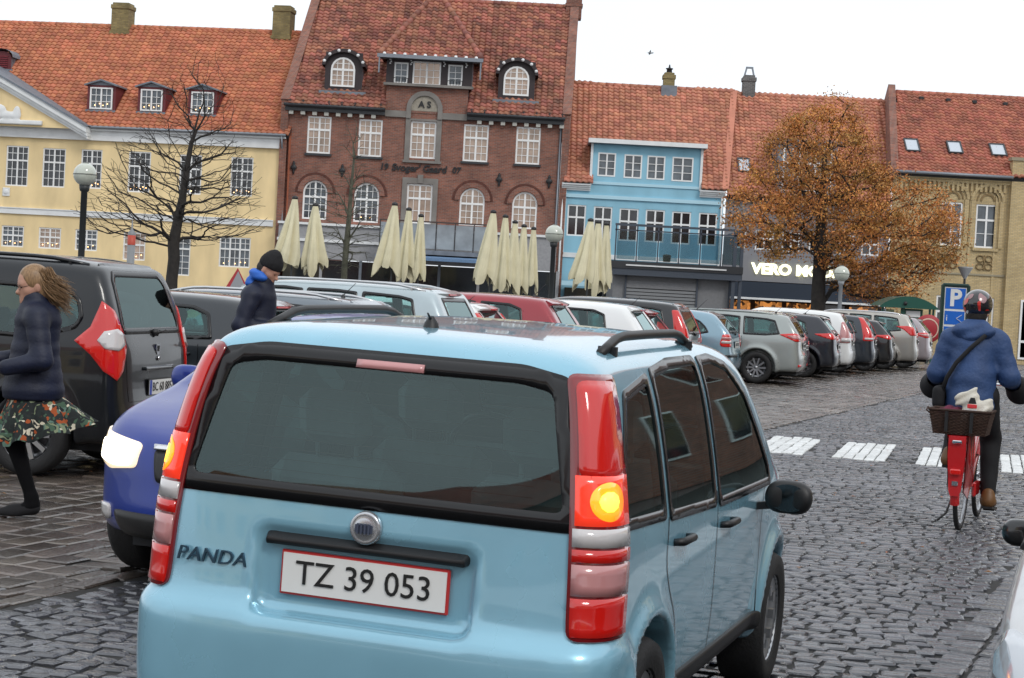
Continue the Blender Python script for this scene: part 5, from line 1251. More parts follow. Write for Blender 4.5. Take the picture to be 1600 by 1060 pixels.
q = MB(); q.lathe([(0, -.03), (.42, -.03), (.46, 0), (.42, .03), (0, .03)], 24, axis='y', c=(0, 0, c.z)); q.build('board', mat('sign_red', (.35, .02, .03), rough=.5), e); q = MB(); q.lathe([(.30, -.035), (.33, -.037), (.34, -.03)], 24, axis='y', c=(0, 0, c.z)); q.build('ring', mat('sign_ring', (.6, .45, .35), rough=.5), e); q = MB(); q.box(-.03, .03, .03, .08, 0, c.z); q.build('post', IRON, e)
c = at(207, 345, 62); e = empty('banded_post', (c.x, 62, 0), label='grey post with a red band near its top, left of the bare tree', cat='post')
zt = c.z; q = MB(); q.lathe([(.13, 0), (.13, at(207, 383, 62).z), (.0, at(207, 383, 62).z)], 14); q.lathe([(.13, at(207, 368, 62).z), (.13, at(207, 364, 62).z), (.03, at(207, 358, 62).z), (.02, zt), (0, zt + .02)], 14); q.build('shaft', mat('post_grey', (.22, .23, .24), rough=.5), e)
q = MB(); q.lathe([(.135, at(207, 383, 62).z), (.135, at(207, 368, 62).z), (0, at(207, 368, 62).z)], 14); q.build('band', mat('band_red', (.45, .06, .03), rough=.5), e)
# warning board and white van behind the parked row
c = at(371, 432, 50); e = empty('warning_board', (c.x, 50, 0), label='grey triangular board with red edges behind the man in the knitted hat', cat='sign')
q = MB(); q.prism([(-.36, c.z - .42), (.36, c.z - .42), (0, c.z + .22)], -.02, .02); q.build('board', mat('board_red', (.4, .03, .04), rough=.5), e); q = MB(); q.prism([(-.24, c.z - .42), (.30, c.z - .42), (0.02, c.z + .14)], -.03, -.02); q.build('board_face', mat('board_grey', (.3, .31, .33), rough=.5), e); q = MB(); q.box(-.03, .03, -.01, .03, 0, c.z - .42); q.build('post', IRON, e)
# a bird in the sky
c = at(1016, 83, 90); f_ = lambda P: smin(ell(P, (0, 0, 0), (.24, .08, .07)) * .07, ell(P, (.22, 0, .03), (.08, .05, .05)) * .05, .04); v, qd = surf_nets(f_, (-.4, -.2, -.2), (.4, .2, .2), .03)
bi = meshobj('bird', v, qd, mat('bird_grey', (.30, .31, .32), rough=.7), None, smooth=True); bi.location = c; bi.scale = (.55, .55, .55); tag(bi, 'small grey bird flying in the white sky above the blue house', 'bird')
q = MB(); q.add([(.05, 0, .02), (-.12, 0, .02), (-.02, -.45, .22), (.05, -.25, .14)], [(0, 1, 2, 3)]); q.add([(.05, 0, .02), (-.12, 0, .02), (-.10, .35, -.15), (.05, .2, -.08)], [(0, 1, 2, 3)]); q.build('wing', MATS['bird_grey'], bi); q = MB(); q.add([(-.2, 0, 0), (-.36, .06, 0), (-.36, -.06, 0)], [(0, 1, 2)]); q.build('tail', MATS['bird_grey'], bi)
# ------------------------------------------------------------------ car kit
def paint(name, col, metal=.35, rough=.32, coat=1.): return mat(name, col, rough=rough, metal=metal, coat=coat, var=.05, vscale=2.5, rvar=.05)
BLK = mat('black_plastic', (.012, .012, .013), rough=.45, bump=.1, bscale=300)
SEAL = mat('window_seal_black', (.006, .006, .007), rough=.2)
RUB = mat('tyre_rubber', (.014, .014, .015), rough=.75, bump=.3, bscale=90)
RIM = mat('rim_silver', (.42, .43, .45), rough=.3, metal=.9)
STEEL = mat('dark_hub', (.05, .05, .055), rough=.5, metal=.4)
MGL = mat('mirror_face', (.10, .12, .13), rough=.08, metal=1)
CHROME = mat('chrome', (.8, .8, .82), rough=.12, metal=1)
REDL = mat('red_lens', (.50, .008, .006), rough=.12, coat=1, emit=.10, emitcol=(1, .02, .01))
REDD = mat('dark_red_lens', (.22, .006, .01), rough=.15, coat=1)
CLRL = mat('clear_lens', (.62, .60, .60), rough=.15, coat=1)
PNKL = mat('pale_red_lens', (.55, .25, .25), rough=.2, coat=1)
LIN = mat('cabin_cloth', (.035, .037, .04), rough=.9)
SEATM = mat('seat_cloth', (.16, .18, .19), rough=.95, var=.2)
PLATE = mat('plate_white', (.78, .78, .76), rough=.35)
PLATER = mat('plate_red_edge', (.5, .03, .03), rough=.4)
PLATEB = mat('plate_blue', (.02, .06, .4), rough=.4)
PLATET = mat('plate_black', (.01, .01, .01), rough=.5)
GLS = glass_mat('car_glass', (.62, .84, .82), .86)
GLD = glass_mat('privacy_glass', (.5, .55, .58), .18, gl_k=.8)

VIEW = {'rear': ((1, 0, 0), (0, 1, 0)), 'front': ((-1, 0, 0), (0, 1, 0)), 'left': ((0, -1, 0), (1, 0, 0)), 'right': ((0, 1, 0), (1, 0, 0)),
        'top': ((0, 0, -1), None)}
def basis(view, sgn=1):
    if isinstance(view, (int, float)):                       # diagonal: degrees off straight ahead, from the rear (or front if >90)
        a = R(view); return np.array((math.cos(a), -math.sin(a) * sgn, 0)), np.array((math.sin(a), math.cos(a) * sgn, 0))
    d, e = VIEW[view]
    return np.array(d, float), (np.array(e, float) if e else None)
def lift(f, P2, view, sgn=1, back=2.2, c=(2, 0, 0)):
    d, e = basis(view, sgn)
    if view == 'top': P = np.stack([P2[:, 0], P2[:, 1], np.full(len(P2), 2.4)], 1)
    else:
        P = P2[:, :1] * e + np.array([0, 0, 1.]) * P2[:, 1:2]
        c = np.array(c, float); off = c @ d
        P = P + d * (off - back - P @ d)[:, None]
    return march(f, P, d, 46)
def patch(f, poly, view, sgn=1, off=.006, step=.04, sub=2, ring=None, skirt=.02, ostep=None, **k):
    """outline in a side, rear or corner view laid onto the body surface; returns [(verts, faces)] for the patch or (ring, inner)"""
    out = outline(poly, ostep or step * .8, sub)
    inn = outline(inset(poly, ring), ostep or step * .8, sub) if ring else None
    V, T, tin = tri2d(out, step, inn)
    S = lift(f, V, view, sgn, **k); g = grad(f, S); g /= np.linalg.norm(g, axis=1)[:, None] + 1e-9
    d, _ = basis(view, sgn); 
    def pack(T, off, sk):
        if len(T) == 0: return None
        used = np.unique(T); mp = -np.ones(len(V), int); mp[used] = np.arange(len(used))
        A = S[used] + g[used] * off; F = [tuple(t) for t in mp[T]]
        nrm = np.cross(A[F[0][1]] - A[F[0][0]], A[F[0][2]] - A[F[0][0]])
        if nrm @ g[used][F[0][0]] < 0: F = [t[::-1] for t in F]
        if sk:
            ed = {}
            for t in F:
                for i in range(3):
                    a, b = t[i], t[(i + 1) % 3]
                    if (b, a) in ed: del ed[(b, a)]
                    else: ed[(a, b)] = 1
            nv = len(A); B = S[used] - g[used] * sk; A = np.vstack([A, B])
            F += [(b, a, a + nv, b + nv) for a, b in ed]
        return A, F
    if ring: return pack(T[~tin], off, skirt), pack(T[tin], off - .004, 0)
    return pack(T, off, skirt)
def put(name, vf, m, parent, smooth=True, **k):
    if vf is None: return None
    o = meshobj(name, vf[0], vf[1], m, parent)
    # smooth the face of the patch, keep the skirt crisp
    if smooth:
        me = o.data; me.polygons.foreach_set('use_smooth', np.array([len(p.vertices) == 3 for p in me.polygons]))
    return tag(o, **k) if k else o
def seam(f, path, view, sgn=1, w=.008, off=.0015, closed=False, sub=2, **k):
    p = chaikin(path, sub, closed) if sub else np.asarray(path, float)
    q = [p[0]]
    for i in range(len(p) - (0 if closed else 1)):
        a = p[i]; b = p[(i + 1) % len(p)]; n = max(1, int(np.linalg.norm(b - a) / .05))
        q += [a + (b - a) * (j + 1) / n for j in range(n)]
    q = np.array(q); t = np.gradient(q, axis=0); t /= np.linalg.norm(t, axis=1)[:, None] + 1e-9
    n = np.stack([-t[:, 1], t[:, 0]], 1) * w / 2
    V = np.vstack([q - n, q + n]); S = lift(f, V, view, sgn, **k); g = grad(f, S); g /= np.linalg.norm(g, axis=1)[:, None] + 1e-9
    S = S + g * off; m = len(q)
    return S, [(i, i + 1, i + 1 + m, i + m) for i in range(m - 1)]
def merge(lst):
    V = []; F = []; n = 0
    for v, fs in lst:
        V.append(np.asarray(v)); F += [tuple(i + n for i in q) for q in fs]; n += len(v)
    return np.vstack(V), F
def wheel(root, x, y, r, w, style='alloy', side=1, steer=0., spokes=10):
    e = MB(); h = w / 2
    prof = [(r * .66, -h * .9), (r * .80, -h), (r * .94, -h * .97), (r * .99, -h * .7), (r, -h * .3), (r, h * .3), (r * .99, h * .7), (r * .94, h * .97), (r * .80, h), (r * .66, h * .9), (r * .6, h * .5), (r * .6, -h * .5), (r * .66, -h * .9)]
    e.lathe(prof, 36, axis='y'); o = e.build('wheel', RUB, root); o.location = (x, y, r); o.rotation_euler = (0, 0, steer)
    q = MB(); s = side
    q.lathe([(r * .67, s * h * .86), (r * .64, s * h * .8), (r * .62, s * h * .3), (r * .55, s * h * .1), (.02, s * h * .1)], 32, axis='y')
    if style == 'alloy':
        for i in range(spokes):
            t = 2 * math.pi * i / spokes; q.bar((r * .12 * math.cos(t), s * h * .66, r * .12 * math.sin(t)), (r * .62 * math.cos(t), s * h * .74, r * .62 * math.sin(t)), .035, .03, up=(0, 1, 0))
        q.lathe([(.0, s * h * .8), (r * .13, s * h * .78), (r * .16, s * h * .6)], 16, axis='y')
    else:
        q.lathe([(0, s * h * .6), (r * .2, s * h * .62), (r * .3, s * h * .45), (r * .5, s * h * .7), (r * .62, s * h * .75)], 24, axis='y')
        for i in range(8):
            t = 2 * math.pi * i / 8; q.box(r * .4 * math.cos(t) - .02, r * .4 * math.cos(t) + .02, s * h * .7 - .01, s * h * .7 + .02, r * .4 * math.sin(t) - .02, r * .4 * math.sin(t) + .02)
    q.build('rim', RIM if style != 'dark' else STEEL, o)
    d = MB(); d.lathe([(r * .5, s * h * .15), (r * .01, s * h * .15)], 20, axis='y'); d.build('brake_disc', STEEL, o)
    return o
def seat(root, x, y, z=.42, m=None, back=.62):
    q = MB(); q.box(x - .25, x + .27, y - .24, y + .24, z - .12, z + .06, .06)
    b = MB(); b.box(-.07, .07, -.24, .24, 0, back, .06); b.box(-.05, .05, -.13, .13, back + .05, back + .24, .045)
    b.tube([(0, .07, back - .05), (0, .07, back + .1)], .008, 6); b.tube([(0, -.07, back - .05), (0, -.07, back + .1)], .008, 6)
    a = R(-14); ca, sa = math.cos(a), math.sin(a)
    q.add([(x - .24 + v[0] * ca + v[2] * sa, y + v[1], z + .0 - v[0] * sa + v[2] * ca) for v in b.v], b.f)
    q.build('seat', m or SEATM, root)

def plate_obj(root, P, tilt, txt, w=.50, h=.115, red=True, eu=False, yaw=math.pi, sxx=1.0):
    """number plate; P centre on the body, facing the rear"""
    fr = MB(); fr.box(-w / 2 - .008, w / 2 + .008, -.012, 0, -h / 2 - .008, h / 2 + .008, .003)
    o = fr.build('number_plate', PLATER if red else PLATET, root)
    o.location = P; o.rotation_euler = Matrix.Rotation(math.pi / 2 + yaw, 4, 'Z').to_euler(); o.rotation_euler.x = tilt
    c = MB(); c.box(-w / 2, w / 2, -.016, -.012, -h / 2, h / 2); c.build('plate_face', PLATE, o)
    if eu: c = MB(); c.box(-w / 2, -w / 2 + .045, -.018, -.016, -h / 2, h / 2); c.build('plate_band', PLATEB, o)
    text_mb(txt, h * .86, .0015, PLATET, o, 'plate_text', (.02 if eu else 0, -.018, 0), sx=sxx)
    return o

def car(name, sp, loc, hd, label, cat='car', group=None):
    """sp: measures of one car; hd: heading in degrees from the depth axis towards the right"""
    root = empty(name, loc, math.pi / 2 - R(hd), label=label, cat=cat, group=group)
    W = sp['W'] / 2; pm = sp['paint']; res = sp.get('res', .04); k1 = sp.get('k1', .10); k2 = sp.get('k2', .16)
    side = Sil(sp['side'], 2); fr = sp['front']; front = Sil(fr + [(-y, z) for y, z in reversed(fr)], 2)
    pl = sp['plan']; plan = Sil(pl + [(x, -y) for x, y in reversed(pl)], 3)
    ex = sp.get('extra')
    def body(P):
        x, y, z = P[:, 0], P[:, 1], P[:, 2]
        v = smax(smax(side(x, z), front(y, z), k1), plan(x, y), k2)
        for xw in sp['axles']:                                # flared arches
            r = np.hypot(x - xw, z - sp['R']); v = v - sp.get('flare', .018) * np.exp(-((r - sp['R'] - .07) / .055) ** 2) / (1 + np.exp(-(np.abs(y) - W * .78) / .02))
        if ex: v = ex(v, P)
        return v
    ra = sp['R'] + .055
    def shell(P):
        v = body(P); x, y, z = P[:, 0], P[:, 1], P[:, 2]
        for xw in sp['axles']:
            v = smax(v, -np.maximum(np.hypot(x - xw, z - sp['R'] - .01) - ra, (W - .27) - np.abs(y)), .018)
        return v
    L = sp['L']; H = sp['H']
    V, Q = surf_nets(shell, (-.12, -W - .1, .12), (L + .12, W + .1, H + .12), res)
    # window openings
    C = V[Q].reshape(-1, 4, 3); kill = np.zeros(len(Q), bool); cen = C.mean(1)
    gr_ = grad(body, cen); 
    def kl(view, poly, margin):
        out = outline(poly, .05, 1)
        if view in ('left', 'right'):
            q2 = C[:, :, [0, 2]]; ok = (cen[:, 1] * (1 if view == 'left' else -1) > .3) & (np.abs(gr_[:, 1]) > .4)
        elif view == 'rear': q2 = C[:, :, [1, 2]]; ok = (gr_[:, 0] < -.12) & (cen[:, 0] < L * .45)
        else: q2 = C[:, :, [1, 2]]; ok = (gr_[:, 0] > .1) & (cen[:, 0] > L * .5)
        ins = in_poly(q2.reshape(-1, 2), out).reshape(-1, 4).max(1) < -margin
        return ok & ins
    wins = []
    for wp in sp['windows']:
        for v in ('left', 'right'): wins.append((v, wp, 'window', .035, 'g' if not sp.get('privacy') or wp is sp['windows'][-1] else 'd'))
    wins.append(('rear', sp['rear_win'], 'rear_window', sp.get('rear_ring', .05), 'd' if sp.get('privacy') else 'g'))
    wins.append(('front', sp['windshield'], 'windshield', .05, 'g'))
    for v, poly, nm, rg, gk in wins: kill |= kl(v, poly, .006)
    # body colour below, dark sill when asked
    o = meshobj('body', V, Q[~kill], pm, root, smooth=True)
    # cabin lining
    g = grad(body, V); g /= np.linalg.norm(g, axis=1)[:, None] + 1e-9
    up = (cen[:, 2] > .35) & ~kill
    used = np.unique(Q[up]); mp = -np.ones(len(V), int); mp[used] = np.arange(len(used))
    meshobj('cabin_lining', V[used] - g[used] * .035, mp[Q[up]], LIN, root, smooth=True)
    fl = MB(); fl.box(.15, L - .3, -W + .3, W - .3, .2, .34); fl.box(L - 1.25, L - .95, -W + .12, W - .12, .6, sp.get('dash', .88), .05); fl.build('cabin_floor', LIN, root)
    for sx in sp.get('seats', (1.15, 2.05)):
        for sy in (-.36, .36): seat(root, sx, sy)
    for v, poly, nm, rg, gk in wins:
        ringv, inner = patch(body, poly, v, ring=rg, off=.004, step=.034 if res < .03 else .06, sub=1)
        w_ = put(nm, inner, {'g': GLS, 'd': GLD}[gk], root); s_ = put('window_seal', ringv, SEAL, w_)
    # lights, trims: (name, polygon, view, material, both sides?, offset, parent index)
    made = {}
    for it in sp.get('patches', []):
        nm, poly, view, m_, both = it[:5]; off = it[5] if len(it) > 5 else .008; par = it[6] if len(it) > 6 else None
        for sg in ((1, -1) if both else (1,)):
            if view == 'side': vw = 'left' if sg == 1 else 'right'
            else: vw = view
            pp = poly if (vw != 'rear' and vw != 'front') or sg == 1 else [(-a, b) for a, b in poly][::-1]
            ob = put(nm, patch(body, pp, vw, sg, off=off, step=max(.03, res), sub=it[7] if len(it) > 7 else 1), m_, made.get((par, sg), root))
            made[(nm, sg)] = ob
    sm = []
    for path, view in sp.get('seams', []):
        for vw in (('left', 'right') if view == 'side' else (view,)): sm.append(seam(body, path, vw))
    for v_, f_s in sm: meshobj('panel_gap', v_, f_s, SEAL, root)
    for xh, zh in sp.get('handles', []):
        for sg, vw in ((1, 'left'), (-1, 'right')):
            c = lift(body, np.array([[xh, zh]]), vw)[0]
            q = MB(); q.tube([(-.10, 0, 0), (-.08, sg * .03, .003), (.06, sg * .032, .004), (.09, 0, 0)], [.012, .014, .014, .012], 8)
            hd_ = q.build('door_handle', sp.get('handle_mat', pm), root); hd_.location = c
    for sg in (1, -1):
        zm = sp.get('mirror', (L * .66, sp.get('belt', .95) + .06)); c = lift(body, np.array([[zm[0], zm[1]]]), 'left' if sg == 1 else 'right')[0]
        q = MB(); f_ = lambda P: smax(smax(np.abs(P[:, 1]) - .115, np.abs(P[:, 2]) - .08, .09), np.abs(P[:, 0] + .25 * np.abs(P[:, 1])) - .055, .05)
        mv, mq = surf_nets(f_, (-.16, -.2, -.16), (.16, .2, .16), .02)
        q.add(mv, [tuple(t) for t in mq], True); q.bar((0, -sg * .17, -.06), (0, -sg * .05, -.04), .05, .035)
        mo = q.build('mirror', sp.get('mirror_mat', pm), root); ms = sp.get('mscale', .9); mo.scale = (ms,) * 3; mo.location = (c[0], c[1] + sg * sp.get('moff', .155 * ms), c[2])
        g2 = MB(); g2.lathe([(0, 0), (.070, 0)], 20, axis='x'); gq = g2.build('mirror_glass', MGL, mo); gq.location = (-.062, 0, 0); gq.scale = (1, 1.35, .95)
    for xw in sp['axles']:
        for sg in (1, -1): wheel(root, xw, sg * (W - .115), sp['R'], sp.get('tw', .20), sp.get('rims', 'alloy'), sg, R(sp.get('steer', 0)) if xw > L / 2 else 0)
    if 'rails' in sp:
        x0, x1, yr, m_, hr = sp['rails']
        for sg in (1, -1):
            pts = []
            for i in range(15):
                t = i / 14; x = x0 + (x1 - x0) * t; z = lift(body, np.array([[x, sg * yr]]), 'top')[0][2]
                pts.append((x, sg * yr, z + hr * min(1, 6 * t, 6 * (1 - t)) - .004))
            q = MB(); q.tube(pts, .016, 8); 
            for i in (1, 13): q.bar((pts[i][0], pts[i][1], pts[i][2] - hr), pts[i], .06, .022, up=(1, 0, 0))
            q.build('roof_rail', m_, root)
    if 'antenna' in sp:
        xa, ya, la = sp['antenna']; z = lift(body, np.array([[xa, ya]]), 'top')[0][2]
        q = MB(); q.lathe([(.028, 0), (.022, .02), (.008, .04)], 12, c=(xa, ya, z - .005)); q.tube([(xa, ya, z + .02), (xa - la * .65, ya, z + la * .75)], [.006, .003], 6); q.build('antenna', BLK, root)
    if 'plate' in sp:
        yp, zp, txt, kw = sp['plate']; S = lift(body, np.array([[yp, zp]]), 'rear'); g = grad(body, S)[0]
        plate_obj(root, (S[0][0] - .004, yp, zp), -math.atan2(max(-g[2] * -1, 0), 1) * 0 + sp.get('ptilt', 0), txt, **kw)
    if 'wiper' in sp:
        yw, zw, y2, z2 = sp['wiper']; S = lift(body, np.array([[yw, zw], [y2, z2], [(yw + y2) / 2, (zw + z2) / 2]]), 'rear') - np.array([.03, 0, 0])
        q = MB(); q.tube([S[0], S[2], S[1]], [.014, .010, .006], 6); q.lathe([(.03, 0), (.03, -.03), (.0, -.035)], 10, c=S[0] + np.array([.03, 0, 0]), axis='x'); q.build('wiper', BLK, root)
    if 'spoiler' in sp:
        xs, ys, m_, ln = sp['spoiler']
        n = 13; top = []; 
        for i in range(n):
            y = -ys + 2 * ys * i / (n - 1); z = lift(body, np.array([[xs, y]]), 'top')[0][2]; top.append((y, z))
        v = []; 
        for y, z in top:
            e_ = ln * (1 - .35 * (abs(y) / ys) ** 3); v += [(xs, y, z + .012), (xs - e_, y, z - .03 * 1 - .0), (xs - e_ + .01, y, z - .055), (xs + .02, y, z - .07)]
        fs = [(4 * i + a, 4 * i + (a + 1) % 4, 4 * i + 4 + (a + 1) % 4, 4 * i + 4 + a) for i in range(n - 1) for a in range(4)] + [(0, 1, 2, 3), tuple(4 * (n - 1) + a for a in (3, 2, 1, 0))]
        so = meshobj('spoiler', v, fs, m_, root, smooth=False)
        q = MB(); zc = top[n // 2][1]; q.box(xs - ln - .004, xs - ln + .02, -.14, .14, zc - .053, zc - .036); q.build('brake_light', REDL, so)
    for args in sp.get('texts', []):
        txt, yy, zz, size, m_, sx, sh = args; S = lift(body, np.array([[yy, zz]]), 'rear')[0]
        t = text_mb(txt, size, .003, m_, root, 'lettering', (S[0] - .012, yy, zz), (math.pi / 2 + sp.get('ttilt', 0), 0, -math.pi / 2), sx=sx, shear=sh)
    root['_f'] = 0; del root['_f']
    return root, body

# ---- measures of the body types (x from the rear bumper forward, z up)
def front_poly(W, belt, wr, H, low=.22):
    w = W / 2
    return [(w - .07, low), (w - .015, low + .12), (w, .50), (w - .002, .66), (w - .012, belt - .12), (w - .035, belt), (w - .075, belt + .07), (wr + .03, H - .16), (wr - .06, H - .045), (wr * .55, H - .008), (0, H)]
def plan_poly(L, W, rear=.14, nose=.30):
    w = W / 2
    return [(-.0, 0), (.01, w * .45), (.035, w * .75), (rear, w - .03), (rear + .35, w), (L * .5, w + .004), (L - nose - .4, w), (L - nose, w - .06), (L - .12, w * .62), (L - .01, w * .3), (L, 0)]
PO = {}
def sp_hatch(**k):
    L, W, H = k.get('L', 4.1), k.get('W', 1.74), k.get('H', 1.48); b = k.get('belt', .95)
    d = dict(L=L, W=W, H=H, belt=b, R=.31, axles=(.80, .80 + L * .62), dash=.9,
        side=[(.02, .30), (-.01, .42), (.0, .60), (.07, .66), (.09, b - .05), (.13, b + .04), (.46, H - .12), (.56, H - .05), (1.1, H - .008), (1.6, H), (2.2, H - .03), (L * .60, H - .10), (L * .665, H - .22), (L * .76, b + .06), (L * .80, b), (L - .30, b - .13), (L - .06, b - .26), (L, .55), (L - .02, .34), (L - .15, .22), (.15, .22)],
        front=front_poly(W, b, W * .365, H), plan=plan_poly(L, W),
        windows=[[(L * .35, b + .02), (L * .36, H - .15), (L * .45, H - .11), (L * .57, H - .12), (L * .65, H - .23), (L * .735, b + .03)],
                 [(.72, b + .05), (.80, H - .22), (.98, H - .155), (L * .345, H - .14), (L * .335, b + .02)]],
        rear_win=[(-.50, b + .05), (-.40, H - .13), (.40, H - .13), (.50, b + .05)],
        windshield=[(-.60, b + .06), (-.48, H - .14), (.48, H - .14), (.60, b + .06)],
        seams=[([(L * .345, .3), (L * .345, b)], 'side'), ([(.86, b), (.84, .75), (.95, .62), (1.12, .5)], 'side'), ([(-.55, .62), (-.52, b)], 'rear'), ([(.55, .62), (.52, b)], 'rear'), ([(-.62, .60), (.62, .60)], 'rear')],
        handles=[(L * .37 - .52, b - .10), (L * .37 + .0 + .95 - .85, b - .10)], plate=(0, .72, 'AB 34 512', dict(red=False)),
        wiper=(0, b + .06, .28, b + .10), spoiler=(.50, .50, None, .16))
    d.update(k)
    if d['spoiler'] and d['spoiler'][2] is None: d['spoiler'] = (*d['spoiler'][:2], d['paint'], d['spoiler'][3])
    return d
def sp_wagon(**k):
    L, W, H = k.get('L', 4.7), k.get('W', 1.82), k.get('H', 1.50); b = k.get('belt', .96)
    d = dict(L=L, W=W, H=H, belt=b, R=.325, axles=(.95, .95 + L * .59), dash=.9,
        side=[(.02, .32), (-.02, .42), (-.01, .62), (.06, .68), (.08, b - .04), (.11, b + .05), (.34, H - .16), (.42, H - .08), (.9, H - .03), (1.6, H), (2.3, H - .01), (L * .58, H - .07), (L * .65, H - .20), (L * .75, b + .05), (L * .79, b), (L - .30, b - .14), (L - .06, b - .28), (L, .55), (L - .02, .34), (L - .15, .22), (.15, .22)],
        front=front_poly(W, b, W * .37, H), plan=plan_poly(L, W),
        windows=[[(L * .44, b + .02), (L * .445, H - .14), (L * .50, H - .12), (L * .56, H - .13), (L * .63, H - .23), (L * .72, b + .03)],
                 [(1.32, b + .02), (1.34, H - .15), (1.6, H - .13), (L * .435, H - .13), (L * .428, b + .02)],
                 [(.50, b + .07), (.62, H - .20), (.80, H - .165), (1.28, H - .14), (1.26, b + .03), (.8, b + .03)]],
        rear_win=[(-.58, b + .05), (-.50, H - .17), (.50, H - .17), (.58, b + .05)],
        windshield=[(-.62, b + .06), (-.50, H - .14), (.50, H - .14), (.62, b + .06)],
        seams=[([(L * .432, .3), (L * .432, b)], 'side'), ([(1.28, b), (1.26, .8), (1.34, .62), (1.45, .45)], 'side'), ([(-.60, .64), (-.60, b)], 'rear'), ([(.60, .64), (.60, b)], 'rear'), ([(-.68, .62), (.68, .62)], 'rear')],
        handles=[(1.52, b - .10), (L * .46, b - .10)], plate=(0, .80, 'AB 34 512', dict(red=False)),
        wiper=(0, b + .05, .30, b + .09), spoiler=(.46, .55, None, .12))
    d.update(k)
    if d['spoiler'] and d['spoiler'][2] is None: d['spoiler'] = (*d['spoiler'][:2], d['paint'], d['spoiler'][3])
    return d
# ------------------------------------------------------------------ the light blue city car in front
PB = paint('light_blue_paint', (.26, .52, .66), metal=.25, rough=.26)
GLOWO = mat('lit_amber_lens', (.9, .35, .02), rough=.2, coat=1, emit=1.5, emitcol=(1, .22, .01))
GLOWR = mat('lit_red_lens', (.7, .03, .01), rough=.2, coat=1, emit=.55, emitcol=(1, .05, .02))
def panda_extra(v, P):
    x, y, z = P[:, 0], P[:, 1], P[:, 2]
    # bumper ledge standing out below the tailgate
    bump = .035 / (1 + np.exp((z - .615) / .012)) / (1 + np.exp((x - .33) / .02))
    v = v - bump
    # recess round the plate
    rec = smax(smax(np.abs(y) - .35, np.abs(z - .725) - .125, .05), x - .10, .03)
    return smax(v, -(rec), .03)
def door_x(a): return a
psp = dict(L=3.54, W=1.58, H=1.54, belt=.97, R=.285, axles=(.62, 2.92), res=.02, paint=PB, k1=.11, k2=.13, flare=.03, dash=.95,
    side=[(.03, .25), (.0, .36), (.0, .58), (.045, .64), (.06, .80), (.075, .92), (.09, 1.0), (.17, 1.36), (.22, 1.445), (.34, 1.492), (.7, 1.515), (1.2, 1.54), (1.7, 1.54), (2.2, 1.50), (2.42, 1.40), (2.78, 1.10), (2.90, 1.02), (3.30, .87), (3.48, .74), (3.54, .55), (3.52, .34), (3.40, .24), (.12, .22)],
    front=[(.70, .22), (.765, .32), (.79, .50), (.79, .66), (.788, .80), (.782, .90), (.755, .99), (.70, 1.20), (.655, 1.36), (.61, 1.45), (.50, 1.505), (.3, 1.532), (0, 1.54)],
    plan=[(0, 0), (.0, .36), (.02, .58), (.07, .72), (.20, .785), (.45, .79), (1.5, .795), (2.8, .79), (3.25, .73), (3.46, .52), (3.54, .25), (3.54, 0)],
    windows=[[(1.615, .89), (1.615, 1.43), (1.85, 1.437), (2.08, 1.405), (2.32, 1.29), (2.66, .98), (2.70, .885)],
             [(.84, .915), (.845, 1.405), (1.15, 1.432), (1.575, 1.435), (1.575, .895)],
             [(.27, .94), (.31, 1.12), (.44, 1.345), (.80, 1.395), (.80, .925)]],
    rear_win=[(-.67, .94), (-.57, 1.385), (-.42, 1.412), (.42, 1.412), (.57, 1.385), (.67, .94)], rear_ring=.055,
    windshield=[(-.60, 1.08), (-.50, 1.38), (.50, 1.38), (.60, 1.08)], seats=(1.05, 1.95),
    extra=panda_extra, handle_mat=BLK, mirror_mat=BLK, mirror=(2.40, .87), mscale=.84, rails=(.50, 1.75, .565, BLK, .048), antenna=(.50, 0, .06), steer=0,
    seams=[([(1.60, .34), (1.60, .95)], 'side'), ([(.83, .93), (.80, .80), (.86, .70), (1.00, .57), (1.05, .36)], 'side'), ([(2.52, .34), (2.50, .8), (2.62, .98)], 'side')],
    handles=[(1.0, .84), (1.76, .82)], rims='cover')
def dg(a, pts): return pts
a_ = R(42)
def S_(x, y): return x * math.sin(a_) + y * math.cos(a_)
li = lambda y0, x1, z: (S_(.05, y0), z)
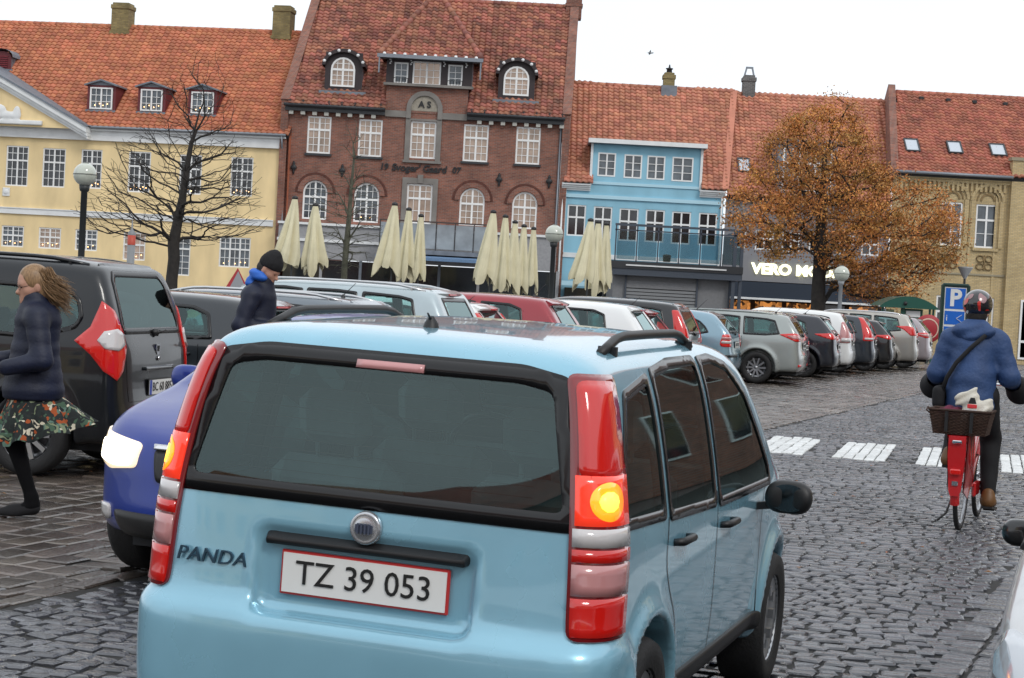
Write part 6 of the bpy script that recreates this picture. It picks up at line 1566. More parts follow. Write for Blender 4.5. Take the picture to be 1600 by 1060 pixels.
# tail light column between tailgate and wing, in the corner view
in_lo, in_hi, ou_lo, ou_hi = S_(.05, .665), S_(.20, .545), S_(.25, .78), S_(.35, .66)
def lx(z, t):                                   # t 0 inner edge, 1 outer edge
    u = min(max((z - .94) / .44, 0), 1)
    a = in_lo + (in_hi - in_lo) * u; b = ou_lo + (ou_hi - ou_lo) * u; return a + (b - a) * t
def band(z0, z1, t0=0, t1=1, n=5):
    zs = [z0 + (z1 - z0) * i / (n - 1) for i in range(n)]
    return [(lx(z, t0), z) for z in zs] + [(lx(z, t1), z) for z in reversed(zs)]
lt = [('taillight', band(.630, 1.395, 0, 1, 9), 42, REDD, True, .010, None, 1),
      ('brake_lens', band(1.10, 1.375, .1, .9, 5), 42, REDL, True, .016, 'taillight', 1),
      ('brake_lens', band(.965, 1.108, .06, .94, 4), 42, GLOWR, True, .017, 'taillight', 0),
      ('turn_lens', [(lx(1.035, .5) + .060 * math.cos(t), 1.035 + .058 * math.sin(t)) for t in np.linspace(0, 2 * math.pi, 12, endpoint=False)], 42, GLOWO, True, .0185, 'taillight', 1),
      ('turn_core', [(lx(1.035, .5) + .034 * math.cos(t), 1.035 + .030 * math.sin(t)) for t in np.linspace(0, 2 * math.pi, 10, endpoint=False)], 42, mat('bulb_glow', (1, .6, .1), rough=.3, emit=2.6, emitcol=(1, .50, .05)), True, .020, 'taillight', 0),
      ('reversing_lens', band(.905, .957, .04, .96, 3), 42, CLRL, True, .017, 'taillight', 0),
      ('fog_lens', band(.862, .898, .04, .96, 3), 42, REDL, True, .017, 'taillight', 0),
      ('turn_lens', band(.765, .855, .04, .96, 3), 42, PNKL, True, .017, 'taillight', 0),
      ('brake_lens', band(.642, .758, .04, .96, 3), 42, REDL, True, .017, 'taillight', 0),
      ('side_strip', [(.98, .30), (.98, .375), (2.55, .375), (2.55, .30)], 'side', BLK, True, .012, None, 1),
      ('handle_bar', [(-.33, .808), (-.33, .845), (.33, .845), (.33, .808)], 'rear', BLK, False, .03, None, 1),
      ('high_brake_light', [(-.11, 1.358), (-.11, 1.382), (.11, 1.382), (.11, 1.358)], 'rear', PNKL, False, .010, None, 0),
      ('bumper_insert', [(-.60, .27), (-.62, .33), (.62, .33), (.60, .27)], 'rear', BLK, False, .008, None, 1)]
psp['patches'] = lt
panda, pf = car('small_car', psp, (0, 0, 0), 18, 'nearest car, a light blue hatchback with black roof rails and brake lights on')
hv = Vector((math.sin(R(18)), math.cos(R(18)), 0)); rv = Vector((math.cos(R(18)), -math.sin(R(18)), 0))
PANDA_RR = Vector((.275, 5.30, 0))
panda.location = PANDA_RR - rv * .74 - hv * .06
panda.rotation_euler = (Matrix.Rotation(panda.rotation_euler.z, 4, 'Z') @ Matrix.Rotation(R(1.3), 4, 'X')).to_euler()
def rear_pt(f, y, z): return lift(f, np.array([[y, z]]), 'rear')[0]
q = MB()
for i in range(11):
    z_ = 1.03 + .032 * i; S_l = lift(pf, np.array([[y_, z_] for y_ in np.linspace(-.50, .50, 11)]), 'rear') + np.array([.010, 0, 0]); q.tube(S_l, .0011, 3, cap=False)
q.build('heater_lines', mat('heater_brown', (.08, .05, .04), rough=.5), panda)['kind'] = 'stuff'
p = rear_pt(pf, 0, .725)
plate_obj(panda, (p[0] - .004, 0, .725), 0, 'TZ 39 053', w=.53, h=.12, red=True)
p = rear_pt(pf, 0, .888)
q = MB(); q.lathe([(.0, -.016), (.030, -.018), (.040, -.012), (.046, -.016), (.050, -.008), (.052, 0)], 28, axis='x')
bd = q.build('badge', mat('badge_silver', (.55, .57, .6), rough=.25, metal=.8), panda); bd.location = (p[0] - .002, 0, .888)
q = MB(); q.box(-.004, .0, -.028, .028, -.012, .012)
for yy in (-.018, -.006, .006, .018): q.box(-.009, -.004, yy - .0028, yy + .0028, -.016, .016)
q.build('badge_mark', mat('badge_dark', (.1, .12, .18), rough=.3, metal=.5), bd).location = (-.018, 0, 0)
p = rear_pt(pf, .50, .745)
text_mb('PANDA', .062, .004, mat('dark_lettering', (.05, .10, .15), rough=.3, metal=.6), panda, 'lettering', (p[0] - .006, .50, .745), (math.pi / 2, 0, -math.pi / 2), sx=1.15, shear=.2)
# driver inside is only a dark head and shoulders above the seats: headrests carry it; steering wheel
q = MB(); q.lathe([(.19 + .012 * math.cos(t), .012 * math.sin(t)) for t in np.linspace(0, 2 * math.pi, 8)], 24, axis='x'); sw = q.build('steering_wheel', BLK, panda); sw.location = (2.32, .36, .92); sw.rotation_euler = (0, -.4, 0)
# ------------------------------------------------------------------ corner light shapes (s along the corner view, z)
CA = 42
def cs(x, y): return x * math.sin(R(CA)) + y * math.cos(R(CA))
def tall_light(W, z0, zk, z1, wr, red=REDL, low=CLRL):
    w = W / 2
    a = [(cs(.05, w - .20), z0), (cs(.07, w - .17), zk), (cs(.34, wr - .02), z1), (cs(.46, wr + .02), z1), (cs(.30, w - .03), zk), (cs(.30, w - .01), z0)]
    b = [(cs(.05, w - .18), z0 + .03), (cs(.06, w - .165), zk - .08), (cs(.26, w - .03), zk - .08), (cs(.27, w - .02), z0 + .03)]
    return [('taillight', a, CA, red, True, .010, None, 1), ('turn_lens', b, CA, low, True, .015, 'taillight', 1)]
def leaf_light(W, zc, red=REDL, pale=True, hgt=.075, ln=.42):
    w = W / 2
    a = [(cs(.04, w - .30), zc - .01), (cs(.05, w - .22), zc + hgt * .75), (cs(.15, w - .04), zc + hgt), (cs(ln, w), zc + hgt * .7), (cs(ln + .08, w), zc + hgt * .55), (cs(ln - .1, w), zc - hgt * .3), (cs(.15, w - .04), zc - hgt), (cs(.04, w - .22), zc - hgt * .9)]
    b = [(cs(.05, w - .24), zc - .01), (cs(.12, w - .08), zc + hgt * .5), (cs(ln * .8, w), zc + hgt * .35), (cs(.2, w - .03), zc - hgt * .35), (cs(.05, w - .2), zc - hgt * .5)]
    return [('taillight', a, CA, red, True, .010, None, 1)] + ([('turn_lens', b, CA, PNKL, True, .015, 'taillight', 1)] if pale else [])
def block_light(W, z0, z1, red=REDL):
    w = W / 2
    a = [(cs(.05, w - .20), z0), (cs(.06, w - .18), z1), (cs(.20, w - .03), z1), (cs(.26, w - .02), z0 + .05), (cs(.22, w - .02), z0)]
    m_ = (z0 + z1) / 2
    b = [(cs(.05, w - .19), m_ - .055), (cs(.05, w - .19), m_ - .005), (cs(.22, w - .02), m_ - .005), (cs(.23, w - .02), m_ - .055)]
    c = [(s_, z_ + .075) for s_, z_ in b]
    return [('taillight', a, CA, red, True, .010, None, 1), ('turn_lens', b, CA, CLRL, True, .015, 'taillight', 1), ('turn_lens', [(s_ - .004, z_) for s_, z_ in c], CA, PNKL, True, .015, 'taillight', 1)]
DKS = mat('dark_bumper', (.02, .021, .024), rough=.4, coat=.5)
def bump_strip(W, z, x1=.5): return [('bumper_strip', [(cs(.0, .0 + W * .12), z), (cs(.0, W * .12), z + .045), (cs(x1, W / 2), z + .045), (cs(x1, W / 2), z)], CA, BLK, True, .016, None, 0)]

GROUP = 'cars parked side by side in the square'
P0 = Vector((-2.97, 17.0)); P1 = Vector((12.45, 55.3)); ROWD = (P1 - P0).normalized()
def place(i, px_right, W, hd, n=17.0):
    """rear-right corner on the row line, then backed into the bay until its rear stands at the right place"""
    s = (P1 - P0).length * i / n; c = P0 + ROWD * s; h = Vector((math.sin(R(hd)), math.cos(R(hd))))
    k = (px_right - 800) / F_PX
    b = (c.x - k * c.y) / (k * h.y - h.x) if abs(k * h.y - h.x) > 1e-6 else 0
    c = c + h * b
    r = Vector((math.cos(R(hd)), -math.sin(R(hd)))) 
    q = c - r * (W / 2 - .05)
    return (q.x, q.y, 0 if q.y < 44 else 0), b
P_ = lambda px, py: px - (py - 530) * math.tan(ROLL) * -1      # level the photo's tilt: same column at the horizon
HD = -75
PAINT = dict(
    graph=paint('dark_grey_paint', (.007, .009, .012), coat=.6), dgrey=paint('anthracite_paint', (.016, .021, .027)), grey=paint('grey_paint', (.16, .19, .22)),
    silv=paint('pale_silver_paint', (.42, .50, .53)), white=mat('white_paint', (.78, .80, .80), rough=.3, coat=1), red=paint('red_paint', (.30, .012, .025), metal=.2),
    black=paint('black_paint', (.010, .011, .013)), ltb=paint('pale_blue_paint', (.24, .38, .47)), silvg=paint('silver_green_paint', (.33, .36, .35)),
    wine=paint('wine_paint', (.12, .03, .05)), navy=paint('navy_black_paint', (.010, .013, .022)), beige=paint('champagne_paint', (.42, .40, .36)), dblue=paint('dark_blue_grey_paint', (.02, .028, .04)),
    blue=paint('deep_blue_paint', (.001, .024, .24), metal=.15, coat=.55), pnk=paint('mauve_silver_paint', (.36, .32, .34)))
RAILS = mat('satin_rail', (.62, .63, .64), rough=.3, metal=.9)
def corner_shift(px, Y): return px
cars = []
# dark grey people carrier, nearest of the row
w = .875
ltl = [('taillight', [(cs(.24, w - .10), 1.37), (cs(.13, w - .12), 1.30), (cs(.06, w - .17), 1.14), (cs(.05, w - .19), 1.02), (cs(.08, w - .16), .84), (cs(.10, w - .10), .77), (cs(.16, w - .02), .84), (cs(.25, w), .96), (cs(.38, w), 1.06), (cs(.26, w - .02), 1.17)], CA, REDL, True, .012, None, 0),
       ('turn_lens', [(cs(.10, w - .20), 1.04), (cs(.09, w - .18), 1.12), (cs(.13, w - .13), 1.16), (cs(.20, w - .07), 1.14), (cs(.23, w - .04), 1.07), (cs(.18, w - .05), 1.01), (cs(.12, w - .12), .995)], CA, CLRL, True, .022, 'taillight', 0),
       ('bumper_trim', [(-.60, .455), (-.60, .47), (.60, .47), (.60, .455)], 'rear', CHROME, False, .012, None, 0),
       ('reflector', [(cs(.03, .62), .36), (cs(.03, .62), .40), (cs(.03, .78), .40), (cs(.03, .78), .36)], CA, REDD, True, .01, None, 0),
       ('trim_bar', [(-.30, .835), (-.30, .865), (.30, .865), (.30, .835)], 'rear', PAINT['dgrey'], False, .02, None, 1)]
lod = sp_wagon(L=4.5, W=1.75, H=1.76, belt=1.04, paint=PAINT['graph'], res=.026, privacy=True, R=.32, axles=(.80, 3.60), patches=ltl,
    side=[(.02, .30), (-.02, .40), (-.02, .52), (.05, .62), (.07, .98), (.12, 1.10), (.28, 1.55), (.36, 1.665), (.8, 1.71), (1.5, 1.74), (2.2, 1.72), (2.65, 1.63), (2.95, 1.48), (3.42, 1.10), (3.55, 1.04), (4.2, .90), (4.44, .76), (4.5, .5), (4.45, .3), (4.3, .22), (.15, .22)],
    rear_win=[(-.60, 1.12), (-.63, 1.17), (-.56, 1.54), (-.48, 1.61), (.48, 1.61), (.56, 1.54), (.63, 1.17), (.60, 1.12)],
    windows=[[(1.98, 1.07), (1.99, 1.50), (2.2, 1.52), (2.55, 1.47), (2.85, 1.36), (3.3, 1.08)], [(1.30, 1.07), (1.30, 1.48), (1.35, 1.51), (1.93, 1.51), (1.93, 1.07)],
             [(.40, 1.24), (.44, 1.38), (.52, 1.45), (.70, 1.475), (1.22, 1.49), (1.23, 1.07), (.95, 1.06), (.62, 1.10), (.45, 1.15)]],
    windshield=[(-.62, 1.16), (-.50, 1.50), (.50, 1.50), (.62, 1.16)], rails=(.45, 2.5, .60, PAINT['graph'], .03), spoiler=(.40, .55, None, .06),
    plate=(-.02, .70, 'BC 60 885', dict(red=False, eu=True)), wiper=(-.02, 1.13, -.22, 1.15), texts=[('LODGY', -.22, .85, .052, CHROME, 1.15, 0)],
    seams=[([(1.95, .34), (1.95, 1.06)], 'side'), ([(1.25, 1.06), (1.20, .85), (1.28, .66), (1.40, .45)], 'side'), ([(-.60, .60), (-.64, 1.0), (-.66, 1.10)], 'rear'), ([(.60, .60), (.64, 1.0), (.66, 1.10)], 'rear'), ([(-.60, .60), (.60, .60)], 'rear')], handles=[(1.45, .92), (2.15, .92)], dash=.95)
lod['belt'] = 1.04
def fpoly(W, belt, wr, H): return front_poly(W, belt, wr, H)
lod['front'] = [(.80, .22), (.86, .34), (.875, .52), (.875, .75), (.865, .95), (.84, 1.06), (.81, 1.14), (.72, 1.54), (.66, 1.65), (.52, 1.72), (.3, 1.752), (0, 1.76)]
def add_car(sp, i, px, label, hd=HD, cat='car', dz=0):
    loc, b = place(i, px, sp['W'], hd)
    r, f = car('parked_car', sp, loc, hd, label, cat, GROUP); cars.append((r, f, i, b, px)); return r, f
lroot, lf = add_car(lod, -.5, 318, 'dark grey people carrier with diamond shaped red rear lights, nearest of the parked row', hd=-80)
p = rear_pt(lf, 0, 1.03)
q = MB(); q.prism([(-.045, .04), (.045, .04), (.040, -.01), (.018, -.045), (-.018, -.045), (-.040, -.01)], -.016, 0); bo = q.build('badge', CHROME, lroot); bo.location = (p[0] - .002, 0, 1.0); bo.rotation_euler = (0, 0, -math.pi / 2)
q = MB(); q.prism([(-.022, .028), (.022, .028), (.014, -.018), (-.014, -.018)], -.020, -.016); q.build('badge_mark', PLATET, bo)
q = MB(); q.lathe([(0, 0), (.018, 0), (.018, -.012), (0, -.012)], 12, axis='x'); kb = q.build('boot_lock', CHROME, lroot); kb.location = (rear_pt(lf, 0, .925)[0] - .002, 0, .925)

add_car(sp_hatch(L=4.2, W=1.76, H=1.47, paint=PAINT['dgrey'], res=.03, patches=leaf_light(1.76, .92)), 1, 535, 'dark grey hatchback between the people carrier and the man in the black hat')
add_car(sp_wagon(L=4.6, W=1.78, H=1.50, paint=PAINT['grey'], res=.035, rails=(.55, 2.6, .58, RAILS, .045), antenna=(.75, 0, .22), patches=leaf_light(1.78, .95)), 2, 668, 'grey estate car with silver roof rails and a slanted black aerial')
add_car(sp_wagon(L=4.6, W=1.84, H=1.66, belt=1.0, paint=PAINT['silv'], res=.035, rails=(.50, 2.9, .62, RAILS, .05), patches=leaf_light(1.84, 1.0)), 3, 775, 'pale silver people carrier with long silver roof rails behind the light blue hatchback')
add_car(sp_hatch(L=3.6, W=1.66, H=1.49, paint=PAINT['white'], res=.035, antenna=(.7, 0, .12), patches=tall_light(1.66, .75, .95, 1.3, .58)), 3.9, 830, 'small white hatchback left of the red car')
add_car(sp_hatch(L=4.1, W=1.74, H=1.60, paint=PAINT['red'], res=.035, antenna=(.8, 0, .25), patches=leaf_light(1.72, .93)), 4.6, 935, 'crimson hatchback with dark glass between two white cars')
add_car(sp_hatch(L=4.2, W=1.78, H=1.56, paint=PAINT['white'], res=.035, patches=leaf_light(1.76, .95, red=REDD, pale=False)), 5.8, 1050, 'white hatchback with dark red rear lights right of the crimson car')
add_car(sp_hatch(L=4.1, W=1.74, H=1.50, paint=PAINT['red'], res=.04, antenna=(.8, 0, .25), patches=block_light(1.74, .8, 1.05)), 7, 1066, 'red hatchback with its roof edge just showing behind a white one')
add_car(sp_wagon(L=4.5, W=1.77, H=1.63, paint=PAINT['black'], res=.035, patches=tall_light(1.77, .84, 1.02, 1.43, .66)), 7.8, 1106, 'black estate car with tall red lights running up to the roof')
add_car(sp_wagon(L=4.2, W=1.70, H=1.49, paint=PAINT['ltb'], res=.035, antenna=(.9, 0, .3), windows=[[(1.85, .97), (1.87, 1.34), (2.1, 1.37), (2.35, 1.36), (2.65, 1.27), (3.0, .99)], [(1.05, .97), (1.08, 1.32), (1.2, 1.36), (1.80, 1.36), (1.80, .97)], [(.52, 1.02), (.60, 1.14), (.72, 1.24), (.90, 1.31), (1.0, 1.32), (.98, .98), (.7, .98)]],
    side=[(.03, .32), (-.02, .42), (-.01, .60), (.06, .66), (.09, .93), (.14, 1.03), (.42, 1.34), (.55, 1.41), (.9, 1.46), (1.5, 1.49), (2.1, 1.47), (2.5, 1.40), (2.75, 1.28), (3.15, 1.01), (3.35, .95), (3.9, .82), (4.14, .68), (4.2, .5), (4.15, .3), (4.0, .22), (.15, .22)],
    rear_win=[(-.56, 1.02), (-.46, 1.34), (.46, 1.34), (.56, 1.02)], axles=(.78, 3.24), spoiler=(.62, .45, PAINT['ltb'], .06), patches=block_light(1.70, .76, 1.0) + bump_strip(1.7, .56) ), 9, 1166, 'pale blue small estate car with square rear lights and a black bumper strip')
mond, mf = add_car(sp_wagon(L=4.8, W=1.88, H=1.51, paint=PAINT['silvg'], res=.032, rails=(.6, 2.7, .62, PAINT['silvg'], .02), patches=leaf_light(1.88, .98, hgt=.085, ln=.35) + [('reflector', [(cs(.03, .68), .38), (cs(.03, .68), .43), (cs(.08, .84), .43), (cs(.08, .84), .38)], CA, REDL, True, .01, None, 0)], antenna=(.7, 0, .18), flare=.03), 10, 1268, 'silver estate car with leaf shaped red and white lights and a dark wheel', hd=-76)
add_car(sp_hatch(L=4.2, W=1.74, H=1.52, paint=PAINT['wine'], res=.045, patches=leaf_light(1.74, .8)), 11, 1272, 'wine red car whose roof shows behind the silver estate car')
add_car(sp_hatch(L=4.4, W=1.80, H=1.49, paint=PAINT['navy'], res=.035, patches=leaf_light(1.80, .97, pale=False, hgt=.07), antenna=(.9, 0, .25), texts=[]), 12, 1321, 'blue black hatchback with wide red rear lights right of the silver estate car')
add_car(sp_wagon(L=4.2, W=1.80, H=1.60, belt=1.0, paint=PAINT['white'], res=.04, patches=tall_light(1.8, .8, 1.0, 1.3, .6, red=PNKL)), 13, 1342, 'white high roofed car behind the blue black hatchback')
add_car(sp_wagon(L=4.5, W=1.77, H=1.53, paint=PAINT['dblue'], res=.04, patches=tall_light(1.77, .84, 1.0, 1.42, .66)), 14, 1376, 'dark blue grey estate car with upright red lights')
add_car(sp_hatch(L=4.2, W=1.76, H=1.42, paint=PAINT['black'], res=.04, belt=.90, patches=leaf_light(1.76, .93, pale=False, hgt=.06)), 15, 1404, 'low black hatchback with short wide red lights')
add_car(sp_wagon(L=4.5, W=1.84, H=1.64, belt=1.03, paint=PAINT['beige'], res=.035, rails=(.5, 2.8, .62, CHROME, .03), flare=.035, patches=[('taillight', [(cs(.05, .70), .98), (cs(.06, .72), 1.18), (cs(.25, .89), 1.24), (cs(.55, .90), 1.22), (cs(.36, .90), 1.14), (cs(.22, .88), .98)], CA, REDL, True, .012, None, 0)]), 16, 1440, 'champagne coloured people carrier with chrome roof rails and a bright alloy wheel')
add_car(sp_hatch(L=3.9, W=1.70, H=1.53, belt=1.0, paint=PAINT['pnk'], res=.04, patches=leaf_light(1.70, .98, hgt=.08)), 17, 1462, 'mauve silver hatchback, last in the parked row', hd=-73)

# ------------------------------------------------------------------ oncoming blue car, headlights on
HLIT = mat('lit_headlight', (1, .95, .85), rough=.2, emit=5, emitcol=(1, .86, .62))
HLEN = mat('headlight_lens', (.55, .58, .62), rough=.1, coat=1, metal=.3)
HLENW = mat('glowing_headlight_lens', (.6, .58, .5), rough=.1, coat=1, emit=.9, emitcol=(1, .78, .5))
fs = lambda x, y: (x * math.sin(R(135)) + y * math.cos(R(135)))
Lb, Wb = 3.9, 1.70
blue = sp_hatch(L=Lb, W=Wb, H=1.46, paint=PAINT['blue'], res=.028, spoiler=(.5, .5, None, .1), axles=(.75, 3.12), mirror=(2.52, 1.02), mirror_mat=PAINT['blue'], seams=[],
    side=[(.02, .30), (-.01, .42), (.0, .60), (.07, .66), (.09, .90), (.13, .99), (.40, 1.32), (.50, 1.40), (1.0, 1.45), (1.5, 1.46), (2.0, 1.43), (2.25, 1.34), (2.9, 1.03), (3.05, .98), (3.45, .89), (3.74, .78), (3.83, .66), (3.86, .52), (3.90, .44), (3.88, .28), (3.75, .22), (.15, .22)],
    windshield=[(-.64, 1.00), (-.50, 1.30), (.50, 1.30), (.64, 1.00)],
    patches=[('headlight', [(fs(3.70, .36), .62), (fs(3.72, .40), .74), (fs(3.52, .70), .79), (fs(3.30, .80), .80), (fs(3.45, .80), .70), (fs(3.68, .60), .60)], 135, HLENW, True, .012, None, 1),
             ('headlight_bulb', [(fs(3.72, .42) , .63), (fs(3.72, .44), .72), (fs(3.58, .68), .75), (fs(3.56, .72), .66), (fs(3.70, .56), .62)], 135, HLIT, True, .020, 'headlight', 1),
             ('grille', [(-.30, .56), (-.34, .72), (.34, .72), (.30, .56)], 'front', BLK, False, .012, None, 1), ('grille_trim', [(-.34, .715), (-.35, .74), (.35, .74), (.34, .715)], 'front', CHROME, False, .018, None, 0),
             ('air_intake', [(-.55, .27), (-.58, .40), (.58, .40), (.55, .27)], 'front', BLK, False, .010, None, 1), ('fog_light', [(.62, .34), (.62, .42), (.74, .42), (.74, .34)], 'front', CLRL, True, .012, None, 1)])
bl, bf = car('oncoming_car', blue, (-.159, 12.79, 0), 200, 'deep blue oncoming car with a glaring headlight, half hidden by the light blue hatchback')
q = MB(); q.lathe([(0, .012), (.045, .010), (.05, 0)], 20, axis='x'); ob = q.build('badge', CHROME, bl); ob.location = (lift(bf, np.array([[0, .73]]), 'front')[0][0], 0, .80)

# ------------------------------------------------------------------ silver car at the right edge, facing the viewer
PSR = paint('plain_silver_paint', (.55, .56, .57))
rt = sp_hatch(L=4.1, W=1.72, H=1.48, paint=PSR, res=.035, mirror=(2.62, .97), mscale=.52, moff=.035, mirror_mat=PAINT['black'], patches=leaf_light(1.72, .95) + [('headlight', [(fs(3.80, .40), .66), (fs(3.85, .42), .78), (fs(3.62, .74), .84), (fs(3.55, .82), .74)], 135, HLEN, True, .01, None, 1)])
rt['patches'].append(('window_trim', [(1.0, .955), (1.0, .985), (3.05, 1.0), (3.05, .97)], 'side', BLK, True, .01, None, 0))
car('standing_car', rt, (3.25, 7.80, 0), 200, 'silver car at the right edge of the road showing only its mirror and bonnet edge')
# ------------------------------------------------------------------ people
def cone(P, a, b, r0, r1):
    a = np.array(a, float); b = np.array(b, float); ba = b - a; t = np.clip(((P - a) @ ba) / (ba @ ba), 0, 1)
    return np.linalg.norm(P - a - t[:, None] * ba, axis=1) - (r0 + (r1 - r0) * t)
def elli(P, c, r, rot=None):
    q = P - np.array(c, float)
    if rot is not None: q = q @ np.array(Matrix.Rotation(rot[0], 3, rot[1]))
    r = np.array(r, float); k = np.linalg.norm(q / r, axis=1); return (k - 1) * r.min() * np.clip(1, .5, 1)
def field(prims, k=.04):
    def f(P):
        v = None
        for p in prims:
            d = cone(P, *p[1:5]) if p[0] == 'c' else elli(P, *p[1:4]) if len(p) > 3 and p[0] == 'e' else elli(P, *p[1:3])
            kk = p[-1] if (p[0] == 'c' and len(p) > 5) else k
            v = d if v is None else smin(v, d, kk)
        return v
    return f
def sdf_mesh(f, lo, hi, res, it=3):
    V, Q = surf_nets(f, lo, hi, res, it); return V, [tuple(q) for q in Q]
SKIN = mat('skin', (.50, .27, .19), rough=.5, var=.08, vscale=12)
LIP = mat('lips', (.30, .09, .08), rough=.45)
EYEM = mat('eye_dark', (.02, .015, .012), rough=.15)
def head_parts(nose=.0):
    """head in its own frame: x forward, z up, origin at the centre of the skull"""
    return [('e', (0, 0, .025), (.096, .076, .105)), ('e', (.035, 0, -.045), (.062, .055, .075)), ('c', (.075, 0, .005), (.104, 0, -.028), .010, .015, .012), ('c', (.070, -.03, .022), (.070, .03, .022), .016, .016, .02),
            ('c', (.078, 0, -.088), (.080, 0, -.092), .022, .020, .02), ('e', (.03, .045, -.025), (.04, .025, .03)), ('e', (.03, -.045, -.025), (.04, .025, .03)),
            ('c', (.082, -.018, -.060), (.082, .018, -.060), .009, .009, .008), ('e', (-.012, .078, -.008), (.018, .010, .030)), ('e', (-.012, -.078, -.008), (.018, .010, .030))]
def add_head(root, pos, yaw, pitch, body_lists, neck_to, res=.006, scale=1.):
    f = field(head_parts(), .018); V, Q = sdf_mesh(f, (-.13, -.11, -.16), (.14, .11, .15), res)
    T = Matrix.Translation(pos) @ Matrix.Rotation(yaw, 4, 'Z') @ Matrix.Rotation(pitch, 4, 'Y') @ Matrix.Scale(scale, 4)
    A = np.array(T); W_ = V @ A[:3, :3].T + A[:3, 3]; body_lists.append((W_, Q))
    return T
def face_bits(root, T):
    for s in (-1, 1):
        q = MB(); q.lathe([(0, -.010), (.009, -.006), (.011, 0), (.009, .006), (0, .010)], 10); o = q.build('eye', EYEM, root); o.matrix_local = T @ Matrix.Translation((.079, s * .031, .004))
        q = MB(); q.tube([(.086, s * .016, .026), (.083, s * .032, .031), (.070, s * .048, .024)], .0045, 5); o = q.build('eyebrow', BARK, root); o.matrix_local = T
    q = MB(); q.tube([(.088, -.020, -.060), (.0925, 0, -.059), (.088, .020, -.060)], .0045, 5); o = q.build('mouth', LIP, root); o.matrix_local = T
def hand(prims_out, wrist, dirv, palmn, curl=.6, s=1., thumb_side=1):
    """hand with palm and five bent fingers as tapering capsules"""
    w = np.array(wrist, float); d = np.array(dirv, float); d /= np.linalg.norm(d); n = np.array(palmn, float); n -= d * (n @ d); n /= np.linalg.norm(n); sd = np.cross(d, n) * thumb_side
    P = [('c', w, w + d * .035 * s, .026 * s, .030 * s), ('c', w + d * .03 * s + sd * .018 * s, w + d * .085 * s + sd * .026 * s, .017 * s, .015 * s, .012), ('c', w + d * .03 * s - sd * .018 * s, w + d * .082 * s - sd * .028 * s, .016 * s, .014 * s, .012), ('c', w + d * .03 * s, w + d * .09 * s, .017 * s, .016 * s, .012)]
    for i, (off, L) in enumerate(((.030, .070), (.010, .080), (-.011, .074), (-.031, .058))):
        a = w + d * .088 * s + sd * off * s; c1 = curl * (.8 + .08 * i); p = a; ang = 0
        for k, fr in enumerate((.45, .32, .23)):
            ang += c1; q = p + (d * math.cos(ang) + n * math.sin(ang)) * L * fr * s; P.append(('c', p, q, (.0095 - .0012 * k) * s, (.0088 - .0012 * k) * s, .004)); p = q
    a = w + d * .025 * s + sd * .03 * s; b = a + (d * .6 + sd * .6 + n * .5) / 1.0 * .035 * s; c = b + (d * .8 + sd * .1 + n * .6) * .032 * s
    P += [('c', a, b, .014 * s, .011 * s, .008), ('c', b, c, .011 * s, .009 * s, .004)]
    return P
def person(name_, loc, hd, label): return empty('person', loc, math.pi / 2 - R(hd), label=label, cat='person')
def joined(name, lists, m, parent, mats=None):
    V, F = merge(lists); return meshobj(name, V, F, m, parent, smooth=True)
def cloth(name, prims, lo, hi, m, parent, res=.014, k=.05, wr=0., ws=22., extra=None, seed=0):
    base = field(prims, k); r = np.random.RandomState(seed); D = r.normal(0, 1, (5, 3)); ph = r.uniform(0, 6, 5)
    def f(P):
        v = base(P)
        if wr: 
            s_ = sum(np.sin((P + .03 * np.sin(P[:, [1, 2, 0]] * 17)) @ D[i] * ws + ph[i]) for i in range(5)) / 5; v = v - wr * s_
        return extra(v, P) if extra else v
    V, Q = sdf_mesh(f, lo, hi, res); return meshobj(name, V, Q, m, parent, smooth=True)
NAVY = mat('navy_shell_fabric', (.004, .008, .028), rough=.6, bump=.15, bscale=60, var=.3, vscale=5)
BLUEJ = mat('blue_jacket_fabric', (.024, .060, .165), rough=.65, bump=.3, bscale=45, var=.15, vscale=7)
BLKC = mat('black_cloth', (.008, .008, .010), rough=.85)
TIGHT = mat('black_tights', (.003, .003, .004), rough=.85, spec=.2)
HAIRB = mat('blond_hair', (.26, .155, .075), rough=.45, var=.35, vscale=40, stretch=(3, 3, .6))
# ---- woman striding left, patterned skirt
wg_ = gr(38, 806); woman = person('w', (wg_.x + .02, wg_.y, 0), -104, 'woman in navy quilted jacket and flowered skirt walking left past the dark people carrier')
L_ = []
legs = [('c', (-.02, .085, .86), (.10, .075, .48), .085, .055), ('c', (.10, .075, .48), (-.02, .07, .13), .055, .034), ('c', (-.02, .07, .13), (-.03, .07, .09), .036, .038), ('c', (-.03, .07, .07), (.09, .06, .035), .036, .028), ('c', (.09, .06, .035), (.15, .055, .03), .030, .024),
        ('c', (.0, -.085, .86), (.26, -.08, .50), .085, .055), ('c', (.26, -.08, .50), (.36, -.075, .12), .055, .034), ('c', (.35, -.075, .06), (.50, -.07, .05), .034, .026),
        ('e', (0, 0, .90), (.10, .13, .12)), ('c', (0, 0, .95), (0, 0, 1.28), .09, .10), ('c', (0, .16, 1.28), (-.03, .22, 1.0), .045, .04), ('c', (-.03, .22, 1.0), (.22, .20, .96), .04, .028), ('c', (0, -.16, 1.28), (.05, -.22, 1.0), .045, .04), ('c', (.05, -.22, 1.0), (.26, -.16, 1.0), .04, .028), ('c', (0, 0, 1.3), (.02, 0, 1.44), .055, .048)]
hl = hand([], (.23, .20, .96), (1, 0, .0), (0, -1, 0), .5, .92, 1) + hand([], (.27, -.16, 1.0), (1, .1, .05), (0, 1, 0), .5, .92, -1)
L_.append(sdf_mesh(field(legs + [hl[0], hl[11]], .03), (-.35, -.35, -.02), (.75, .38, 1.5), .014)); L_.append(sdf_mesh(field(hl, .008), (.15, -.3, .80), (.52, .35, 1.12), .0055))
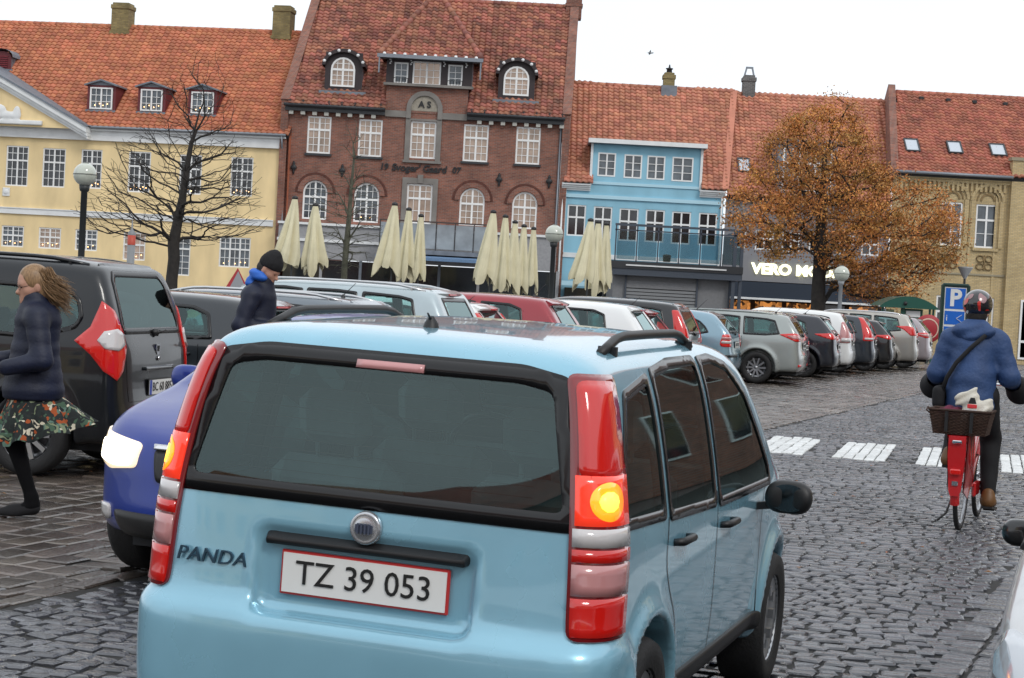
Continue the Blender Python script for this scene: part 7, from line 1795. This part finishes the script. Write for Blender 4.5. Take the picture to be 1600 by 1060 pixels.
Th = add_head(woman, (.03, .0, 1.485), R(14), R(10), L_, None)
joined('body', L_, SKIN, woman); face_bits(woman, Th)
cloth('tights', [(p[0], p[1], p[2], p[3] + .004, p[4] + .004) for p in legs[:4]] + [(p[0], p[1], p[2], p[3] + .004, p[4] + .004) for p in legs[7:8]] + [(p[0], p[1], p[2], p[3] + .004, p[4] + .004) for p in legs[5:7]] + [('e', (0, 0, .84), (.105, .135, .12))], (-.3, -.3, .0), (.6, .3, 1.05), TIGHT, woman, k=.03)
for sg_, (a, b_, c) in ((1, ((-.035, .07, .06), (.09, .06, .032), (.155, .055, .028))), (-1, ((.34, -.075, .055), (.47, -.07, .045), (.52, -.07, .05)))):
    cloth('shoe', [('c', a, b_, .044, .036), ('c', b_, c, .037, .030)], (min(a[0], c[0]) - .08, a[1] - .08, -.005), (c[0] + .08, a[1] + .08, .14), BLKC, woman, res=.010, extra=lambda v, P: smax(v, .008 - P[:, 2], .01))
def quilt(v, P): return v - .004 * np.abs(np.sin(P[:, 2] * 36 + 1.2 * P[:, 1]))
jp = [('c', (.0, 0, .82), (.0, 0, 1.06), .195, .150), ('c', (0, 0, 1.06), (-.01, 0, 1.26), .135, .145), ('c', (0, -.11, 1.29), (0, .11, 1.29), .085, .085), ('c', (0, .165, 1.28), (-.045, .235, 1.02), .075, .064), ('c', (-.045, .235, 1.02), (.17, .215, .965), .062, .048), ('c', (0, -.165, 1.28), (.03, -.235, 1.02), .075, .064), ('c', (.03, -.235, 1.02), (.22, -.18, 1.0), .062, .048), ('c', (0, 0, 1.30), (.02, 0, 1.40), .095, .082)]
cloth('quilted_jacket', jp, (-.3, -.36, .66), (.4, .36, 1.52), NAVY, woman, k=.035, wr=.0, extra=lambda v, P: smax(quilt(v, P), .755 - P[:, 2], .02))
# skirt blown back
SK = mat('flower_print', (.10, .12, .08), rough=.8)
nt = SK.node_tree; bs_ = nt.nodes['Principled BSDF']; tc = nt.nodes.new('ShaderNodeTexCoord'); vo = nt.nodes.new('ShaderNodeTexVoronoi'); vo.inputs['Scale'].default_value = 30; nz = nt.nodes.new('ShaderNodeTexNoise'); nz.inputs['Scale'].default_value = 9
vm = nt.nodes.new('ShaderNodeVectorMath'); vm.operation = 'MULTIPLY_ADD'; vm.inputs[1].default_value = (.25, .25, .25); nt.links.new(tc.outputs['Object'], nz.inputs['Vector']); nt.links.new(nz.outputs['Color'], vm.inputs[0]); nt.links.new(tc.outputs['Object'], vm.inputs[2]); nt.links.new(vm.outputs[0], vo.inputs['Vector'])
sc_ = nt.nodes.new('ShaderNodeSeparateColor'); nt.links.new(vo.outputs['Color'], sc_.inputs[0]); rp = nt.nodes.new('ShaderNodeValToRGB'); rp.color_ramp.interpolation = 'CONSTANT'
for i, (ps_, c_) in enumerate(((0, (.008, .012, .012)), (.44, (.05, .10, .06)), (.58, (.20, .24, .14)), (.64, (.012, .02, .018)), (.82, (.35, .07, .012)), (.88, (.10, .18, .14)), (.94, (.6, .55, .42)))):
    e_ = rp.color_ramp.elements[i] if i < 2 else rp.color_ramp.elements.new(ps_); e_.position = ps_; e_.color = (*c_, 1)
nt.links.new(sc_.outputs[0], rp.inputs[0]); nt.links.new(rp.outputs[0], bs_.inputs['Base Color'])
V = []; nth, nv = 96, 18
for j in range(nv + 1):
    u = j / nv
    for i in range(nth):
        a = 2 * math.pi * i / nth; back = .5 - .5 * math.cos(a); rx = .125 + (.10 + .20 * back ** 1.5) * u; ry = .145 + .10 * u; fo = 1 + .10 * u * math.sin(9 * a + 1.3 * u) + .05 * u * math.sin(17 * a)
        V.append((.0 + rx * math.cos(a) * fo + .02 * u, ry * math.sin(a) * fo, .83 - (.36 - .14 * back ** 2) * u + .018 * u * math.sin(9 * a + 2)))
F = [(j * nth + i, (j + 1) * nth + i, (j + 1) * nth + (i + 1) % nth, j * nth + (i + 1) % nth) for j in range(nv) for i in range(nth)]
meshobj('skirt', V, F, SK, woman, smooth=True)
# hair: cap and strands flying back
def hair_cap(root, T, m, fr=.35, grow_=.012, cut=None):
    f0 = lambda P: elli(P, (-.012, 0, .035), (.103, .086, .108))
    f = lambda P: smax(smin(f0(P), elli(P, (-.05, 0, -.02), (.07, .082, .11)), .03) + .0012 * np.sin(P[:, 1] * 160 + P[:, 0] * 30), P[:, 0] * .9 - P[:, 2] * .35 - .045, .015)
    V, Q = sdf_mesh(f, (-.15, -.12, -.16), (.14, .12, .17), .009); A = np.array(T); V = V @ A[:3, :3].T + A[:3, 3]; return meshobj('hair', V, Q, m, root, smooth=True)
hair_cap(woman, Th, HAIRB); rh = np.random.RandomState(3); q = MB()
for i in range(900):
    y0 = rh.uniform(-.085, .085); x0_ = rh.uniform(-.11, -.02); z0 = rh.uniform(-.02, .11); L = rh.uniform(.12, .27); dz = rh.uniform(-.9, -.35); p = np.array([x0_, y0, z0]); pts = []
    for k in range(6):
        t = k / 5; pts.append(Th @ Vector(p + np.array([-L * t * .55 - .012 * math.sin(5 * t + y0 * 30), y0 * .35 * t + .006 * math.sin(i + 4 * t), L * dz * t * .85 - .03 * t + .010 * math.sin(6 * t + z0 * 25)])))
    q.tube(pts, [.0018, .0026, .0028, .0024, .0018, .0006], 3, cap=False)
q.build('loose_hair', HAIRB, woman)['kind'] = 'stuff'
# glasses
q = MB()
for s in (-1, 1): q.tube([(.097, s * .031 + .021 * math.cos(t), .002 + .017 * math.sin(t)) for t in np.linspace(0, 2 * math.pi, 13)], .0014, 4); q.tube([(.096, s * .052, .006), (0, s * .080, .012)], .0014, 4)
q.tube([(.099, -.010, .004), (.099, .010, .004)], .0014, 4); o = q.build('glasses', IRON, woman); o.matrix_local = Th

# ---- man with dark hat, looking down at his phone
my, mx_ = 16.9, (396 - 800 + .0) / F_PX * 16.9
man = person('m', (mx_ + .03, my, 0), 102, 'man in black knitted hat and navy jacket looking down beside the parked cars')
L_ = []
mb = [('c', (0, .10, .92), (.03, .11, .50), .095, .06), ('c', (.03, .11, .50), (.0, .11, .10), .06, .04), ('c', (0, .11, .06), (.16, .13, .045), .045, .035), ('c', (0, -.10, .92), (-.04, -.11, .50), .095, .06), ('c', (-.04, -.11, .50), (-.08, -.11, .10), .06, .04), ('c', (-.08, -.11, .06), (.08, -.13, .045), .045, .035),
      ('e', (0, 0, .97), (.13, .17, .15)), ('c', (0, 0, 1.05), (.0, 0, 1.42), .14, .14), ('c', (0, .19, 1.45), (-.05, .25, 1.17), .055, .048), ('c', (-.05, .25, 1.17), (.20, .13, 1.16), .046, .034), ('c', (0, -.19, 1.45), (-.05, -.25, 1.17), .055, .048), ('c', (-.05, -.25, 1.17), (.20, -.09, 1.16), .046, .034), ('c', (.0, 0, 1.45), (.05, 0, 1.62), .062, .055)]
hm = hand([], (.21, .12, 1.16), (.9, -.45, .15), (-.2, -.5, 1), .55, 1., 1) + hand([], (.21, -.08, 1.16), (.9, .45, .15), (-.2, .5, 1), .75, 1., -1)
L_.append(sdf_mesh(field(mb, .03), (-.35, -.36, -.01), (.4, .36, 1.70), .016)); L_.append(sdf_mesh(field(hm, .008), (.12, -.2, 1.05), (.45, .22, 1.32), .006))
Tm = add_head(man, (.085, 0, 1.69), R(-6), R(30), L_, None, scale=1.04)
joined('body', L_, SKIN, man); face_bits(man, Tm)
cloth('trousers', [(p[0], p[1], p[2], p[3] + .015, p[4] + .02) for p in mb[:2]] + [(p[0], p[1], p[2], p[3] + .015, p[4] + .02) for p in mb[3:5]] + [('e', (0, 0, .95), (.145, .18, .14))], (-.35, -.3, .05), (.35, .3, 1.12), BLKC, man, k=.03, wr=.006)
for a, b_ in (((-.0, .11, .05), (.17, .13, .045)), ((-.08, -.11, .05), (.09, -.13, .045))): cloth('shoe', [('c', a, b_, .055, .045)], (a[0] - .09, a[1] - .1, -.005), (b_[0] + .09, a[1] + .1, .16), BLKC, man, res=.014, extra=lambda v, P: smax(v, .006 - P[:, 2], .01))
jm = [('c', (0, 0, .92), (0, 0, 1.15), .185, .165), ('c', (0, 0, 1.15), (0, 0, 1.42), .165, .165), ('c', (0, -.14, 1.46), (0, .14, 1.46), .10, .10), ('c', (0, .20, 1.44), (-.06, .275, 1.17), .085, .072), ('c', (-.06, .275, 1.17), (.17, .145, 1.16), .072, .056), ('c', (0, -.20, 1.44), (-.06, -.275, 1.17), .085, .072), ('c', (-.06, -.275, 1.17), (.17, -.105, 1.16), .072, .056), ('c', (.0, 0, 1.46), (.04, 0, 1.585), .115, .098)]
cloth('jacket', jm, (-.35, -.42, .74), (.34, .42, 1.72), NAVY, man, k=.04, wr=.008, res=.015, extra=lambda v, P: smax(v, .82 - P[:, 2], .03), seed=2)
ha = [(.045 + .095 * math.cos(R(a)), .095 * math.sin(R(a)), 1.625 + .035 * math.cos(R(a - 180)) ) for a in range(75, 290, 15)]; f = field([('c', ha[i], ha[i + 1], .034, .034) for i in range(len(ha) - 1)] + [('c', (-.06, -.05, 1.57), (-.06, .05, 1.57), .055, .055)], .03)
V, Q = sdf_mesh(lambda P: f(P) - .0025 * np.sin(P[:, 2] * 110), (-.2, -.2, 1.48), (.12, .2, 1.80), .012); meshobj('hood_lining', V, Q, mat('bright_blue_lining', (.02, .13, .55), rough=.6), man, smooth=True)
f = lambda P: smax(smin(elli(P, (-.008, 0, .055), (.108, .094, .105)), elli(P, (-.02, 0, .13), (.05, .05, .055)), .05) - .0025 * np.sin(np.arctan2(P[:, 1], P[:, 0]) * 40), .028 - P[:, 2] - .10 * (P[:, 0] < -.02) * 0 + np.clip(P[:, 0], -1, 0) * .35, .012)
V, Q = sdf_mesh(f, (-.14, -.13, -.08), (.14, .13, .22), .009); A = np.array(Tm); V = V @ A[:3, :3].T + A[:3, 3]; meshobj('knitted_hat', V, Q, BLKC, man, smooth=True)
V, Q = sdf_mesh(lambda P: smax(elli(P, (-.03, 0, .0), (.085, .084, .08)), P[:, 0] - .03, .01), (-.14, -.12, -.1), (.1, .12, .1), .010); V = V @ A[:3, :3].T + A[:3, 3]; meshobj('hair', V, Q, BARK, man, smooth=True)
q = MB(); q.box(-.075, .075, -.036, .036, -.004, .004, .003); ph_ = q.build('phone', BLK, None, label='black phone held in the hands of the man with the knitted hat', cat='phone')
ph_.matrix_world = Matrix.Translation(man.location) @ Matrix.Rotation(man.rotation_euler.z, 4, 'Z') @ Matrix.Translation((.315, .02, 1.215)) @ Matrix.Rotation(R(-25), 4, 'Y')

# ---- bicycle and cyclist
cg = gr(1498, 829); BHD = 21.0; bike = empty('bicycle', (cg.x, cg.y, 0), math.pi / 2 - R(BHD), label='red city bicycle ridden by the helmeted cyclist, wicker basket on its rear rack', cat='bicycle')
REDB = paint('bicycle_red', (.55, .012, .015), metal=.1, rough=.3); WR = .345
for xw, nm in ((0, 'wheel'), (1.08, 'wheel')):
    q = MB(); q.lathe([(WR - .018 + .018 * math.cos(t), .018 * math.sin(t)) for t in np.linspace(0, 2 * math.pi, 9)], 40, axis='y'); wv = q.build('wheel', RUB, bike); wv.location = (xw, 0, WR)
    q = MB(); q.lathe([(WR - .055, -.012), (WR - .035, -.014), (WR - .035, .014), (WR - .055, .012), (WR - .055, -.012)], 40, axis='y'); q.build('rim', RIM, wv)
    q = MB(); q.tube([(0, -.05, 0), (0, .05, 0)], .022, 10)
    for i in range(28): t = 2 * math.pi * i / 28; s = .03 * (-1) ** i; q.tube([(.02 * math.cos(t), s, .02 * math.sin(t)), ((WR - .05) * math.cos(t + .1), 0, (WR - .05) * math.sin(t + .1))], .0012, 3, cap=False)
    o = q.build('spokes', CHROME, wv); o['kind'] = 'stuff'
q = MB(); BB = (.46, 0, .29); ST = (.30, 0, .86); HT = (.96, 0, .88); HB = (1.0, 0, .62)
q.tube([BB, ST], .018, 10); q.tube([BB, (.62, 0, .40), HB], .021, 10); q.tube([(.37, 0, .60), (.62, 0, .50), (.98, 0, .76)], .016, 10); q.tube([HT, HB], .022, 10)
for s in (-1, 1): q.tube([(0, s * .065, WR), (.30, s * .05, .29 + .03), BB], .010, 8); q.tube([(0, s * .065, WR), (.16, s * .06, .60), (.33, s * .02, .78)], .009, 8); q.tube([HB, (1.04, s * .05, .5), (1.08, s * .055, WR)], .012, 8)
q.build('frame', REDB, bike)
q = MB(); q.tube([HT, (.93, 0, 1.05), (.90, 0, 1.08)], .014, 8); q.tube([(.66, -.31, 1.06), (.78, -.31, 1.07), (.90, -.2, 1.09), (.91, 0, 1.08), (.90, .2, 1.09), (.78, .31, 1.07), (.66, .31, 1.06)], .011, 8); q.build('handlebar', CHROME, bike)
for s in (-1, 1): q = MB(); q.tube([(.66, s * .31, 1.06), (.78, s * .31, 1.07)], .017, 8); q.build('grip', BLK, bike)
def mud(xc, a0, a1, name='mudguard'):
    V = []; n = 18
    for i in range(n + 1):
        a = a0 + (a1 - a0) * i / n
        for yy, dr in ((-.034, -.014), (-.024, .004), (0, .010), (.024, .004), (.034, -.014)): V.append((xc + (WR + .022 + dr) * math.cos(a), yy, WR + (WR + .022 + dr) * math.sin(a)))
    F = [(i * 5 + j, i * 5 + j + 1, i * 5 + j + 6, i * 5 + j + 5) for i in range(n) for j in range(4)]
    return meshobj(name, V, F, REDB, bike, smooth=True)
mud(0, R(10), R(200)); mud(1.08, R(-10), R(150))
# rear carrier with red side guards, lamp and plate
q = MB()
for s in (-1, 1):
    q.tube([(-.33, s * .07, .73), (.20, s * .06, .73)], .007, 6); q.tube([(-.30, s * .075, .73), (-.02, s * .07, WR)], .006, 6); q.tube([(-.10, s * .075, .73), (0, s * .07, WR)], .006, 6)
for xx in (-.33, -.2, -.05, .1): q.tube([(xx, -.07, .73), (xx, .07, .73)], .006, 6)
q.build('rear_rack', REDB, bike)
for s in (-1, 1):
    q = MB(); q.add([(-.36, s * .078, .74), (-.02, s * .078, .74), (.03, s * .078, .40), (-.18, s * .072, .26), (-.33, s * .060, .32), (-.36, s * .070, .74)][:5], [(0, 1, 2, 3, 4)]); q.add([(-.36, s * .070, .74), (-.02, s * .070, .74), (.03, s * .070, .40), (-.18, s * .064, .26), (-.33, s * .052, .32)], [(4, 3, 2, 1, 0)]); q.build('coat_guard', REDB, bike)
q = MB(); q.prism([(-.062, .735), (.062, .735), (.066, .60), (.045, .33), (.030, .29), (-.030, .29), (-.045, .33), (-.066, .60)], -.008, .008); o = q.build('rear_panel', REDB, bike); o.rotation_euler = (0, 0, math.pi / 2); o.location = (-.375, 0, 0)
q = MB(); q.box(-.03, .0, -.040, .040, -.022, .022, .01); tl = q.build('tail_lamp', REDL, bike); tl.location = (-.385, 0, .47)
q = MB(); q.box(-.006, .0, -.022, .022, -.016, .016); q.build('reflector', CHROME, bike).location = (-.386, 0, .385)
q = MB(); q.box(-.02, 0, -.035, .035, -.012, .012, .005); q.build('lamp_bracket', CHROME, bike).location = (-.385, 0, .69)
q = MB(); q.box(.18, .62, -.085, -.055, .24, .36, .03); q.build('chain_case', REDB, bike)
q = MB(); q.tube([(.46, -.10, .29), (.46, .10, .29)], .012, 8); q.bar((.46, .10, .29), (.43, .12, .445), .02, .012); q.bar((.46, -.10, .29), (.49, -.12, .135), .02, .012); q.build('crank', CHROME, bike)
for (x_, y_, z_) in ((.43, .16, .445), (.49, -.16, .135)): q = MB(); q.box(x_ - .045, x_ + .045, y_ - .045, y_ + .045, z_ - .012, z_ + .012, .006); q.build('pedal', BLK, bike)
q = MB(); q.tube([(.40, .10, .26), (.20, .13, .10), (.12, .18, .05)], .009, 6); q.build('kickstand', BLK, bike)
f = lambda P: smin(elli(P, (.20, 0, .97), (.13, .10, .045)), elli(P, (.33, 0, .975), (.12, .045, .035)), .05); V, Q = sdf_mesh(f, (0, -.16, .88), (.5, .16, 1.06), .014); meshobj('saddle', V, Q, BLK, bike, smooth=True); q = MB(); q.tube([ST, (.26, 0, .95)], .013, 8); q.build('seat_post', CHROME, bike)
# wicker basket resting on the rack
WK = mat('dark_wicker', (.045, .022, .014), rough=.8, var=.4, vscale=40)
bkt = empty('wicker_basket', (0, 0, 0), 0, label='dark brown wicker basket on the rear rack of the red bicycle', cat='basket'); BM = Matrix.Translation(bike.location) @ Matrix.Rotation(bike.rotation_euler.z, 4, 'Z'); bkt.matrix_world = BM @ Matrix.Translation((-.20, 0, .74))
def bring(u, h):                                                # u 0..1 round the rim, h 0..1 up
    hw, hl = .185 + .035 * h, .14 + .025 * h; c = [(-hl, -hw), (hl, -hw), (hl, hw), (-hl, hw)]; s = u * 4; i = int(s) % 4; t = s - int(s); a, b2 = c[i], c[(i + 1) % 4]; return (a[0] + (b2[0] - a[0]) * t, a[1] + (b2[1] - a[1]) * t, h * .175)
q = MB(); n = 88
for j in range(17):
    pts = []
    for i in range(n + 1): x_, y_, z_ = bring(i / n % 1, j / 16); o_ = .0035 * (-1) ** (i + j); l = math.hypot(x_, y_); pts.append((x_ * (1 + o_ / l), y_ * (1 + o_ / l), z_ + .005))
    q.tube(pts, .0052, 4, cap=False, smooth=False)
q.build('weave', WK, bkt)['kind'] = 'stuff'
q = MB(); q.tube([bring(i / 44 % 1, 1.02) for i in range(45)], .011, 6); q.build('rim', WK, bkt); q = MB(); q.box(-.14, .14, -.185, .185, 0, .012); q.build('bottom', WK, bkt)
q = MB()
for s in (-.09, .09): q.box(-.178, -.165, s - .012, s + .012, .02, .17)
q.build('strap', BLK, bkt)
q = MB(); q.tube([(-.16, .20, .14), (-.19, .235, .17), (-.1, .24, .19), (-.08, .21, .17)], .006, 6); q.build('basket_handle', WK, bkt)
f = lambda P: elli(P, (.0, 0, 0), (.10, .115, .12)) - .012 * np.sin(P[:, 1] * 50 + 14 * P[:, 2]) - .008 * np.sin(P[:, 0] * 70 + P[:, 1] * 31) + .02 * np.sin(P[:, 2] * 25 + P[:, 1] * 20) - .006 * np.sin(P[:, 2] * 90 + P[:, 1] * 47)
V, Q = sdf_mesh(f, (-.16, -.18, -.16), (.16, .18, .18), .010); bag = meshobj('cloth_bag', V, Q, mat('off_white_canvas', (.60, .57, .50), rough=.9, bump=.3, bscale=60), None, smooth=True); bag.matrix_world = BM @ Matrix.Translation((-.22, -.085, .93)); tag(bag, 'crumpled off white cloth bag standing in the wicker basket', 'bag')
q = MB(); q.box(-.008, 0, -.045, .045, -.02, .015); q.build('print', WHITE, bag).location = (-.115, .01, -.01); q = MB(); q.box(-.012, 0, -.035, .035, 0, .030, .004); q.build('print', REDL, bag).location = (-.118, .0, .012); q = MB(); q.prism([(-.03, 0), (.03, 0), (.015, .045), (-.015, .045)], -.006, 0); o = q.build('print', BLK, bag); o.rotation_euler = (0, 0, -math.pi / 2); o.location = (-.112, 0, .045)
f = lambda P: elli(P, (0, 0, 0), (.07, .10, .06)) - .006 * np.sin(P[:, 1] * 80 + P[:, 0] * 30); V, Q = sdf_mesh(f, (-.11, -.14, -.1), (.11, .14, .1), .012); sc2 = meshobj('knitted_scarf', V, Q, mat('purple_knit', (.14, .02, .05), rough=.9, bump=.5, bscale=80), None, smooth=True); sc2.matrix_world = BM @ Matrix.Translation((-.20, .08, .885)); tag(sc2, 'wine red knitted scarf bundled beside the cloth bag in the basket', 'scarf')
# cyclist
cyc = person('c', tuple(bike.location), BHD, 'cyclist in blue hooded jacket and red and black helmet riding away'); L_ = []
hip = (.20, 0, 1.0)
cb = [('e', (.21, 0, 1.03), (.13, .17, .11)), ('c', (.21, 0, 1.08), (.27, 0, 1.42), .14, .15), ('c', (.24, .10, 1.02), (.56, .13, .82), .095, .062), ('c', (.56, .13, .82), (.40, .15, .50), .060, .042), ('c', (.37, .155, .47), (.50, .165, .475), .038, .032), ('c', (.24, -.10, 1.02), (.56, -.13, .68), .095, .062), ('c', (.56, -.13, .68), (.43, -.15, .24), .060, .042), ('c', (.40, -.155, .19), (.54, -.165, .17), .038, .032),
      ('c', (.28, .17, 1.43), (.27, .26, 1.18), .055, .045), ('c', (.27, .26, 1.18), (.60, .31, 1.10), .045, .035), ('c', (.28, -.17, 1.43), (.27, -.27, 1.18), .055, .045), ('c', (.27, -.27, 1.18), (.60, -.31, 1.10), .045, .035), ('c', (.28, 0, 1.45), (.31, 0, 1.60), .06, .055)]
hc = hand([], (.62, .32, 1.10), (.9, 0, -.2), (.1, 0, -1), 1.0, 1., -1) + hand([], (.62, -.32, 1.10), (.9, 0, -.2), (.1, 0, -1), 1.0, 1., 1)
L_.append(sdf_mesh(field(cb, .03), (-.05, -.45, .08), (.75, .45, 1.68), .016)); L_.append(sdf_mesh(field(hc, .008), (.55, -.42, .95), (.84, .42, 1.18), .007))
Tc = add_head(cyc, (.33, 0, 1.655), R(-4), R(3), L_, None, scale=1.0); joined('body', L_, SKIN, cyc); face_bits(cyc, Tc)
cloth('trousers', [('e', (.21, 0, 1.0), (.15, .19, .10)), ('c', (.24, .10, 1.02), (.56, .13, .82), .11, .078), ('c', (.56, .13, .82), (.40, .15, .53), .078, .062), ('c', (.24, -.10, 1.02), (.56, -.13, .68), .11, .078), ('c', (.56, -.13, .68), (.43, -.15, .27), .078, .062)], (-.05, -.33, .12), (.72, .33, 1.15), BLKC, cyc, k=.03, wr=.008)
for s, (a, b_) in ((1, ((.37, .155, .50), (.51, .165, .495))), (-1, ((.40, -.155, .205), (.55, -.165, .18)))):
    sh_ = cloth('shoe', [('c', a, b_, .050, .042), ('c', (a[0] - .01, a[1], a[2]), (a[0] + .0, a[1], a[2] + .06), .048, .044)], (a[0] - .1, min(a[1], b_[1]) - .08, a[2] - .12), (b_[0] + .08, max(a[1], b_[1]) + .08, a[2] + .14), mat('brown_leather', (.16, .075, .025), rough=.5), cyc, res=.012)
    q = MB(); q.bar((a[0] - .05, a[1], a[2] - .050), (b_[0] + .04, b_[1], b_[2] - .045), .085, .018); q.build('sole', BLK, sh_)
jc = [('c', (.20, 0, .97), (.22, 0, 1.15), .185, .175), ('c', (.22, 0, 1.15), (.26, 0, 1.36), .172, .172), ('c', (.26, -.13, 1.43), (.26, .13, 1.43), .105, .105), ('c', (.27, .18, 1.42), (.26, .265, 1.17), .088, .072), ('c', (.26, .265, 1.17), (.50, .295, 1.105), .072, .058), ('c', (.27, -.18, 1.42), (.26, -.275, 1.17), .088, .072), ('c', (.26, -.275, 1.17), (.50, -.30, 1.105), .072, .058), ('c', (.27, 0, 1.45), (.30, 0, 1.545), .10, .085)]
def hemcut(v, P): return smax(v, .885 - P[:, 2] - .1 * (P[:, 0] - .2), .02)
cloth('jacket', jc, (-.1, -.48, .80), (.62, .48, 1.68), BLUEJ, cyc, k=.045, wr=.0075, ws=26, res=.0125, extra=hemcut, seed=5)
f = field([('c', (.16, -.09, 1.50), (.16, .09, 1.50), .055, .055), ('c', (.17, -.11, 1.51), (.30, -.115, 1.49), .045, .03), ('c', (.17, .11, 1.51), (.30, .115, 1.49), .045, .03), ('c', (.15, 0, 1.44), (.14, 0, 1.40), .06, .035), ('c', (.19, -.05, 1.55), (.19, .05, 1.55), .045, .045)], .04)
V, Q = sdf_mesh(lambda P: f(P) - .005 * np.sin(P[:, 2] * 70 + P[:, 1] * 22), (.0, -.24, 1.30), (.42, .24, 1.66), .011); meshobj('hood', V, Q, BLUEJ, cyc, smooth=True)
q = MB(); q.tube([(.10, -.10, 1.48), (.075, .0, 1.38), (.055, .10, 1.26), (.06, .165, 1.14), (.10, .20, 1.02)], .018, 6); st = q.build('shoulder_strap', BLKC, cyc)
f = lambda P: smax(smax(np.abs(P[:, 0] - .16) - .10, np.abs(P[:, 1] - .225) - .045, .04), np.abs(P[:, 2] - .99) - .09, .05); V, Q = sdf_mesh(f, (0, .13, .85), (.32, .32, 1.13), .015); sb = meshobj('shoulder_bag', V, Q, BLKC, None, smooth=True); sb.matrix_world = BM; tag(sb, 'black shoulder bag hanging at the left hip of the cyclist', 'bag')
for s in (-1, 1): cloth('mitten', [('c', (.40, s * .295, 1.12), (.56, s * .33, 1.06), .075, .10), ('c', (.56, s * .33, 1.06), (.68, s * .33, 1.04), .10, .07)], (.35, s * .33 - .13, .93), (.80, s * .33 + .13, 1.24), BLKC, cyc, k=.03)
f0 = lambda P: elli(P, (-.005, 0, .055), (.138, .112, .115))
hf = lambda P: smax(smax(f0(P), -elli(P, (-.003, 0, .03), (.105, .09, .10)), .01), -.045 - P[:, 2] + .5 * np.clip(P[:, 0], 0, 1) , .02)
HELM = mat('helmet_shell', (.012, .012, .014), rough=.18, coat=1)
V, Q = sdf_mesh(hf, (-.17, -.15, -.1), (.17, .15, .2), .008); A = np.array(Tc); W_ = V @ A[:3, :3].T + A[:3, 3]; hm_ = meshobj('helmet', W_, Q, HELM, None, smooth=True); hm_.matrix_world = BM; tag(hm_, 'black bicycle helmet with red and white patches worn by the cyclist', 'helmet')
f = lambda P: smax(elli(P, (-.02, 0, -.01), (.088, .082, .10)), P[:, 0] - .02, .01); V, Q = sdf_mesh(f, (-.13, -.1, -.13), (.06, .1, .1), .010); V = V @ A[:3, :3].T + A[:3, 3]; meshobj('hair', V, Q, BARK, cyc, smooth=True)
HR = mat('helmet_red', (.55, .02, .015), rough=.25, coat=1); HP = mat('helmet_pink_grey', (.30, .16, .17), rough=.3, coat=1); HW_ = mat('helmet_white', (.75, .75, .75), rough=.3)
hg = lambda P: f0(P)
def hpatch(poly, m):
    d = np.array([1., 0, 0]); out = outline(poly, .012, 1); V, T, _ = tri2d(out, .015); P = np.stack([np.full(len(V), -.3), V[:, 0], V[:, 1]], 1); S = march(hg, P, d, 50); T = [t for t in T if max(np.linalg.norm(S[t[0]] - S[t[1]]), np.linalg.norm(S[t[1]] - S[t[2]]), np.linalg.norm(S[t[0]] - S[t[2]])) < .05]; g = grad(hg, S, .002); g /= np.linalg.norm(g, axis=1)[:, None]; S = S + g * .003; S = S @ A[:3, :3].T + A[:3, 3]; meshobj('helmet_patch', S, [tuple(t) for t in T], m, hm_, smooth=True)
hpatch([(-.095, .02), (-.075, .015), (-.078, -.02), (-.07, -.030), (-.092, -.030), (-.095, -.01)], HR); hpatch([(.085, .03), (.068, .02), (.072, -.015), (.068, -.030), (.090, -.030), (.096, 0)], HR); hpatch([(-.085, .10), (-.02, .145), (-.025, .08), (-.07, .05)], HP); hpatch([(-.045, .075), (-.02, .07), (-.03, .0), (-.045, .0)], HR); hpatch([(.01, .13), (.05, .12), (.06, .08), (.02, .09)], HP); hpatch([(.045, .105), (.085, .075), (.085, .035), (.05, .055)], HR)
hpatch([(.045, .0), (.06, .0), (.095, -.030), (.085, -.035), (.05, -.02)], HW_)
